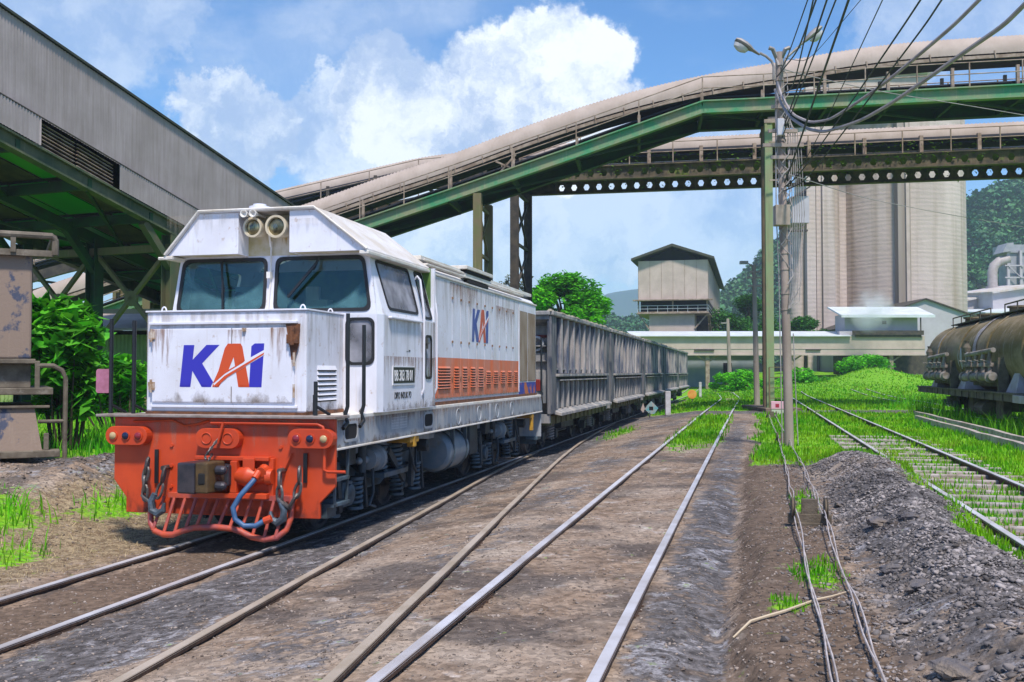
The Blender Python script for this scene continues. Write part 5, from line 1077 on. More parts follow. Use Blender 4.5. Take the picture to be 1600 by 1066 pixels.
# ---------------------------------------------------------------- track-side signs
m = MB()
SG = thing('point_indicator', 'small turquoise house-shaped point indicator beside the wagons', 'signal', W(-4.15, 41.5, zg1(-4.15, 41.5)), -TH); SG.scale = (.72, .72, .72)
m = MB(); m.plate([(-.28, .5), (0, .22), (.28, .22), (.5, .55), (.1, .95), (-.12, .72)], [(rrect(-.02, .22, .42, .64, .01))], (0, 0, 0), (1, 0, 0), (0, 0, 1), .12); part('indicator_plate', m, M('turquoise_paint', (.09, .36, .40), (.4, .36, .33), 3, .6), SG)
m = MB(); m.box(-.02, .22, .02, .1, .42, .64); part('indicator_hole', m, dark, SG); m = MB(); m.plate([(-.5, .45), (-.36, .28), (-.26, .5), (-.36, .85)], [], (0, 0, 0), (1, 0, 0), (0, 0, 1), .05); part('indicator_wing', m, M('pale_pink_paint', (.48, .38, .34)), SG)
m = MB(); m.box(-.03, .05, .0, .06, 0, .3); part('stem', m, steel, SG)
m = MB(); m.box(-.11, .11, -.11, .11, 0, 1.0); o = part('marker_post', m, M('white_concrete_post', (.55, .53, .56), (.4, .37, .36), 5, .8), None, bevel=.02, loc=W(-3.42, 41.8, zg1(-3.42, 41.8))); tag(o, 'short white concrete post beside the turquoise indicator', 'post')
m = MB(); m.box(-.09, .09, -.09, .09, 0, 1.1); o = part('marker_post', m, bpy.data.materials['white_concrete_post'], None, bevel=.02, loc=W(-3.6, 72, zg1(-3.6, 72))); tag(o, 'small white post standing in the far grass beyond the train', 'post')
OD = thing('track_signal', 'orange round point signal in the grass just past the last wagon', 'signal', W(-3.3, 57, zg1(-3.3, 57) - .05), -TH); OD.scale = (.75, .75, .75)
m = MB(); m.lathe([(-.03, .34), (.03, .34)], (0, 0, .75), (0, -1, 0), 24); m.lathe([(-.0, .3), (.04, .30)], (0, 0, .75), (0, -1, 0), 24); part('disc', m, M('orange_disc', (.75, .22, .03), (.75, .4, .1), 3, .6), OD); m = MB(); m.cyl((0, 0.05, 0), (0, 0.05, .7), .03, 8); part('stem', m, steel, OD)
PB = thing('equipment_box', 'small pink and white box at the foot of the utility pole', 'box', W(.93, 37.0, zg1(.93, 37)), -TH); PB.scale = (.8, .8, .8)
m = MB(); m.box(-.33, .33, -.2, .2, 0, .28); part('base', m, M('pale_box_base', (.5, .5, .42)), PB, bevel=.01); m = MB(); m.box(-.35, .35, -.22, .22, .28, .62); part('lid', m, M('pink_lid', (.70, .38, .48)), PB, bevel=.02); m = MB(); m.box(-.16, .0, -.226, -.21, .36, .52); part('red_mark', m, M('red_mark', (.35, .02, .05)), PB)
# wire pulley stands and signal wires
pst = M('brown_grey_casting', (.16, .125, .09), (.09, .07, .05), 8, .8, .1, .5, 40)
def pulley(lat, lon, s, lab):
    t = thing('pulley_stand', lab, 'pulley', W(lat, lon, zg1(lat, lon)), -TH)
    m = MB(); m.box(-.16 * s, .16 * s, -.03, .03, .02, .07 * s + .02); m.box(-.06 * s, .06 * s, -.025, .025, 0, .20 * s); m.box(-.09 * s, .09 * s, -.08, .08, -.1, .03); part('bracket', m, pst, t, bevel=.005)
    for x in (-.12, .12):
        m = MB(); m.lathe([(-.02, .07 * s), (-.012, .085 * s), (-.006, .07 * s), (.006, .07 * s), (.012, .085 * s), (.02, .07 * s)], (x * s, 0, .13 * s), (1, 0, 0), 20); part('wheel', m, pst, t, smooth=True)
    return t
pulley(.52, 9.9, 1.25, 'rusty double pulley stand carrying signal wires beside the gravel'); pulley(.66, 22.6, 1.1, 'small double pulley stand in the grass near the pole foot'); pulley(.62, 34, 1.2, 'farthest pulley stand by the base of the green column')
wirem = M('pale_cord', (.46, .41, .41), (.30, .26, .25), 8, .8)
for k, (la0, la1, la2, la3, dz) in enumerate(((.36, .40, .54, .52, .20), (.37, .385, .55, .53, .13), (.57, .64, .78, .72, .20), (.585, .66, .80, .73, .12))):
    pts = []
    for lo, la, z in ((2.5, la0 - .03, .08), (5.2, la0, .05), (7.5, (la0 + la1) / 2, .06), (9.9, la1, dz), (13, la1 + .05, .10), (16, (la1 + la2) / 2 + .02, .09), (22.6, la3 + .02, dz), (28, la3 + .01, .12), (34, la3, .2)): pts.append((lo, la, z))
    P_ = []
    for lo in np.arange(2.5, 34, .35):
        la = float(np.interp(lo, [p[0] for p in pts], [p[1] for p in pts])); z = float(np.interp(lo, [p[0] for p in pts], [p[2] for p in pts]))
        P_.append(W(la + .012 * math.sin(lo * 2.3 + k * 2), lo, max(zg1(la, lo), float(np.interp(la, [0, 2], [.45, .5]))) + z * .8))
    m = MB(); m.tube(P_, .006, 5); o = part('signal_wire', m, wirem, None, smooth=True)
    tag(o, ['leftmost pale signal wire running from the bottom edge to the pulleys', 'thin pale wire twisted beside the leftmost signal wire', 'rightmost pale signal wire lying along the gravel heap', 'pale wire lying just left of the rightmost signal wire'][k], 'wire', 'signal wires along the ground')
m = MB(); m.tube([W(-.12 + q * .1, 6.0 + .12 * q + .03 * math.sin(q * 1.7), zg1(-.12 + q * .1, 6.0 + .12 * q) + .02) for q in range(8)], [.006, .009, .01, .01, .009, .008, .006, .004], 6); o = part('dry_stick', m, M('dry_stick', (.5, .4, .28)), None); tag(o, 'pale dry curved stick lying on the mud at bottom right', 'stick')
# ---------------------------------------------------------------- conveyor bridges and buildings
hoodm = M('dusty_corrugated_sheet', (.42, .345, .30), (.36, .29, .245), 1.2, .85, 0, .15, 30, streak=.25, stc=(.22, .17, .13))
greenb = M('weathered_green_beam', (.045, .25, .105), (.22, .24, .13), 1.1, .65, 0, .3, 20, streak=.55, stc=(.36, .33, .22), spots=.3, spc=(.10, .06, .03))
greend = M('shaded_green_steel', (.007, .06, .014), (.012, .03, .014), 2, .7, 0, .2, 20)  # green steel with the shade of the undersides put into its colour
tanb = M('dusty_tan_steel', (.36, .28, .22), (.20, .14, .10), 3, .8, 0, .3, 20, spots=.3, spc=(.12, .08, .05))
darkb = M('sooty_steel_and_shade', (.035, .03, .028), (.075, .06, .045), 3, .8, 0, .3, 20)  # dark steel; also fills openings and interiors as painted shade
mossb = M('mossy_castellated_beam', (.14, .105, .065), (.05, .045, .035), 2, .85, 0, .4, 20, spots=.8, spc=(.10, .15, .01), spsc=1.1, streak=.4, stc=(.28, .22, .16))
beltm = M('dark_belt', (.03, .032, .045), None, rough=.8)
def interp_path(pts, step):
    out = []
    for a, b in zip(pts[:-1], pts[1:]):
        n = max(1, int((b - a).length / step)); out += [a.lerp(b, i / n) for i in range(n)]
    return out + [pts[-1]]
def smooth_path(P_, it=6, k=1):
    for _ in range(it): P_ = [P_[0]] + [(P_[i - 1] + P_[i] * 2 + P_[i + 1]) / 4 for i in range(1, len(P_) - 1)] + [P_[-1]]
    return P_
def hoodshell(par, path, side, rad, z0, cz, amp=.022, name='conveyor_hood', a0=-25, a1=205, n=14, mat=None):
    # corrugated half-round cover swept along the path
    V = []; K_ = len(path); ang = [math.radians(a0 + (a1 - a0) * j / n) for j in range(n + 1)]
    for i, p in enumerate(path):
        r = rad + (amp if i % 2 else -amp)
        for a in ang: V.append(p + side * (cz + r * math.cos(a)) + Vector((0, 0, z0 + r * math.sin(a))))
    i = np.arange(K_ - 1)[:, None] * (n + 1) + np.arange(n)[None, :]
    Fq = np.stack([i, i + 1, i + n + 2, i + n + 1], -1).reshape(-1, 4)
    return np_mesh(name, [v[:] for v in V], Fq, mat or hoodm, 4, par, smooth=False)
def trestle(par, p, sidev, w, zt, mat, zb=None, legw=.36, name='trestle', brace=True, far_mat=None, levels=2):
    a = Vector((p.x, p.y, 0)); b = a + sidev * w; zb = zb if zb is not None else gz(a.x, a.y) - .1
    for k, (q, mt) in enumerate(((a, mat), (b, far_mat or mat))):
        m = MB(); m.ibeam((q.x, q.y, zb), (q.x, q.y, zt), legw, legw, .035, up=tuple(sidev)); m.box(q.x - legw, q.x + legw, q.y - legw, q.y + legw, zb, zb + .12); part('column', m, mt, par)
    if brace:
        m = MB(); H = zt - zb
        for l in range(levels):
            z0 = zb + .4 + (H - .8) * l / levels; z1 = zb + .4 + (H - .8) * (l + 1) / levels
            m.beam((a.x, a.y, z0), (b.x, b.y, z1), .10, .10); m.beam((b.x, b.y, z0), (a.x, a.y, z1), .10, .10); m.beam((a.x, a.y, z1), (b.x, b.y, z1), .12, .12)
        part('cross_brace', m, mat, par)
# --- B1 : front conveyor on green beams
B1 = thing('conveyor_bridge', 'long covered conveyor on green beams rising over the tracks, nearest of the two', 'conveyor bridge', (0, 0, 0), 0, 'covered conveyor bridges')
def online(u, v, c0, k):   # point of the picture ray on the vertical plane y = c0 - k x
    d = pdir(u, v); t_ = c0 / (d.y + k * d.x); return Vector((d.x * t_, d.y * t_, CZ + d.z * t_))
b1 = [online(u, v, 40.3, .13) for u, v in ((-250, 640), (146, 486), (259, 446), (561, 344), (700, 297), (900, 228), (1098, 158), (1194, 153.5), (1600, 132))]; b1.append(b1[-1] + (b1[-1] - b1[-2]) * 2); sd1 = Vector((.13, 1, 0)).normalized(); W1 = 2.9
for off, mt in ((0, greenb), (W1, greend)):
    m = MB(); pth = [p + sd1 * off for p in b1]
    for a, b in zip(pth[:-1], pth[1:]):
        h = .52; dz = Vector((0, 0, -h / 2)); a2, b2 = a + dz, b + dz; m.beam(a + Vector((0, 0, -.03)), b + Vector((0, 0, -.03)), .34, .05); m.beam(a2, b2, .05, h - .08); m.beam(a + Vector((0, 0, -h + .03)), b + Vector((0, 0, -h + .03)), .34, .05)
    part('main_beam', m, mt, B1)
ip = interp_path(b1, 2.0)
m = MB()
for p in ip: m.beam(p + Vector((0, 0, -.35)), p + sd1 * W1 + Vector((0, 0, -.35)), .12, .28)
for p, q in zip(ip[:-1:2], ip[2::2]): m.beam(p + Vector((0, 0, -.52)), q + sd1 * W1 + Vector((0, 0, -.52)), .08, .08)
part('floor_bracing', m, greend, B1)
m = MB()
for a, b in zip(b1[:-1], b1[1:]):
    m.add([a + sd1 * .15, b + sd1 * .15, b + sd1 * (W1 - .15), a + sd1 * (W1 - .15), a + sd1 * .15 + Vector((0, 0, -.04)), b + sd1 * .15 + Vector((0, 0, -.04)), b + sd1 * (W1 - .15) + Vector((0, 0, -.04)), a + sd1 * (W1 - .15) + Vector((0, 0, -.04))], [(0, 1, 2, 3), (4, 5, 6, 7), (0, 1, 5, 4), (3, 2, 6, 7)])
part('walkway_plates', m, greend, B1)
ht = [online(u, v, 41.6, .13) for u, v in ((-250, 578), (84, 443), (197, 407), (480, 320), (600, 276), (700, 245), (800, 206), (884, 176), (969, 149), (1053, 128), (1137, 111), (1208, 100), (1305, 82), (1410, 68), (1600, 56))]; ht.append(ht[-1] + (ht[-1] - ht[-2]) * 3)
hp1 = [p + Vector((0, 0, -.74)) - sd1 * 1.3 for p in smooth_path(interp_path(ht, .075), 300)]
hoodshell(B1, hp1, sd1, .74, 0, 1.3, a0=-8, a1=188)
m = MB()
for a, b in zip(hp1[:-1:20], hp1[20::20]):
    for o_, z in ((.62, -.22), (1.98, -.22)): m.beam(a + sd1 * o_ + Vector((0, 0, z)), b + sd1 * o_ + Vector((0, 0, z)), .08, .13)
part('stringer', m, tanb, B1)
m = MB()
for a, b in zip(hp1[:-1:20], hp1[20::20]): m.beam(a + sd1 * 1.3 + Vector((0, 0, -.25)), b + sd1 * 1.3 + Vector((0, 0, -.25)), 1.2, .12)
for a, b in zip(b1[:-1], b1[1:]): m.beam(a + sd1 * 1.3 + Vector((0, 0, .36)), b + sd1 * 1.3 + Vector((0, 0, .36)), 1.0, .05)
part('conveyor_belt', m, beltm, B1)
for i, p in enumerate(interp_path(b1, 2.4)):
    if p.x < -24 or p.x > 26: continue
    m = MB()
    for o_ in (.62, 1.98): m.box(p.x + sd1.x * o_ - .06, p.x + sd1.x * o_ + .06, p.y + sd1.y * o_ - .05, p.y + sd1.y * o_ + .05, p.z, p.z + .95 if abs(p.x - 7) > 5 else p.z + .5)
    part('support_post', m, tanb, B1)
def railing(par, pts, off, sdv, h=1.0, step=1.9, mat=None):
    m = MB()
    for z in (h, h * .55):
        m.tube([p + sdv * off + Vector((0, 0, z)) for p in pts], .022, 5)
    for p in interp_path(pts, step):
        q = p + sdv * off; m.box(q.x - .022, q.x + .022, q.y - .022, q.y + .022, q.z, q.z + h)
    part('handrail', m, mat or tanb, par)
railing(B1, b1, .12, sd1); railing(B1, b1, W1 - .1, sd1)
m = MB()
for i, p in enumerate(hp1[::16]): q = p + sd1 * .56; m.beam(q + Vector((0, 0, .0)), q + Vector((.05, 0, -.3)), .05, .05)
part('hood_bracket', m, tanb, B1)
m = MB(); a_, b_ = b1[4].lerp(b1[5], .36), b1[4].lerp(b1[5], .52); o_ = sd1 * .6
m.beam(a_ + o_, b_ + o_ + Vector((0, 0, .65)), .07, .07); m.beam(b_ + o_, a_ + o_ + Vector((0, 0, .65)), .07, .07); part('cross_brace', m, tanb, B1)
leg_g = M('pale_green_column', (.20, .30, .13), (.24, .25, .13), 2, .7, 0, .2, 20, streak=.5, stc=(.12, .09, .06))
leg_o = M('olive_column', (.13, .13, .045), (.16, .12, .06), 2, .75, 0, .2, 20, streak=.5, stc=(.30, .24, .12))
trestle(B1, Vector((-1.40, 40.48, 0)), sd1, W1, 9.3, leg_o, legw=.34, levels=4)
trestle(B1, Vector((10.16, 39.2, 0)), sd1, 1.1, 12.0, leg_g, legw=.29, far_mat=M('brown_column', (.16, .11, .06), (.10, .07, .045), 2, .8), brace=False)
m = MB(); m.beam((10.3, 38.96, 12.0), (10.3 + sd1.x * W1, 38.96 + sd1.y * W1, 12.0), .4, .16); m.beam((9.9, 38.8, 11.85), (10.9, 38.7, 11.85), .14, .14)
for z in (9.5, 11.0): m.box(10.08, 10.52, 38.74, 38.78, z, z + .05)
part('column_head', m, tanb, B1)
m = MB(); m.box(9.8, 11.2, 38.5, 42.6, .3, .62); part('footing', m, M('dark_footing', (.10, .075, .05), (.2, .15, .11), 3, .9), B1, bevel=.03)
m = MB(); m.beam((10.0, 38.7, .6), (10.0, 38.7, 2.2), .05, .05); m.beam((10.6, 38.7, .6), (10.6, 38.7, 2.2), .05, .05)
for z in (1.0, 1.4, 1.8, 2.2): m.beam((10.0, 38.7, z), (10.6, 38.7, z), .03, .03)
part('cage', m, leg_o, B1)
trestle(B1, Vector((-15.5, 42.3, 0)), sd1, W1, 5.4, leg_o, legw=.34, levels=1); trestle(B1, Vector((27, 36.8, 0)), sd1, W1, 12.3, leg_g, brace=False)
# --- B2 : rear conveyor on castellated beams
B2 = thing('conveyor_bridge', 'rear covered conveyor on mossy beams with hexagonal holes', 'conveyor bridge', (0, 0, 0), 0, 'covered conveyor bridges')
xs = [(-36, 4.6), (-23, 7.6), (-11.8, 9.86), (-4.5, 11.2), (1.5, 11.5), (46, 11.55)]
b2 = [Vector((x, 46.4 - .204 * x, z)) for x, z in xs]; sd2 = Vector((.204, 1, 0)).normalized(); W2 = 3.4
hoodshell(B2, smooth_path(interp_path(b2, .085), 300), sd2, .66, .86, 1.7, .018, a0=-10, a1=190)
cd = (b2[5] - b2[4]); cd.z = 0; cd.normalize()
for off in (0, W2):
    m = MB(); u_ = .62; hh = .60; n_ = int((b2[5] - b2[4]).length / u_)
    O = b2[4] + sd2 * off + Vector((0, 0, -.02))
    for i in range(-3, n_):
        o = i * u_; z0, z1, zm = -hh, 0, -hh / 2; c_ = u_ / 2; r_ = .15
        top = [(0, z1), (0, zm), (c_ - r_, zm), (c_ - r_ * .5, zm + r_), (c_ + r_ * .5, zm + r_), (c_ + r_, zm), (u_, zm), (u_, z1)]
        bot = [(0, z0), (u_, z0), (u_, zm), (c_ + r_, zm), (c_ + r_ * .5, zm - r_), (c_ - r_ * .5, zm - r_), (c_ - r_, zm), (0, zm)]
        for poly in (top, bot):
            m.add([O + cd * (o + a) + Vector((0, 0, b)) for a, b in poly] + [O + cd * (o + a) + Vector((0, 0, b)) + sd2 * .04 for a, b in poly],
                  [tuple(range(8)), tuple(range(15, 7, -1))] + [(j, (j + 1) % 8, (j + 1) % 8 + 8, j + 8) for j in range(8)])
    a, b = O - cd * 3 * u_, O + cd * n_ * u_
    m.beam(a, b, .30, .05); m.beam(a + Vector((0, 0, -hh)), b + Vector((0, 0, -hh)), .30, .05)
    part('castellated_beam', m, mossb, B2)
m = MB(); m.beam(b2[4] + sd2 * W2 / 2 - cd * 2 + Vector((0, 0, .02)), b2[5] + sd2 * W2 / 2 + Vector((0, 0, .02)), W2 - .3, .04); part('deck_plates', m, darkb, B2)
m = MB()
for a, b in zip(b2[:4], b2[1:5]):
    for off in (0, W2): m.beam(a + sd2 * off + Vector((0, 0, -.25)), b + sd2 * off + Vector((0, 0, -.25)), .25, .5)
for p in interp_path(b2, 2.4): m.beam(p + Vector((0, 0, -.1)), p + sd2 * W2 + Vector((0, 0, -.1)), .12, .12)
part('floor_beam', m, darkb, B2)
m = MB()
for a, b in zip(b2[:-1], b2[1:]):
    for o_, z in ((1.0, .80), (2.4, .80)): m.beam(a + sd2 * o_ + Vector((0, 0, z)), b + sd2 * o_ + Vector((0, 0, z)), .08, .14)
    m.beam(a + sd2 * 1.7 + Vector((0, 0, .62)), b + sd2 * 1.7 + Vector((0, 0, .62)), 1.2, .10); m.beam(a + sd2 * 1.7 + Vector((0, 0, .28)), b + sd2 * 1.7 + Vector((0, 0, .28)), 1.1, .09)
part('conveyor_belt', m, beltm, B2)
for p in interp_path(b2, 2.3):
    if p.x < -25 or p.x > 28: continue
    m = MB()
    for o_ in (1.0, 2.4): q = p + sd2 * o_; m.box(q.x - .08, q.x + .08, q.y - .06, q.y + .06, q.z, q.z + .95)
    part('support_post', m, tanb if p.x > 0 else darkb, B2)
railing(B2, b2, .1, sd2)
mossm = leafmat('moss_tufts', (.10, .22, .01), (.05, .12, .01), 3)
def leafcloud(n, fn, size, flat=.6):
    # n leaves at fn() -> (pos, outward); returns V, F
    V = []; Fa = []
    C_ = np.array([fn() for _ in range(n)]); a = rng.random(n) * 2 * PI; t = (rng.random(n) - .5) * 2 * flat
    dx = np.stack([np.cos(a), np.sin(a), t], -1); b = a + PI / 2 + (rng.random(n) - .5); dy = np.stack([np.cos(b) * .7, np.sin(b) * .7, (rng.random(n) - .5) * 1.4], -1)
    s = size * (.6 + .8 * rng.random((n, 1))); V = np.stack([C_ - dx * s, C_ - dy * s * .55, C_ + dx * s, C_ + dy * s * .55], 1).reshape(-1, 3)
    return V, np.arange(n * 4).reshape(-1, 4)
def fn():
    t = rng.random(); a = b2[4]; b = b2[5]; x = round(t * 22) / 22 + .02 * rng.standard_normal(); p = a.lerp(b, x); o = rng.choice([0., 1.0, W2]); z = -.05 if o != 1. else .72
    q = p + sd2 * o; return (q.x + rng.normal() * .12, q.y - .08 + rng.normal() * .08, q.z + z - abs(rng.normal()) * .22)
V, Fa = leafcloud(2600, fn, .07); mo = np_mesh('moss', V, Fa, mossm, 4, B2); mo['kind'] = 'stuff'
trestle(B2, Vector((.12, 46.3, 0)), sd2, W2, 10.9, darkb, legw=.36, levels=4); trestle(B2, Vector((24, 41.5, 0)), sd2, W2, 10.9, darkb, brace=False); trestle(B2, Vector((-20, 50.4, 0)), sd2, W2, 7.2, leg_o, levels=1)
# --- left gallery
GA = thing('conveyor_gallery', 'big enclosed gallery with corrugated grey walls sloping down at the upper left', 'conveyor gallery', (0, 0, 0))
gcl = M('grey_lilac_corrugated_wall', (.40, .34, .33), (.33, .28, .265), 1.0, .8, 0, .12, 30, streak=.5, stc=(.22, .18, .16), stlo=.42, sthi=.7)
gd = Vector((.3714, .9285, 0)); gs = Vector((-.9285, .3714, 0)); GW = 5.6
def gp(y, w, z): return Vector((-11.44 + .4 * (y - 22), y, 0)) + gs * w + Vector((0, 0, 10.15 - .2575 * (y - 22) + z))
def corrug(y0, y1, za, zb_, w, name, mat, step=.042, amp=.014):
    n_ = int((y1 - y0) * 1.077 / step); V = []
    for i in range(n_ + 1):
        y = y0 + (y1 - y0) * i / n_; off = w + (amp if i % 2 else -amp); V += [gp(y, off, za)[:], gp(y, off, zb_)[:]]
    i = np.arange(n_)[:, None] * 2; np_mesh(name, V, np.concatenate([i, i + 1, i + 3, i + 2], 1), mat, 4, GA)
corrug(12, 47, 0, -1.95, -.02, 'wall_cladding', gcl); corrug(12, 23.0, -1.93, -2.62, -.10, 'wall_skirt', gcl); corrug(25.3, 46, -1.93, -2.62, -.10, 'wall_skirt', gcl)
corrug(12, 47, 0, -2.6, GW, 'wall_cladding', gcl, .3)
m = MB()
for k in range(7):
    z = -2.0 - .09 * k
    m.beam(gp(23.0, .12, z), gp(24.1, .10, z - .02), .02, .06, up=gs); m.beam(gp(24.15, .08, z - .01), gp(25.3, .13, z), .02, .06, up=gs)
part('ventilation_slats', m, tanb, GA)
m = MB()
for w in (-.28, GW + .28):
    pass
m.hexa([gp(11.5, -.10, .0), gp(11.5, GW / 2, .75), gp(48, GW / 2, .75), gp(48, -.10, .0), gp(11.5, -.10, .06), gp(11.5, GW / 2, .80), gp(48, GW / 2, .80), gp(48, -.10, .06)])
m.hexa([gp(11.5, GW / 2, .75), gp(11.5, GW + .35, -.05), gp(48, GW + .35, -.05), gp(48, GW / 2, .75), gp(11.5, GW / 2, .80), gp(11.5, GW + .35, .0), gp(48, GW + .35, .0), gp(48, GW / 2, .80)])
part('roof', m, M('dark_mossy_roof', (.045, .055, .04), (.02, .022, .02), 2, .9, 0, .4, 10), GA)
m = MB(); m.tube([gp(12, -.10, -1.96), gp(47, -.10, -1.96)], .02, 5); m.beam(gp(13.6, -.05, -.05), gp(13.62, -.05, -1.9), .02, .02); part('wall_flashing', m, darkb, GA)
m = MB()
for w in (.05, GW - .1):
    m.beam(gp(12, w, -2.66), gp(47, w, -2.66), .26, .05); m.beam(gp(12, w, -2.82), gp(47, w, -2.82), .05, .3); m.beam(gp(12, w, -3.0), gp(47, w, -3.0), .26, .05)
part('edge_beam', m, M('olive_green_beam', (.10, .11, .055), (.035, .06, .025), 2, .7, streak=.4, stc=(.22, .19, .12)), GA)
m = MB()
for i in range(18): y = 12.5 + i * 2; m.beam(gp(y, 0, -2.85), gp(y, GW, -2.85), .12, .26)
for i in range(9): y = 12.5 + i * 4; m.beam(gp(y, .1, -3.0), gp(y + 4, GW / 2, -3.0), .08, .08); m.beam(gp(y + 4, GW / 2, -3.0), gp(y, GW - .1, -3.0), .08, .08)
m.beam(gp(12, GW / 2, -3.0), gp(47, GW / 2, -3.0), .18, .3)
part('floor_framing', m, greend, GA)
m = MB()
gplt = M('green_floor_sheet', (.01, .26, .02), None, rough=.5)
for i in range(17):
    y = 12.6 + i * 2
    for k in range(4):
        m.mi = 0 if (i * 3 + k * 5) % 7 < 4 else 1; w0 = .2 + k * 1.35; zz = -2.62
        m.add([gp(y, w0, zz), gp(y + 1.8, w0, zz), gp(y + 1.8, w0 + 1.25, zz), gp(y, w0 + 1.25, zz), gp(y, w0, zz - .03), gp(y + 1.8, w0, zz - .03), gp(y + 1.8, w0 + 1.25, zz - .03), gp(y, w0 + 1.25, zz - .03)], [(0, 1, 2, 3), (4, 5, 6, 7), (0, 1, 5, 4), (2, 3, 7, 6), (0, 3, 7, 4), (1, 2, 6, 5)])
part('floor_sheeting', m, [gplt, darkb], GA)
for yt in (27.3, 38.0, 17.5):
    legs = [gp(yt, w, -3.0) for w in (.1, GW / 2, GW - .1)]
    gl = bpy.data.materials['shaded_green_steel'] if yt < 20 else greend
    for q in legs:
        zb_ = gz(q.x, q.y) - .2
        if q.z - zb_ < 1: continue
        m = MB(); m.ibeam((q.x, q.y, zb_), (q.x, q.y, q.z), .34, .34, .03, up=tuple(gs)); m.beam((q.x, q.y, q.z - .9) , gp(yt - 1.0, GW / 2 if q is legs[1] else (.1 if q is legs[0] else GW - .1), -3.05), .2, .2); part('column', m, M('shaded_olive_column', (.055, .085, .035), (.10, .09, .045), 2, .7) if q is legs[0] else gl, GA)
    if yt == 27.3:
        m = MB(); zt = legs[0].z - .35; m.beam((legs[0].x, legs[0].y, zt), (legs[2].x, legs[2].y, zt), .14, .2)
        for a, b in ((legs[0], legs[1]), (legs[1], legs[2])):
            for z0, z1 in ((2.7, zt), (.6, 2.6)):
                m.beam((a.x, a.y, z0), (b.x, b.y, z1), .11, .11); m.beam((b.x, b.y, z0), (a.x, a.y, z1), .11, .11)
            m.lathe([(-.05, .22), (.05, .22)], ((a.x + b.x) / 2, (a.y + b.y) / 2, (2.7 + zt) / 2), tuple(gd), 10)
        part('cross_brace', m, leg_o, GA)
# --- pale green shed behind the shrubs
SH = thing('shed', 'low shed with pale green corrugated wall behind the shrubs at left', 'shed', (0, 0, 0))
m = MB(); m.box(-18, -10.4, 33.0, 33.05, .6, 3.25)
for i in range(60): x = -18 + i * .127; m.box(x, x + .05, 32.975, 33.0, .6, 3.25)
part('wall', m, M('pale_green_sheet', (.32, .42, .15), (.24, .34, .12), 2, .7), SH)
m = MB(); m.hexa([(-18.5, 32.0, 3.35), (-10, 32.0, 3.35), (-10, 36, 4.2), (-18.5, 36, 4.2), (-18.5, 32.0, 3.42), (-10, 32.0, 3.42), (-10, 36, 4.28), (-18.5, 36, 4.28)]); m.box(-18.4, -10.1, 32.1, 32.2, 3.9, 4.05); part('roof', m, hoodm, SH)
m = MB(); m.box(-18, -10.4, 33.3, 36, .4, 3.4); part('interior', m, darkb, SH)  # solid block, its dark colour stands for the shade inside
# --- far overhead gallery
FG = thing('conveyor_gallery', 'long low enclosed gallery with a pale roof crossing behind the wagons', 'conveyor gallery', (0, 0, 0))
beige = M('dusty_beige_sheet', (.50, .40, .35), (.42, .335, .29), .8, .85, 0, .1, 6, streak=.25, stc=(.25, .2, .17))
lil = M('pale_lilac_wall', (.46, .43, .47), (.40, .37, .40), .6, .85, 0, .1, 6)
paler = M('pale_metal_roof', (.62, .66, .70), (.52, .54, .56), 1, .5)
m = MB(); m.box(12.2, 41.5, 100, 104, 3.85, 5.65); m.box(12.2, 41.5, 99.9, 100, 3.7, 3.85); m.box(12.2, 41.5, 99.95, 100, 4.35, 4.39); part('wall', m, beige, FG)
m = MB(); m.hexa([(12, 99.6, 5.6), (34, 99.6, 5.6), (34, 104, 6.2), (12, 104, 6.2), (12, 99.6, 5.68), (34, 99.6, 5.68), (34, 104, 6.3), (12, 104, 6.3)]); part('roof', m, paler, FG)
m = MB(); m.box(18.3, 20.3, 99.85, 100, 4.15, 4.3); m.box(29.5, 31, 99.85, 100, 4.2, 4.3); m.box(34.5, 41, 99.8, 100, 5.55, 5.75); m.box(34.2, 41.3, 99.7, 99.95, 5.75, 6.2); part('wall_opening', m, darkb, FG)  # dark slabs on the wall, painted as the shade in its openings
for x in (19.7, 28.1, 38.2):
    m = MB(); m.box(x - .2, x + .2, 100.2, 100.6, gz(x, 100) - .3, 3.8); m.beam((x, 100.4, 3.0), (x + 1.2, 100.4, 3.8), .15, .15); m.beam((x, 100.4, 3.0), (x - 1.2, 100.4, 3.8), .15, .15); part('column', m, tanb, FG)
ST_ = thing('loading_house', 'small house with overhanging pale roof on top of the far gallery', 'building', (0, 0, 0))
m = MB(); m.box(33.8, 41.2, 101, 104, 5.9, 7.9); m.box(33, 41.5, 100.2, 101, 5.6, 6.15); part('wall', m, lil, ST_)
m = MB(); m.hexa([(33.0, 99.6, 7.6), (42.4, 99.6, 7.6), (42.4, 104, 8.7), (33.0, 104, 8.7), (33.0, 99.6, 7.75), (42.4, 99.6, 7.75), (42.4, 104, 8.85), (33.0, 104, 8.85)]); m.box(33, 42.4, 99.55, 99.62, 7.5, 7.78); part('roof', m, paler, ST_)
m = MB(); m.box(37.6, 38.0, 100.9, 101, 6.9, 7.25); part('window', m, dark, ST_); m = MB(); m.box(41.0, 41.1, 99.8, 99.9, 5.5, 7.6); part('post', m, darkb, ST_)
GB = thing('gabled_shed', 'grey gabled shed at the foot of the silos', 'building', (0, 0, 0))
m = MB(); m.plate([(37.5, 1), (56, 1), (56, 6.9), (46.6, 10.2), (37.5, 7.0)], [], (0, 112, 0), (1, 0, 0), (0, 0, 1), -14 * -1); part('wall', m, lil, GB)
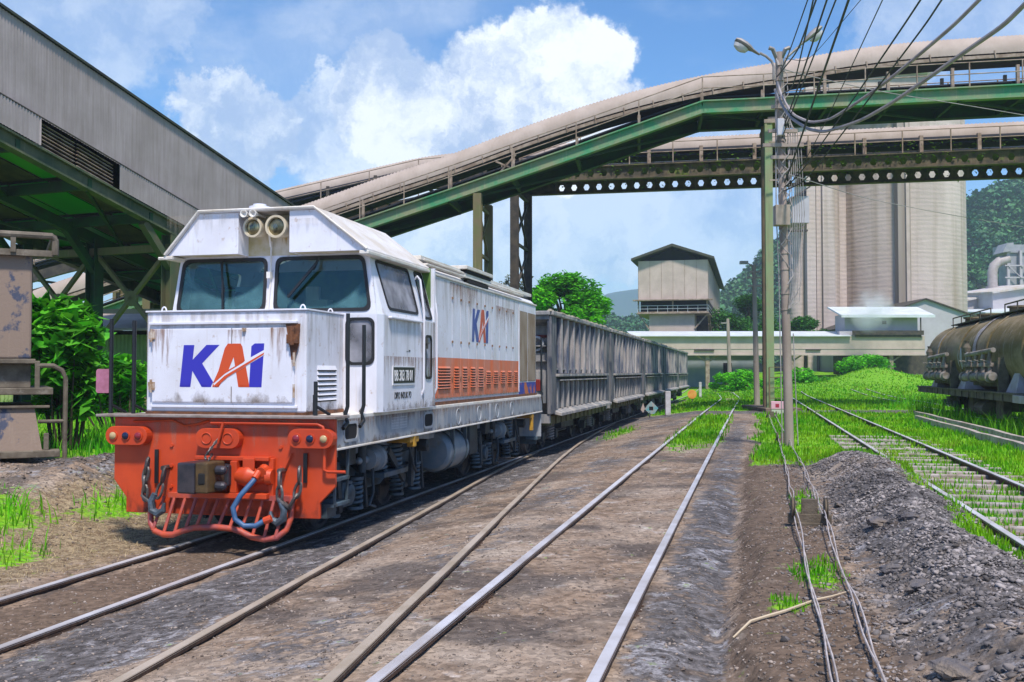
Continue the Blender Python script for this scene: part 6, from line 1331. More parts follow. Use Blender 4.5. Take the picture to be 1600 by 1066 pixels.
m = MB(); m.hexa([(46.6, 111.7, 10.2), (56.6, 111.7, 6.7), (56.6, 127, 6.7), (46.6, 127, 10.2), (46.6, 111.7, 10.36), (56.6, 111.7, 6.86), (56.6, 127, 6.86), (46.6, 127, 10.36)]); m.hexa([(36.9, 111.7, 6.8), (46.6, 111.7, 10.2), (46.6, 127, 10.2), (36.9, 127, 6.8), (36.9, 111.7, 6.95), (46.6, 111.7, 10.36), (46.6, 127, 10.36), (36.9, 127, 6.95)]); part('roof', m, darkb, GB)
BT = thing('blue_store', 'low grey-blue store with dark doorways under the far gallery', 'building', (0, 0, 0))
m = MB(); m.box(14.5, 26.2, 106, 112, 0, 4.3); part('wall', m, M('grey_blue_wall', (.20, .25, .32), (.30, .33, .38), .5, .8), BT); m = MB(); m.box(16.2, 17.6, 105.9, 106, .8, 3.2); m.box(22.5, 23.4, 105.9, 106, .8, 3.0); part('doorway', m, dark, BT); m = MB(); m.box(14.2, 26.8, 105.4, 112.4, 4.3, 4.45); part('roof', m, darkb, BT)
DT = thing('tunnel_building', 'dark open shed mouth behind the grass mound near the tank wagon', 'building', (0, 0, 0))
m = MB(); m.box(35.5, 44, 104.5, 110, 0, 3.8); part('opening', m, darkb, DT)  # solid block coloured as the shade within the shed mouth
# --- gabled tower house
TB = thing('tower_house', 'tall beige gabled tower with an open balcony floor behind the wagons', 'building', W(-12.35, 111.5, 1.45), -TH)
# local x right, y back ; front width 7.6
m = MB(); w_ = 7.7; m.box(0, w_, 0, 42, 8.6, 13.0); part('upper_wall', m, beige, TB)
m = MB()
for i in range(7): m.box(.02 + i * 1.28, .05 + i * 1.28, -.03, 0, 8.6, 13.0)
part('sheet_seam', m, tanb, TB)
m = MB(); m.hexa([(-.7, -.8, 13.0), (w_ / 2, -.8, 14.5), (w_ / 2, 43, 14.5), (-.7, 43, 13.0), (-.7, -.8, 13.25), (w_ / 2, -.8, 14.8), (w_ / 2, 43, 14.8), (-.7, 43, 13.25)]); m.hexa([(w_ / 2, -.8, 14.5), (w_ + .7, -.8, 13.0), (w_ + .7, 43, 13.0), (w_ / 2, 43, 14.5), (w_ / 2, -.8, 14.8), (w_ + .7, -.8, 13.25), (w_ + .7, 43, 13.25), (w_ / 2, 43, 14.8)]); part('roof', m, M('dark_olive_roof', (.06, .06, .04), (.035, .035, .03), 1, .8), TB)
m = MB(); m.plate([(.2, 13.0), (w_ - .2, 13.0), (w_ / 2, 14.45)], [], (0, .6, 0), (1, 0, 0), (0, 0, 1), .1); part('gable_opening', m, dark, TB)
m = MB(); m.box(.2, w_, .8, 40, 7.2, 8.6); part('balcony_interior', m, dark, TB)
m = MB(); m.box(-.5, w_ + .5, -.9, .1, 8.5, 8.62); m.box(0, w_, -.3, 0, 7.1, 7.3); m.box(-.1, w_ + .1, -.5, 42, 7.05, 7.2)
for x in (.05, w_ / 2, w_ - .1): m.box(x - .08, x + .08, -.25, -.1, 7.2, 8.6)
part('balcony_floor', m, tanb, TB)
m = MB()
for z in (7.6, 7.95): m.tube([(0, -.4, z), (w_, -.4, z)], .03, 5); m.tube([(w_ + .05, -.4, z), (w_ + .05, 40, z)], .03, 5)
for i in range(8): m.box(i * 1.1 - .02, i * 1.1 + .02, -.42, -.38, 7.2, 7.95)
part('balcony_rail', m, paler, TB)
m = MB(); m.box(1.2, 6.2, .2, 12, 0, 7.1); part('lower_wall', m, beige, TB)
m = MB(); m.beam((6.2, .2, 5.4), (w_, .2, 7.1), .15, .15); m.beam((1.2, .2, 5.4), (0, .2, 7.1), .15, .15); m.beam((w_, .2, 7.0), (w_, 14, 3.0), .25, .25); m.beam((w_, 1, 5.9), (w_, 6, 1), .1, .1); m.box(w_ - .2, w_, 14, 14.3, 0, 13); m.box(w_ - .15, w_, 0, 42, 8.5, 8.7); part('strut', m, tanb, TB)
m = MB(); m.box(6.2, 7.5, 4, 40, 0, 7.0); part('underside', m, darkb, TB)
# --- silos
conc = M('silo_concrete', (.56, .46, .42), (.46, .375, .335), .22, .9, 0, .5, 1.2, streak=.0, stc=(.2, .17, .14), bdist=.12, stretch=(1, 1, .3))
def silo_mat():
    m = conc; nt = m.node_tree; N = nt.nodes; L = nt.links; b = N['Principled BSDF']
    tc = [n for n in N if n.type == 'TEX_COORD'][0]; wv = N.new('ShaderNodeTexWave'); wv.bands_direction = 'Z'; wv.inputs['Scale'].default_value = .55; wv.inputs['Distortion'].default_value = 5; wv.inputs['Detail'].default_value = 4; wv.inputs['Detail Scale'].default_value = 1.5
    mp = N.new('ShaderNodeMapping'); mp.inputs['Scale'].default_value = (.25, .25, 1); L.new(tc.outputs['Object'], mp.inputs[0]); L.new(mp.outputs[0], wv.inputs[0])
    bp = N.new('ShaderNodeBump'); bp.inputs['Strength'].default_value = .22; bp.inputs['Distance'].default_value = .05; L.new(wv.outputs['Fac'], bp.inputs['Height'])
    old = b.inputs['Normal'].links[0].from_socket; L.new(old, bp.inputs['Normal']); L.new(bp.outputs[0], b.inputs['Normal'])
    # rust-brown vertical stains
    src = b.inputs['Base Color'].links[0].from_socket; mp2 = N.new('ShaderNodeMapping'); mp2.inputs['Scale'].default_value = (.35, .35, .012); L.new(tc.outputs['Object'], mp2.inputs[0]); n = N.new('ShaderNodeTexNoise'); n.inputs['Scale'].default_value = 1.6; n.inputs['Detail'].default_value = 4; L.new(mp2.outputs[0], n.inputs[0])
    r = N.new('ShaderNodeMapRange'); L.new(n.outputs['Fac'], r.inputs[0]); r.inputs[1].default_value = .5; r.inputs[2].default_value = .68; r.inputs[4].default_value = .65; x = N.new('ShaderNodeMix'); x.data_type = 'RGBA'; L.new(r.outputs[0], x.inputs[0]); L.new(src, x.inputs[6]); x.inputs[7].default_value = (.24, .17, .10, 1); L.new(x.outputs[2], b.inputs['Base Color'])
silo_mat()
def silo(name, label, u0, u1, Y, top, cat='silo', n=48):
    x0, x1 = at(u0, 500, Y).x, at(u1, 500, Y).x; r = (x1 - x0) / 2; k_ = 1 + r / Y; r *= k_; x0 *= k_; x1 *= k_; t = thing(name, label, cat, ((x0 + x1) / 2, Y + r, 0), 0, 'concrete silos standing in a row')
    m = MB(); m.lathe([(0, r), (top, r), (top + .01, r * .5)], (0, 0, 0), (0, 0, 1), n); part('shell', m, conc, t, smooth=True)
    m = MB(); m.lathe([(0, r + .15), (.5, r + .15)], (0, 0, top - .5), (0, 0, 1), n); part('rim', m, conc, t, smooth=True)
    return t
silo('silo', 'broadest concrete silo with rust-brown stains at the right end of the row', 1303, 1505, 122, 37, n=72)
silo('silo', 'narrow concrete silo left of the broad middle one', 1268, 1312, 125, 36)
silo('silo', 'shortest and narrowest silo at the left end of the row', 1233, 1264, 122, 22.5)
SC_ = thing('stair_shaft', 'dark stained shaft running up the front of the broadest silo', 'shaft', (0, 0, 0)); a = at(1407, 500, 121); b = at(1427, 500, 121)
m = MB(); m.box(a.x, b.x, 121.4, 124, 0, 37.2); part('shaft_wall', m, M('stained_shaft', (.24, .19, .155), (.34, .285, .25), .4, .9, stretch=(1, 1, .05)), SC_)
m = MB(); m.box(a.x + .9, a.x + 1.3, 121.1, 121.4, 0, 37.2); part('pipe_run', m, beige, SC_)
BKW = thing('linking_wall', 'pale concrete wall closing the gaps behind the silos', 'wall', (0, 0, 0)); a = at(1262, 500, 127); b = at(1425, 500, 127); m = MB(); m.box(a.x, b.x, 127, 129, 0, 35); part('wall', m, conc, BKW)
SP = thing('silo_shaft', 'slim concrete shafts wedged between the left silos', 'shaft', (0, 0, 0))
for u0, u1, Y in ((1262, 1276, 121), (1277, 1286, 121.6), (1287, 1306, 121.2)):
    a = at(u0, 500, Y); b = at(u1, 500, Y); m = MB(); m.box(a.x, b.x, Y, Y + 5, 0, 37); part('pilaster', m, conc, SP)
HS_ = thing('head_house', 'small roofed head house on the shortest silo', 'building', (0, 0, 0)); a = at(1236, 400, 119); b = at(1266, 400, 119)
m = MB(); m.box(a.x + .2, b.x, 119.2, 124, 20, 23.2); part('wall', m, lil, HS_); m = MB(); m.hexa([(a.x - .4, 118.6, 22.4), (b.x, 118.6, 24.2), (b.x, 124, 24.2), (a.x - .4, 124, 22.4), (a.x - .4, 118.6, 22.6), (b.x, 118.6, 24.4), (b.x, 124, 24.4), (a.x - .4, 124, 22.6)]); m.box(a.x - .3, a.x + 2, 118.8, 119.2, 18.9, 19.1); part('roof', m, darkb, HS_)
RH = thing('rooftop_house', 'pale roofed housing on top of the silos seen between the conveyors', 'building', (0, 0, 0)); a = at(1300, 200, 120); b = at(1455, 200, 120)
m = MB(); m.box(a.x, b.x, 121, 134, 36, 38.6); part('wall', m, beige, RH); m = MB(); m.box(a.x - .5, b.x + .5, 120.4, 134.6, 38.6, 38.9); part('roof', m, paler, RH)
# --- factory at the far right
FC = thing('factory_building', 'low factory sheds with rust-stained roofs at the far right', 'building', (0, 0, 0))
fro = M('stained_tan_roof', (.42, .33, .24), (.52, .50, .50), .7, .8)
def shed(u0, u1, v0, v1, vt, Y, mr_, dep=14, skew=0):
    a = at(u0, v0, Y); b = at(u1, v1, Y + skew); zb = 0
    m = MB(); m.hexa([(a.x, a.y, zb), (b.x, b.y, zb), (b.x, b.y + dep, zb), (a.x, a.y + dep, zb), (a.x, a.y, a.z), (b.x, b.y, b.z), (b.x, b.y + dep, b.z + 1), (a.x, a.y + dep, a.z + 1)]); part('wall', m, lil, FC)
    t_ = vt / F * Y; m = MB(); m.hexa([(a.x - .3, a.y - .6, a.z - .1), (b.x + .3, b.y - .6, b.z - .1), (b.x, b.y + dep, b.z + t_), (a.x, a.y + dep, a.z + t_), (a.x - .3, a.y - .6, a.z + .15), (b.x + .3, b.y - .6, b.z + .15), (b.x, b.y + dep, b.z + t_ + .2), (a.x, a.y + dep, a.z + t_ + .2)]); part('roof', m, mr_, FC)
shed(1504, 1562, 471, 459, 10, 150, fro); shed(1551, 1640, 458, 444, 8, 145, fro); shed(1504, 1548, 462, 462, 5, 175, paler); shed(1540, 1660, 490, 484, 12, 135, paler)
DU = thing('exhaust_duct', 'large bent metal duct above the factory roofs', 'duct', (0, 0, 0)); a = at(1551, 451, 158)
m = MB(); r_ = .75; z0 = a.z; m.tube([(a.x, 158, z0), (a.x, 158, z0 + 2.6), (a.x + .3, 158, z0 + 3.6), (a.x + 1.1, 158, z0 + 4.3), (a.x + 2.6, 158, z0 + 4.7)], r_, 16); m.lathe([(0, 1.0), (.35, 1.0)], (a.x, 158, z0), (0, 0, 1), 16); part('duct', m, M('dusty_metal_duct', (.42, .37, .37), (.34, .29, .28), 1.5, .6), DU, smooth=True)
DF = thing('filter_tower', 'steel filter tower with braced frame joined to the duct', 'tower', (0, 0, 0)); a = at(1568, 440, 158); b = at(1625, 440, 158); zt = at(1568, 392, 158).z
m = MB()
for x in (a.x + .6, a.x + 2.6, b.x): m.box(x - .2, x + .2, 157.5, 157.9, 5, zt)
for z in (a.z + .5, a.z + 2.4): m.box(a.x, b.x, 157.4, 157.6, z, z + .2)
m.beam((a.x + .6, 157.4, a.z + 2.4), (a.x + 2.6, 157.4, a.z + .5), .12, .12); m.beam((a.x + 2.6, 157.4, a.z + 2.4), (b.x, 157.4, a.z + .5), .12, .12); part('frame', m, lil, DF)
m = MB(); m.box(a.x + .3, b.x, 158, 162, zt - .3, zt + 1.0); m.hexa([(a.x - .6, 157, zt - .4), (a.x + 1.2, 157, zt - .1), (a.x + 1.2, 160, zt - .1), (a.x - .6, 160, zt - .4), (a.x + .2, 157, zt + 1.1), (a.x + 1.2, 157, zt + 1.2), (a.x + 1.2, 160, zt + 1.2), (a.x + .2, 160, zt + 1.1)]); m.box(a.x + 1.2, b.x, 158.3, 162, 5, zt); part('casing', m, M('grey_casing', (.25, .26, .30), (.33, .33, .37), 1, .7), DF)
# ---------------------------------------------------------------- utility poles and wires
polem = M('grey_brown_concrete_pole', (.36, .285, .25), (.26, .20, .17), 2, .85, 0, .3, 20, stretch=(1, 1, .3), streak=.3, stc=(.16, .12, .10))
galv = M('dull_galvanised', (.34, .31, .30), (.22, .20, .18), 5, .6, .3, .2, 30)
UP = thing('utility_pole', 'tall concrete pole with two street lamps, boxes and a tangle of cables', 'utility pole', (0, 0, 0), 0, 'concrete utility poles')
pb = Vector((5.76, 20.72, .30)); pt = at(1217, 82, 20.5)
m = MB(); m.tube([pb, pb.lerp(pt, .5), pt], [.098, .088, .078], 14); part('pole', m, polem, UP, smooth=True)
def on(t, dx=0, dy=0, dz=0): return pb.lerp(pt, t) + Vector((dx, dy, dz))
m = MB(); a = at(1203, 77, 20.4); b = at(1232, 77, 20.4); m.tube([a + Vector((-.02, 0, .03)), a + Vector((.06, 0, 0)), pt + Vector((-.05, 0, -.12)), pt + Vector((-.02, -.05, -.3))], .045, 8); m.tube([b + Vector((.02, 0, .03)), b + Vector((-.06, 0, 0)), pt + Vector((.05, 0, -.12)), pt + Vector((.02, -.05, -.3))], .045, 8); part('top_bracket', m, galv, UP, smooth=True)
def lamp(ax, hx, name):
    m = MB(); m.tube([at(u, v, 20.3) for u, v in ax], .028, 8); ar = part('lamp_arm', m, galv, UP, smooth=True)
    A, B = at(*hx[0], 20.3), at(*hx[1], 20.3); d = (B - A).normalized(); L_ = (B - A).length
    m = MB(); up = Vector((0, 0, 1)); s_ = d.cross(up).normalized(); n_ = s_.cross(d); prof = [(0, .035), (.28, .06), (.40, .10), (.6, .135), (.85, .13), (1, .07)]
    vs = []; k = 12
    for t, r in prof: vs += [A + d * L_ * t + s_ * r * 1.05 * math.cos(q) + n_ * r * (.6 if math.sin(q) > 0 else .35) * math.sin(q) for q in [2 * PI * j / k for j in range(k)]]
    m.add(vs, [(i * k + j, i * k + (j + 1) % k, (i + 1) * k + (j + 1) % k, (i + 1) * k + j) for i in range(5) for j in range(k)] + [tuple(range(k)), tuple(range(5 * k, 6 * k))]); part('lamp_head', m, galv, ar, smooth=True)
    m = MB(); c = A + d * L_ * .70 - n_ * .03; vs = [c + d * .17 * math.cos(q) * f + s_ * .11 * math.sin(q) * f - n_ * h for f, h in ((1, .02), (.85, .09), (.4, .13)) for q in [2 * PI * j / 14 for j in range(14)]]
    m.add(vs, [(i * 14 + j, i * 14 + (j + 1) % 14, (i + 1) * 14 + (j + 1) % 14, (i + 1) * 14 + j) for i in (0, 1) for j in range(14)] + [tuple(range(28, 42))]); part('lamp_bowl', m, M('milky_lamp_bowl', (.50, .49, .48), rough=.25), ar, smooth=True)
lamp([(1209, 125), (1209, 105), (1206, 96), (1197, 88), (1187, 83)], ((1187, 86), (1149, 62)), 'l'); lamp([(1224, 112), (1226, 96), (1231, 88), (1245, 76), (1250, 73)], ((1247, 74), (1283, 43)), 'r')
m = MB()
for t, w_ in ((.80, .30), (.765, .42), (.735, .26), (.86, .22)): c = on(t); m.box(c.x - w_, c.x + w_, c.y - .16, c.y - .10, c.z - .035, c.z + .035)
for t in (.93, .88, .83, .78, .7, .5, .46, .4, .36): c = on(t); m.lathe([(-.02, .10), (.02, .10)], c, (0, 0, 1), 14)
part('crossarm', m, polem, UP)
m = MB(); a = at(1210, 321, 20.4); b = at(1233, 353, 20.4); m.box(a.x, b.x, 20.3, 20.52, b.z, a.z); part('junction_box', m, M('tan_box', (.38, .31, .25), (.3, .24, .19), 4, .8), UP, bevel=.012)
m = MB(); a = at(1214, 186, 20.3); b = at(1225, 212, 20.3); m.box(a.x, b.x, 20.25, 20.35, b.z, a.z); part('meter_box', m, M('pale_meter_box', (.52, .50, .54), rough=.6), UP, bevel=.01)
m = MB()
for i in range(9):
    t0 = .42 + .05 * i; m.tube([on(t0 + q * .02, .14 * math.sin(q * 1.1 + i), -.13 - .05 * math.cos(q + i), .02 * math.sin(q * 2.1)) for q in range(8)], .010, 5)
for i in range(7):
    x = .10 + .045 * i; m.tube([on(.93 - .02 * i, .05, -.1), on(.8, x + .02 * math.sin(i), -.12), on(.6, x * 1.1, -.12), on(.42 - .02 * (i % 3), x * .8, -.12), on(.36, .02, -.14)], .008, 5)
m.tube([on(.9, -.12, -.1), on(.6, -.17, -.1), on(.45, -.15, -.1), on(.02, -.17, -.1)], .012, 5); m.tube([on(.30, .13, -.05), on(.02, .17, -.05)], .012, 5)
part('tangled_cable', m, M('pale_dusty_cable', (.40, .36, .36), (.24, .21, .20), 6, .8), UP)
FPo = thing('utility_pole', 'smaller distant concrete pole with lamp arms left of the green column', 'utility pole', (0, 0, 0), 0, 'concrete utility poles')
Yp = 44; a = at(1183, 632, Yp); a.z = gz(a.x, a.y) - .2; b = at(1178, 414, Yp); m = MB(); m.tube([a, b], [.14, .09], 10)
for v, w_ in ((434, .35), (447, .3), (425, .22)): c = at(1179, v, Yp); m.box(c.x - w_, c.x + w_, Yp - .1, Yp, c.z - .04, c.z + .04)
part('pole', m, polem, FPo); m = MB(); m.tube([at(1178, 422, Yp), at(1173, 414, Yp), at(1167, 411, Yp)], .03, 6); c = at(1164, 411, Yp); m.box(c.x - .22, c.x + .12, Yp - .12, Yp + .12, c.z - .05, c.z + .08); m.tube([at(1179, 422, Yp), at(1184, 414, Yp)], .03, 6); part('lamp_arm', m, galv, FPo)
FP2 = thing('utility_pole', 'farthest slim pole with one lamp beyond the train', 'utility pole', (0, 0, 0), 0, 'concrete utility poles')
Yp = 88; a = at(1141, 590, Yp); a.z = gz(a.x, a.y) - .2; b = at(1137, 498, Yp); m = MB(); m.tube([a, b], [.2, .14], 8); part('pole', m, polem, FP2); m = MB(); c = at(1137, 505, Yp); m.box(c.x - .6, c.x, Yp - .1, Yp + .1, c.z - .05, c.z + .06); part('lamp_arm', m, galv, FP2)
dk = M('dark_cable', (.035, .035, .04), rough=.6); lt = M('weathered_light_cable', (.26, .23, .23), (.36, .32, .33), 3, .8)
def wire(pts, r, mat, label, ext=1.5):
    P_ = [at(u, v, Y) for u, v, Y in pts]
    P_.append(P_[-1] + (P_[-1] - P_[-2]).normalized() * ext * (P_[-1] - P_[0]).length)
    Q = []
    for a, b in zip(P_[:-1], P_[1:]): Q += [a.lerp(b, i / 6) for i in range(6)]
    Q.append(P_[-1]); Q = smooth_path(Q, 3); m = MB(); m.tube(Q, r, 6); o = part('overhead_cable', m, mat, None, smooth=True); tag(o, label, 'cable', 'overhead cables leaving the pole')
wire([(1220, 110, 20.4), (1230, 91, 19), (1262, 0, 15)], .010, dk, 'leftmost thin dark cable rising steeply from the pole top')
wire([(1214, 120, 20.4), (1247, 80, 18), (1275, 0, 14)], .014, dk, 'dark cable second from left above the pole, passing the right lamp')
wire([(1216, 150, 20.4), (1240, 138, 19), (1270, 3, 14)], .012, dk, 'dark cable just right of the leftmost cable at the picture top')
wire([(1224, 200, 20.4), (1244, 145, 18.5), (1292, 0, 14)], .014, dk, 'dark cable crossing the right street lamp from above')
wire([(1222, 215, 20.4), (1247, 150, 18.5), (1306, 0, 13.5)], .012, dk, 'dark cable immediately right of the right street lamp')
wire([(1226, 285, 20.4), (1240, 249, 19.5), (1270, 162, 17), (1326, 0, 12.5)], .017, dk, 'thick dark cable rising to the top edge right of the lamps')
wire([(1228, 300, 20.4), (1265, 239, 19), (1293, 185, 17.5), (1332, 101, 15.5), (1379, 0, 13)], .008, dk, 'thinnest cable alone in the sky right of the thick dark one')
wire([(1226, 292, 20.4), (1247, 276, 19.6), (1330, 160, 16), (1412, 40, 13), (1437, 2, 12.2)], .013, dk, 'long straight cable crossing both conveyors, left one of the pair')
wire([(1226, 298, 20.4), (1258, 284, 19.4), (1350, 165, 16), (1445, 40, 13), (1470, 2, 12.2)], .013, dk, 'long straight cable crossing both conveyors, right one of the pair')
wire([(1214, 128, 20.3), (1222, 152, 20), (1239, 180, 19.2), (1266, 192, 18.2), (1297, 187, 17.2), (1331, 166, 16.2), (1384, 129, 15), (1431, 90, 14.2), (1490, 40, 13.2), (1530, 0, 12.6)], .026, lt, 'upper of two thick sagging pale cables')
wire([(1211, 140, 20.3), (1222, 165, 20), (1236, 185, 19.3), (1262, 202, 18.4), (1289, 207, 17.4), (1347, 188, 16), (1394, 161, 15), (1452, 121, 14), (1505, 83, 13.2), (1568, 40, 12.3), (1600, 8, 11.8)], .030, lt, 'lower and thickest sagging pale cable reaching the right edge')
wire([(1222, 108, 20.4), (1263, 119, 21), (1384, 145, 23), (1500, 163, 25), (1600, 180, 27)], .010, lt, 'thin pale cable running right in front of the conveyors')
wire([(1225, 270, 20.4), (1350, 310, 30), (1480, 335, 42), (1600, 355, 56)], .012, lt, 'thin pale cable sagging across the silos')
wire([(1222, 90, 20.4), (1262, 98, 19), (1345, 0, 14)], .006, dk, 'faint hair-thin cable between the lamps and the thin lone cable')
# ---------------------------------------------------------------- trees and shrubs
barkm = M('tree_bark', (.10, .07, .045), (.05, .035, .025), 6, .9, 0, .5, 20)
lfb = leafmat('bright_leaves', (.14, .56, .010), (.05, .28, .008), .7, .5, .4)
lfd = leafmat('grey_green_leaves', (.15, .16, .10), (.09, .10, .06), 1, .4, .3)
lfm = leafmat('mid_leaves', (.05, .20, .02), (.03, .12, .015), .5, .4, .3)
lfs = leafmat('broad_shrub_leaves', (.03, .24, .012), (.13, .46, .02), 1.4, .6, .35)
def tree(name, label, base, h, rx, rz, n, ls, mat, group=None, clumps=26, cat='tree', sq=.8):
    t = thing(name, label, cat, base, 0, group); m = MB(); top = h - rz
    m.tube([(0, 0, -.3), (.05, 0, top * .4), (0, .1, top)], [h * .035, h * .028, h * .02], 9)
    C_ = []
    for k in range(clumps):
        u = rng.random() * 2 * PI; c = rng.uniform(-.6, 1); s_ = math.sqrt(1 - c * c) * (.55 + .45 * rng.random()); p = Vector((rx * s_ * math.cos(u) * .85, rx * s_ * math.sin(u) * sq, h - rz + rz * c * .8)); C_.append((p, rx * rng.uniform(.22, .36)))
        if k % 2 == 0: m.tube([(0, 0, top * .75), p * .5 + Vector((0, 0, top * .42)), p], [h * .014, h * .009, h * .003], 6)
    part('trunk', m, barkm, t, smooth=True)
    def fn():
        p, r = C_[rng.integers(len(C_))]; d = rng.normal(size=3); d /= np.linalg.norm(d); rr = r * rng.random() ** .33 * (1 + .25 * rng.normal() * .3)
        return (p.x + d[0] * rr, p.y + d[1] * rr, p.z + d[2] * rr * .75)
    V, Fa = leafcloud(n, fn, ls); np_mesh('crown', V, Fa, mat, 4, t); return t
tree('broadleaf_tree', 'bright green leafy tree showing above the first hopper wagon', (3.7, 68, .2), 8.7, 3.1, 3.2, 15000, .17, lfb, clumps=34)
tree('broadleaf_tree', 'sparse grey-green tree behind the bright one, partly hidden by the locomotive', (.9, 84, .2), 10.6, 2.3, 2.6, 3200, .16, lfd)
for i, (x, y, h, r, lab) in enumerate(((25.5, 118, 8.6, 3.3, 'dark green tree right of the gabled tower'), (29.5, 124, 10, 3.6, 'taller green tree between the tower and the green column'), (33.0, 112, 6.5, 2.6, 'low tree just left of the narrow silos'))):
    tree('broadleaf_tree' if h > 6 else 'bush', lab, (x, y, gz(x, y)), h, r, r * .95, 5200, .20, lfm if h > 6 else lfb, 'trees beyond the yard' if h > 6 else 'bushes below the far gallery', 20, 'tree' if h > 6 else 'bush')
for u, v, Yb, w_, h_, lab in ((1136, 585, 84, 1.6, 1.9, 'low bush left of the green column under the far gallery'), (1168, 590, 80, 2.1, 1.6, 'wide low bush directly behind the foot of the green column'), (1255, 588, 88, 2.2, 1.3, 'low bush right of the utility pole beneath the gallery'), (1352, 582, 92, 2.6, 1.6, 'bush on top of the grass mound')):
    p = at(u, v, Yb); tree('bush', lab, (p.x, p.y, gz(p.x, p.y) - .2), h_, w_, h_ * .6, 2600, .16, lfb, 'bushes below the far gallery', 14, 'bush')
def shrub(label, blobs, n, size, base):
    t = thing('shrub', label, 'shrub', base, 0, 'leafy shrubs at left'); m = MB()
    for (p, r) in blobs: m.tube([(p[0] * .4, p[1] * .4, -.2), (p[0] * .8, p[1], p[2] * .5), p], [.03, .02, .008], 5)
    part('stem', m, barkm, t)
    def fn():
        p, r = blobs[rng.integers(len(blobs))]; d = rng.normal(size=3); d /= np.linalg.norm(d); rr = r * rng.random() ** .4; return (p[0] + d[0] * rr, p[1] + d[1] * rr, p[2] + d[2] * rr)
    V, Fa = leafcloud(n, fn, size, .8); np_mesh('foliage', V, Fa, lfs, 4, t)
def bl(lst, Y, b):
    out = []
    for u, v, r in lst: p = at(u, v, Y + rng.uniform(-.4, .4)); out.append(((p.x - b[0], p.y - b[1], p.z - b[2]), r / F * Y))
    return out
b_ = (-8.0, 18.0, .5); shrub('tall broad-leaved shrub beside the beige wagon', bl([(58, 520, 26), (108, 510, 34), (70, 500, 26), (100, 492, 26), (128, 500, 24), (85, 525, 28), (118, 530, 26), (142, 520, 20), (60, 545, 30), (95, 550, 30), (130, 552, 22), (60, 480, 16), (115, 575, 30), (80, 585, 30), (100, 610, 28), (140, 590, 22), (70, 625, 24), (125, 630, 22)], 18, b_), 1250, .20, b_)
b_ = (-8.4, 22.0, .5); shrub('lower pale green bush between the shrub and the locomotive', bl([(135, 580, 22), (160, 572, 22), (185, 575, 22), (205, 582, 20), (150, 598, 24), (180, 600, 26), (208, 602, 20), (120, 600, 24), (222, 590, 20), (140, 625, 22), (170, 625, 22), (200, 625, 20)], 22, b_), 1300, .16, b_)
# ---------------------------------------------------------------- hills
def hz(x, y):
    g = lambda cx, cy, a, sx, sy: a * np.exp(-((x - cx) / sx) ** 2 - ((y - cy) / sy) ** 2)
    return g(245, 390, 84, 105, 95) + g(128, 390, 37, 42, 70) + g(30, 430, 16, 75, 60) + g(-120, 380, 22, 90, 70) + 4 * hsh(x, y, .03) + 3 * hsh(x, y, .08)
nx, ny = 150, 50
X, Y = np.meshgrid(np.linspace(-300, 420, nx), np.linspace(230, 560, ny)); Z = hz(X, Y) - 1.5
i = np.arange(ny - 1)[:, None] * nx + np.arange(nx - 1)[None, :]
o = np_mesh('hills', np.stack([X, Y, Z], -1).reshape(-1, 3), np.stack([i, i + 1, i + nx + 1, i + nx], -1).reshape(-1, 4), M('hill_ground', (.03, .06, .03)), 4, smooth=True); tag(o, 'wooded hills behind the factory', 'hill', kind='structure')
def forest():
    cx, cy, cr = [], [], []
    for _ in range(5200):
        x = rng.uniform(-60, 330); y = rng.uniform(262, 420)
        cx.append(x); cy.append(y); cr.append(rng.uniform(2.2, 4.6))
    cx, cy, cr = np.array(cx), np.array(cy), np.array(cr); z = hz(cx, cy); ang = cx / cy; ok = (z > 2.5) & (ang < .56) & (ang > -.02) & ((ang > .43) | (ang < .31))
    cx, cy, cr, z = cx[ok], cy[ok], cr[ok], z[ok]; n = len(cx); k = 70
    d = rng.normal(size=(n, k, 3)); d /= np.linalg.norm(d, axis=2, keepdims=True); d[..., 2] = np.abs(d[..., 2]) * 1.1 - .15
    rr = cr[:, None, None] * (.75 + .35 * rng.random((n, k, 1))); hh = (cr * .9)[:, None]
    P_ = d * rr; C_ = np.stack([cx[:, None] + P_[..., 0], cy[:, None] + P_[..., 1], z[:, None] + hh + P_[..., 2]], -1).reshape(-1, 3)
    N_ = n * k; a = rng.random(N_) * 2 * PI; s = .5 + .55 * rng.random((N_, 1)); dx = np.stack([np.cos(a), np.sin(a), (rng.random(N_) - .5)], -1); dy = np.stack([-np.sin(a) * .6, np.cos(a) * .6, .8 * (rng.random(N_) - .3) + .4], -1)
    V = np.stack([C_ - dx * s, C_ - dy * s, C_ + dx * s, C_ + dy * s], 1).reshape(-1, 3)
    o = np_mesh('forest', V, np.arange(N_ * 4).reshape(-1, 4), leafmat('forest_leaves', (.025, .115, .055), (.06, .17, .05), .05, .5, .15), 4); tag(o, 'dense green forest covering the hillside behind the silos', 'forest', kind='stuff')
forest()
nx, ny = 160, 14
X, Y = np.meshgrid(np.linspace(-800, 1000, nx), np.linspace(1200, 1500, ny))
g = lambda c, a, s: a * np.exp(-((X - c) / s) ** 2)
Z = (g(122, 88, 75) + g(210, 50, 60) + g(330, 112, 120) + g(-150, 60, 150) + g(600, 80, 175) + 15 * hsh(X, Y, .012) + 7 * hsh(X, Y, .04)) * np.sin(np.clip((Y - 1200) / 300, 0, 1) * PI) ** .5 - 2
i = np.arange(ny - 1)[:, None] * nx + np.arange(nx - 1)[None, :]
o = np_mesh('mountains', np.stack([X, Y, Z], -1).reshape(-1, 3), np.stack([i, i + 1, i + nx + 1, i + nx], -1).reshape(-1, 4), M('mountain_forest', (.03, .07, .085)), 4, smooth=True); tag(o, 'distant blue mountains', 'mountain', kind='structure')
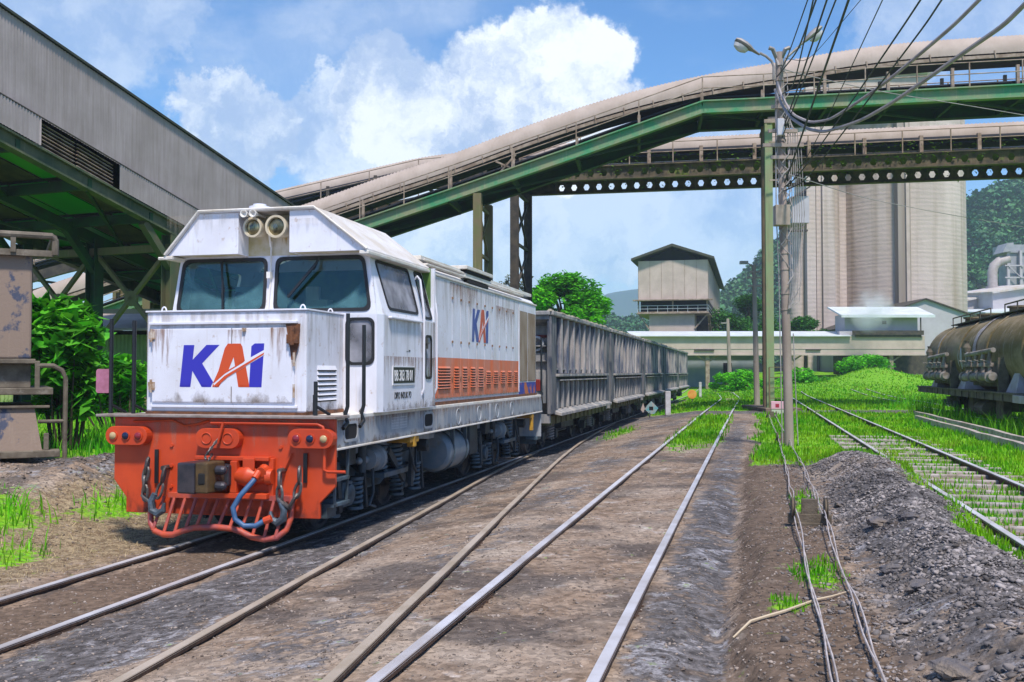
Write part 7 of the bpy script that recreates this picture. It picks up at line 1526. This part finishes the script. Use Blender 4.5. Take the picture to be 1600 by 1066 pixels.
# ---------------------------------------------------------------- driver
skin_m = M('brown_skin', (.45, .22, .13), rough=.55); shirt = M('pale_shirt', (.62, .66, .75), rough=.9); hair = M('black_hair', (.01, .01, .01), rough=.6)
DR = thing('person', 'seated train driver in a pale shirt dimly visible behind the left windscreen', 'person', W(-5.75 - .80, 10.05 + 1.85, 0), -TH)
skinned('body', [(0, 0, 2.12, .17, .13), (0, -.02, 2.35, .16, .12), (0, -.03, 2.58, .19, .12), (0, -.03, 2.72, .09, .08), (0, -.05, 2.80, .055), (-.2, -.03, 2.66, .07), (-.25, -.12, 2.42, .05), (-.18, -.36, 2.36, .035), (-.15, -.45, 2.37, .03), (.2, -.03, 2.66, .07), (.25, -.12, 2.42, .05), (.16, -.36, 2.36, .035), (.13, -.45, 2.37, .03), (-.1, -.2, 2.1, .09), (-.12, -.5, 2.08, .065), (.1, -.2, 2.1, .09), (.12, -.5, 2.08, .065)],
        [(0, 1), (1, 2), (2, 3), (3, 4), (2, 5), (5, 6), (6, 7), (7, 8), (2, 9), (9, 10), (10, 11), (11, 12), (0, 13), (13, 14), (0, 15), (15, 16)], shirt, DR)
m = MB(); vs = []; k = 16
for t in range(11):
    ph = PI * t / 10; r = math.sin(ph); z = 2.93 - .125 * math.cos(ph) * -1
    for j in range(k):
        a = 2 * PI * j / k; x = .078 * r * math.cos(a); y = .095 * r * math.sin(a) - .04
        if abs(math.cos(a)) < .25 and math.sin(a) < 0 and 4 <= t <= 6: y -= .018
        vs.append((x * (1 if z > 2.9 else .88), y, z))
m.add(vs, [(i * k + j, i * k + (j + 1) % k, (i + 1) * k + (j + 1) % k, (i + 1) * k + j) for i in range(10) for j in range(k)]); hd = part('head', m, skin_m, DR, smooth=True)
m = MB(); vs = []
for t in range(6):
    ph = PI * .5 * t / 5
    for j in range(k): a = 2 * PI * j / k; vs.append((.086 * math.cos(ph) * math.cos(a), .103 * math.cos(ph) * math.sin(a) - .03, 2.97 + .095 * math.sin(ph)))
m.add(vs, [(i * k + j, i * k + (j + 1) % k, (i + 1) * k + (j + 1) % k, (i + 1) * k + j) for i in range(5) for j in range(k)]); part('hair', m, hair, hd, smooth=True)
m = MB()
for x in (-.03, .03): m.lathe([(0, .012), (.006, .004)], (x, -.132, 2.94), (0, -1, 0), 8)
part('eyes', m, hair, hd)
m = MB(); m.box(-.25, .25, .15, .25, 1.93, 2.75); m.box(-.25, .25, -.25, .2, 1.93, 2.0); o = part('driver_seat', m, black, LOC, loc=(-.80, 1.85, 0), bevel=.03)
# ---------------------------------------------------------------- dust plume and haze
def volume_box(name, x0, x1, y0, y1, z0, z1, dens, col, label, noise_=False, aniso=0.):
    m = MB(); m.box(x0, x1, y0, y1, z0, z1); mt = bpy.data.materials.new(name); mt.use_nodes = True; N = mt.node_tree.nodes; L = mt.node_tree.links; N.clear()
    o_ = N.new('ShaderNodeOutputMaterial'); v = N.new('ShaderNodeVolumePrincipled'); v.inputs['Color'].default_value = (*col, 1); v.inputs['Density'].default_value = dens; v.inputs['Anisotropy'].default_value = aniso; L.new(v.outputs[0], o_.inputs['Volume'])
    o = m.build(name, mt); tag(o, label, 'haze', kind='stuff'); return o
volume_box('haze', -900, 1100, -30, 1560, -2.2, 145, .00040, (.66, .76, 1.0), 'pale blue haze in the distant air')
m = MB(); m.lathe([(-2.6, .1), (-2.2, 1.1), (-1.2, 1.9), (0, 2.3), (1.3, 1.9), (2.4, 1.0), (2.9, .1)], (0, 0, 0), (0, 0, 1), 20)
mt = bpy.data.materials.new('dust_plume'); mt.use_nodes = True; N = mt.node_tree.nodes; L = mt.node_tree.links; N.clear(); o_ = N.new('ShaderNodeOutputMaterial'); v = N.new('ShaderNodeVolumePrincipled'); v.inputs['Color'].default_value = (.95, .95, 1, 1); L.new(v.outputs[0], o_.inputs['Volume'])
tc = N.new('ShaderNodeTexCoord'); n = N.new('ShaderNodeTexNoise'); n.inputs['Scale'].default_value = .5; n.inputs['Detail'].default_value = 3; L.new(tc.outputs['Object'], n.inputs[0]); ln = N.new('ShaderNodeVectorMath'); ln.operation = 'LENGTH'; L.new(tc.outputs['Object'], ln.inputs[0]); a1 = N.new('ShaderNodeMapRange'); L.new(ln.outputs['Value'], a1.inputs[0]); a1.inputs[1].default_value = .3; a1.inputs[2].default_value = 2.4; a1.inputs[3].default_value = 1; a1.inputs[4].default_value = 0
a2 = N.new('ShaderNodeMapRange'); L.new(n.outputs[0], a2.inputs[0]); a2.inputs[1].default_value = .4; a2.inputs[2].default_value = .65; a2.inputs[4].default_value = .9; a3 = N.new('ShaderNodeMath'); a3.operation = 'MULTIPLY'; L.new(a1.outputs[0], a3.inputs[0]); L.new(a2.outputs[0], a3.inputs[1]); L.new(a3.outputs[0], v.inputs['Density'])
c = at(1362, 486, 97.5); o = m.build('dust_plume', mt, None, loc=c); tag(o, 'faint white dust puff drifting over the far gallery roof', 'dust', kind='stuff')
